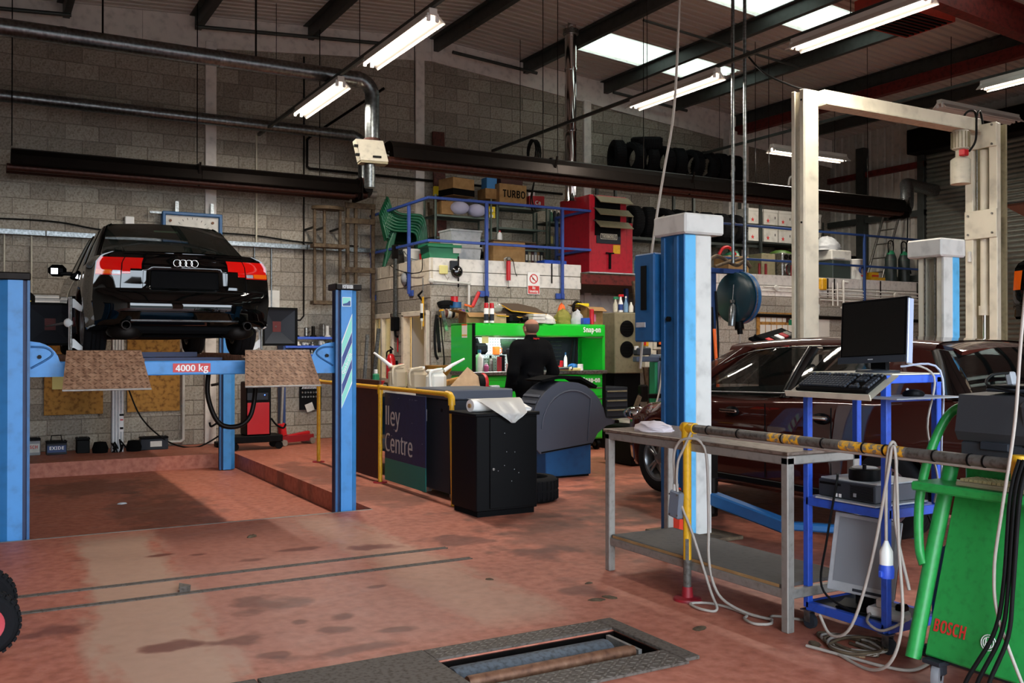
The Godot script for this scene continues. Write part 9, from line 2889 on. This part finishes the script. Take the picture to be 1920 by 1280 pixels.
# ---------------------------------------------------------------- emissions tester cart
func emissions_cart() -> void:
	# local: x along the cart's front, y up, z out of its leaning front
	var t := T("emissions_cart", "green diagnostic cart with a leaning front panel, keyboard shelf and black printer unit", "diagnostic cart", V(3.64, 0, -2.46), -90)
	var g = M.bosch_green
	var lean := Transform3D(Basis(V(1, 0, 0), -0.297), V(0, 0.15, 0))   # leans away from the front
	var L := -0.33
	var R := 0.42
	var pn := mb()
	pn.box(lean * V((L + R) / 2 + 0.02, 0.36, -0.015), V(R - L - 0.06, 0.72, 0.03), 0.006, V(-17, 0, 0))
	P(t, "front_panel", pn, g)
	for x in [L, R]:
		P(t, "side_column", tb([lean * V(x, -0.03, 0), lean * V(x, 0.5, 0), lean * V(x + 0.01, 0.9, 0)], 0.034, 16), g)
	P(t, "rear_body", mb().box(V((L + R) / 2, 0.6, -0.42), V(R - L - 0.06, 0.9, 0.24), 0.02), g)
	P(t, "base_frame", bx(V((L + R) / 2, 0.15, -0.28), V(R - L, 0.05, 0.5), 0.01), M.dark_grey)
	P(t, "upper_recess", bx(lean * V((L + R) / 2, 0.98, -0.1), V(R - L - 0.1, 0.46, 0.02), 0.0, V(-17, 0, 0)), g)
	P(t, "keyboard_shelf", mb().box(V((L + R) / 2 - 0.02, 0.875, -0.16), V(R - L + 0.06, 0.04, 0.24), 0.008), g)
	var gr := [V(L - 0.02, 0.52, -0.09), V(L - 0.05, 0.6, -0.1), V(L - 0.07, 0.8, -0.13), V(L - 0.05, 1.0, -0.17), V(L - 0.02, 1.16, -0.24), V(L + 0.02, 1.22, -0.28), V(L + 0.08, 1.23, -0.3), V(L + 0.14, 1.22, -0.32)]
	P(t, "grab_handle", tb(curve(gr, 4), 0.021, 14), g)
	# branding
	var tf := Transform3D(Basis(V(1, 0, 0), -0.297), lean * V(L + 0.15, 0.135, 0.0045))
	txt(t, "lettering", "BOSCH", 0.055, tf, M.bosch_red, 0.15, true)
	for r in [0.032, 0.023]:
		var ring := []
		for i in 25:
			var a := TAU * i / 24.0
			ring.append(lean * V(L + 0.33 + cos(a) * r, 0.125 + sin(a) * r, 0.002))
		P(t, "emblem_ring", tb(ring, 0.0022, 6), M.white)
	for x in [-0.012, 0.012]:
		P(t, "emblem_bar", cy(lean * V(L + 0.33 + x, 0.107, 0.002), lean * V(L + 0.33 + x, 0.143, 0.002), 0.0022, 6), M.white)
	P(t, "emblem_bar", cy(lean * V(L + 0.318, 0.125, 0.002), lean * V(L + 0.342, 0.125, 0.002), 0.003, 6), M.white)
	# castors
	for q in [[L + 0.1, -0.02], [R - 0.1, -0.02], [L + 0.1, -0.5], [R - 0.1, -0.5]]:
		var w := P(t, "castor", la([U(0.02, -0.016), U(0.06, -0.016), U(0.066, 0), U(0.06, 0.016), U(0.02, 0.016)], 22, at(V(q[0], 0.066, q[1]), V(0, 25, 90))), M.mid_grey)
		P(w, "castor_fork", mb().box(V(q[0], 0.1, q[1] - 0.01), V(0.06, 0.06, 0.05), 0.01).box(V(q[0], 0.13, q[1]), V(0.09, 0.02, 0.09), 0.004), M.dark_grey)
	# keyboard with beige keys
	var kb := T("keyboard", "dirty beige keyboard on the green cart shelf", "keyboard", V(3.79, 0.897, -2.42), -90)
	P(kb, "case", bx(V(0, 0.01, 0), V(0.44, 0.02, 0.15), 0.005), M.beige)
	for j in 5:
		for i in 20:
			if not shared.has("key_b"):
				shared.key_b = pr([U(-0.0088, -0.005), U(0.0088, -0.005), U(0.0065, 0.006), U(-0.0065, 0.006)], 0.017).mesh()
			P(kb, "key", shared.key_b, mt_shared("key_beige", "a09468"), V(-0.202 + i * 0.0212, 0.026, -0.05 + j * 0.024))
	# printer and display unit
	var pu := T("printer_unit", "black printer unit with a small green display on the cart", "printer", V(3.96, 0.99, -2.46), -90)
	P(pu, "lower_case", bx(V(0.08, 0.05, 0.02), V(0.58, 0.1, 0.3), 0.012), M.case_grey)
	P(pu, "upper_case", pr([U(-0.15, 0.1), U(0.17, 0.1), U(0.19, 0.14), U(0.16, 0.3), U(-0.1, 0.31), U(-0.15, 0.26)], 0.6, Transform3D(Basis(V(0, 0, 1), V(0, 1, 0), V(-1, 0, 0)), V(0.08, 0, 0))), M.case_grey)
	P(pu, "paper_slot", bx(V(-0.04, 0.085, 0.175), V(0.13, 0.035, 0.02), 0.004), M.dark_grey)
	P(pu, "side_bulge", bx(V(0.22, 0.2, 0.16), V(0.3, 0.17, 0.05), 0.02, V(10, 0, 0)), M.case_grey)
	P(pu, "display", bx(V(0.22, 0.21, 0.187), V(0.14, 0.09, 0.006), 0.0, V(10, 0, 0)), M.lcd)
	for k in 3:
		P(pu, "button", bx(V(0.16 + k * 0.045, 0.14, 0.192), V(0.025, 0.016, 0.006), 0.0, V(10, 0, 0)), M.pale_grey)
	txt(pu, "lettering", "BOSCH", 0.022, at(V(-0.11, 0.03, 0.172)), M.bosch_red, 0.075, true)
	var er := []
	for i in 17:
		var a := TAU * i / 16.0
		er.append(V(-0.045 + cos(a) * 0.011, 0.03 + sin(a) * 0.011, 0.172))
	P(pu, "emblem_ring", tb(er, 0.0016, 6), M.white)
	var lp := T("laptop", "closed black laptop with a lead on the printer unit", "laptop", V(4.0, 1.305, -2.4), -80)
	P(lp, "lid", bx(V(0, 0.022, 0), V(0.4, 0.014, 0.28), 0.006), M.black)
	P(lp, "base", bx(V(0, 0.008, 0), V(0.4, 0.016, 0.28), 0.006), M.dark_grey)
	P(lp, "dongle", bx(V(-0.15, 0.055, 0.0), V(0.03, 0.06, 0.05), 0.006, V(0, 0, 12)), M.mid_grey)
	P(lp, "lead", tb(curve([V(-0.15, 0.08, 0.02), V(-0.2, 0.07, 0.08), V(-0.18, 0.03, 0.16), V(-0.05, 0.0, 0.18), V(0.0, -0.05, 0.2), V(-0.02, -0.3, 0.2), V(0.0, -0.42, 0.15)]), 0.006, 6), M.cable_black)
	O("paper_sheet", "crumpled white note on the back of the green cart shelf", "paper", rag(0.2, 0.1, 0.12, 81), M.white_dirty, V(3.9, 0.897, -2.27))
	var hose := T("hose_coil", "dark coil of hose in a blue drum behind the green cart", "hose", V(4.15, 0.36, -2.78), -90)
	P(hose, "drum", la([U(0.12, -0.08), U(0.24, -0.08), U(0.25, -0.07), U(0.25, -0.05), U(0.13, -0.04), U(0.13, 0.04), U(0.25, 0.05), U(0.25, 0.08), U(0.12, 0.08)], 32, at(Vector3.ZERO, V(90, 0, 0))), M.deep_blue)
	for k in 4:
		var rg := []
		for i in 25:
			var a := TAU * i / 24.0
			rg.append(V(cos(a) * (0.17 + 0.02 * (k % 2)), sin(a) * (0.17 + 0.02 * (k % 2)), -0.035 + 0.023 * k))
		P(hose, "turn", tb(rg, 0.016, 6), M.cable_black)
	P(hose, "stand", mb().box(V(0, -0.29, -0.06), V(0.3, 0.04, 0.03)).box(V(0, -0.29, 0.06), V(0.3, 0.04, 0.03)).box(V(0, -0.2, -0.09), V(0.04, 0.2, 0.02)), M.black_steel)
	O("hanging_lead", "thick pale lead hanging in front of the green cart", "lead", tb(curve([V(3.62, 2.2, -2.2), V(3.615, 1.6, -2.27), V(3.61, 1.2, -2.3), V(3.595, 0.85, -2.345), V(3.58, 0.6, -2.37), V(3.57, 0.4, -2.34), V(3.56, 0.1, -2.2)], 8), 0.007), M.cable_grey)
	for k in 3:
		O("cart_lead", "black lead hanging over the guard rail in front of the green cart", "lead", tb(curve([V(3.64, 1.05, -2.3 + k * 0.02), V(3.61, 0.9, -2.32 + k * 0.02), V(3.58, 0.55, -2.33 + k * 0.02), V(3.56, 0.35, -2.36 + k * 0.03), V(3.5, 0.12, -2.45 + k * 0.05), V(3.5, 0.012, -2.42 + k * 0.08), V(3.5, 0.012, -2.1)], 8), 0.009), M.cable_black, Vector3.ZERO, 0.0, "black leads on the rail")

func mt_shared(key: String, hex: String) -> StandardMaterial3D:
	if not M.has(key):
		M[key] = mt(hex, 0.6)
	return M[key]


# ---------------------------------------------------------------- loose things on the floor
func floor_litter() -> void:
	var fc := T("floor_cables", "tangle of grey cables on the floor under the computer trolley", "cables")
	for k in 5:
		var pts := []
		for i in 9:
			var a := TAU * i / 8.0 * (1.0 + 0.15 * k)
			pts.append(V(3.78 + cos(a) * (0.06 + 0.025 * k) + 0.01 * i, 0.01 + 0.004 * k, -3.32 + sin(a) * (0.2 - 0.02 * k) + 0.02 * k))
		P(fc, "cable", tb(curve(pts, 5), 0.008, 6), M.cable_grey if k % 2 else M.wood)
	P(fc, "cable", tb(curve([V(3.62, 0.01, -3.4), V(3.66, 0.01, -3.2), V(3.7, 0.01, -3.0), V(3.78, 0.01, -2.9), V(4.0, 0.01, -2.95)]), 0.008, 6), M.cable_grey)
	for k in 10:
		var p := [V(1.4, -0.185, -10.93), V(1.92, 0, -7.54), V(1.14, 0.0, -6.09), V(3.32, 0, -4.66), V(3.22, 0, -4.65), V(3.37, 0, -3.91), V(3.7, 0, -3.42), V(3.74, 0, -3.2), V(2.9, 0, -5.4), V(3.4, 0, -5.0)][k] as Vector3
		var o := T("debris", ["white plastic scrap on the floor of the lift recess", "crumpled pale scrap on the floor before the lift", "bent metal clip beside the floor strip", "curled brown leaf near the bench", "small brown leaf near the bench", "dry leaf before the guard rail foot", "brown leaf among the floor cables", "pale leaf among the floor cables", "speck of grit in the middle of the floor", "dark chip of grit beside the bench"][k], "debris", p, 40.0 * k)
		if k == 2:
			P(o, "clip", mb().box(V(0, 0.02, 0), V(0.09, 0.006, 0.07), 0.0, V(14, 0, 10)).box(V(-0.04, 0.015, 0), V(0.006, 0.04, 0.06)), M.pit_plate)
		else:
			P(o, "scrap", rag(0.05 if k > 7 else 0.09, 0.02 if k > 7 else 0.05, 0.01 if k > 2 else 0.018, 90 + k), M.pale_grey if k < 1 else (M.wood if k != 7 else M.card_pale))
	# hand truck wheels at the left edge
	var ht := T("hand_truck", "hand truck with chunky black tyres on pale red hubs", "hand truck", V(0.05, 0, -5.25))
	for z in [0.0, -0.5]:
		var w := P(ht, "tyre", la([U(0.09, -0.045), U(0.13, -0.05), U(0.155, -0.03), U(0.16, 0.0), U(0.155, 0.03), U(0.13, 0.05), U(0.09, 0.045)], 32, at(V(0, 0.163, z), V(90, 0, 0))), M.rubber)
		var tr := mb()
		for i in 30:
			var a := TAU * i / 30.0
			for e in [-1, 1]:
				tr.box(V(cos(a + e * 0.05) * 0.157, 0.163 + sin(a + e * 0.05) * 0.157, z + e * 0.025), V(0.012, 0.018, 0.035), 0.0, V(0, 0, rad_to_deg(a)))
		P(w, "tread_lugs", tr, M.rubber)
		P(w, "hub", la([U(0, -0.02), U(0.06, -0.02), U(0.092, -0.045), U(0.094, 0.045), U(0.06, 0.02), U(0.02, 0.05), U(0, 0.05)], 24, at(V(0, 0.163, z), V(90, 0, 0))), mt("c9545c", 0.5))
	P(ht, "axle", cy(V(0, 0.163, -0.55), V(0, 0.163, 0.05), 0.012), M.steel)
	for z in [-0.1, -0.4]:
		P(ht, "frame_tube", tb([V(-0.02, 0.163, z), V(-0.12, 0.08, z), V(-0.7, 1.2, z)], 0.016), M.red)
	P(ht, "toe_plate", bx(V(-0.2, 0.04, -0.25), V(0.2, 0.01, 0.4)), M.steel_dirty)
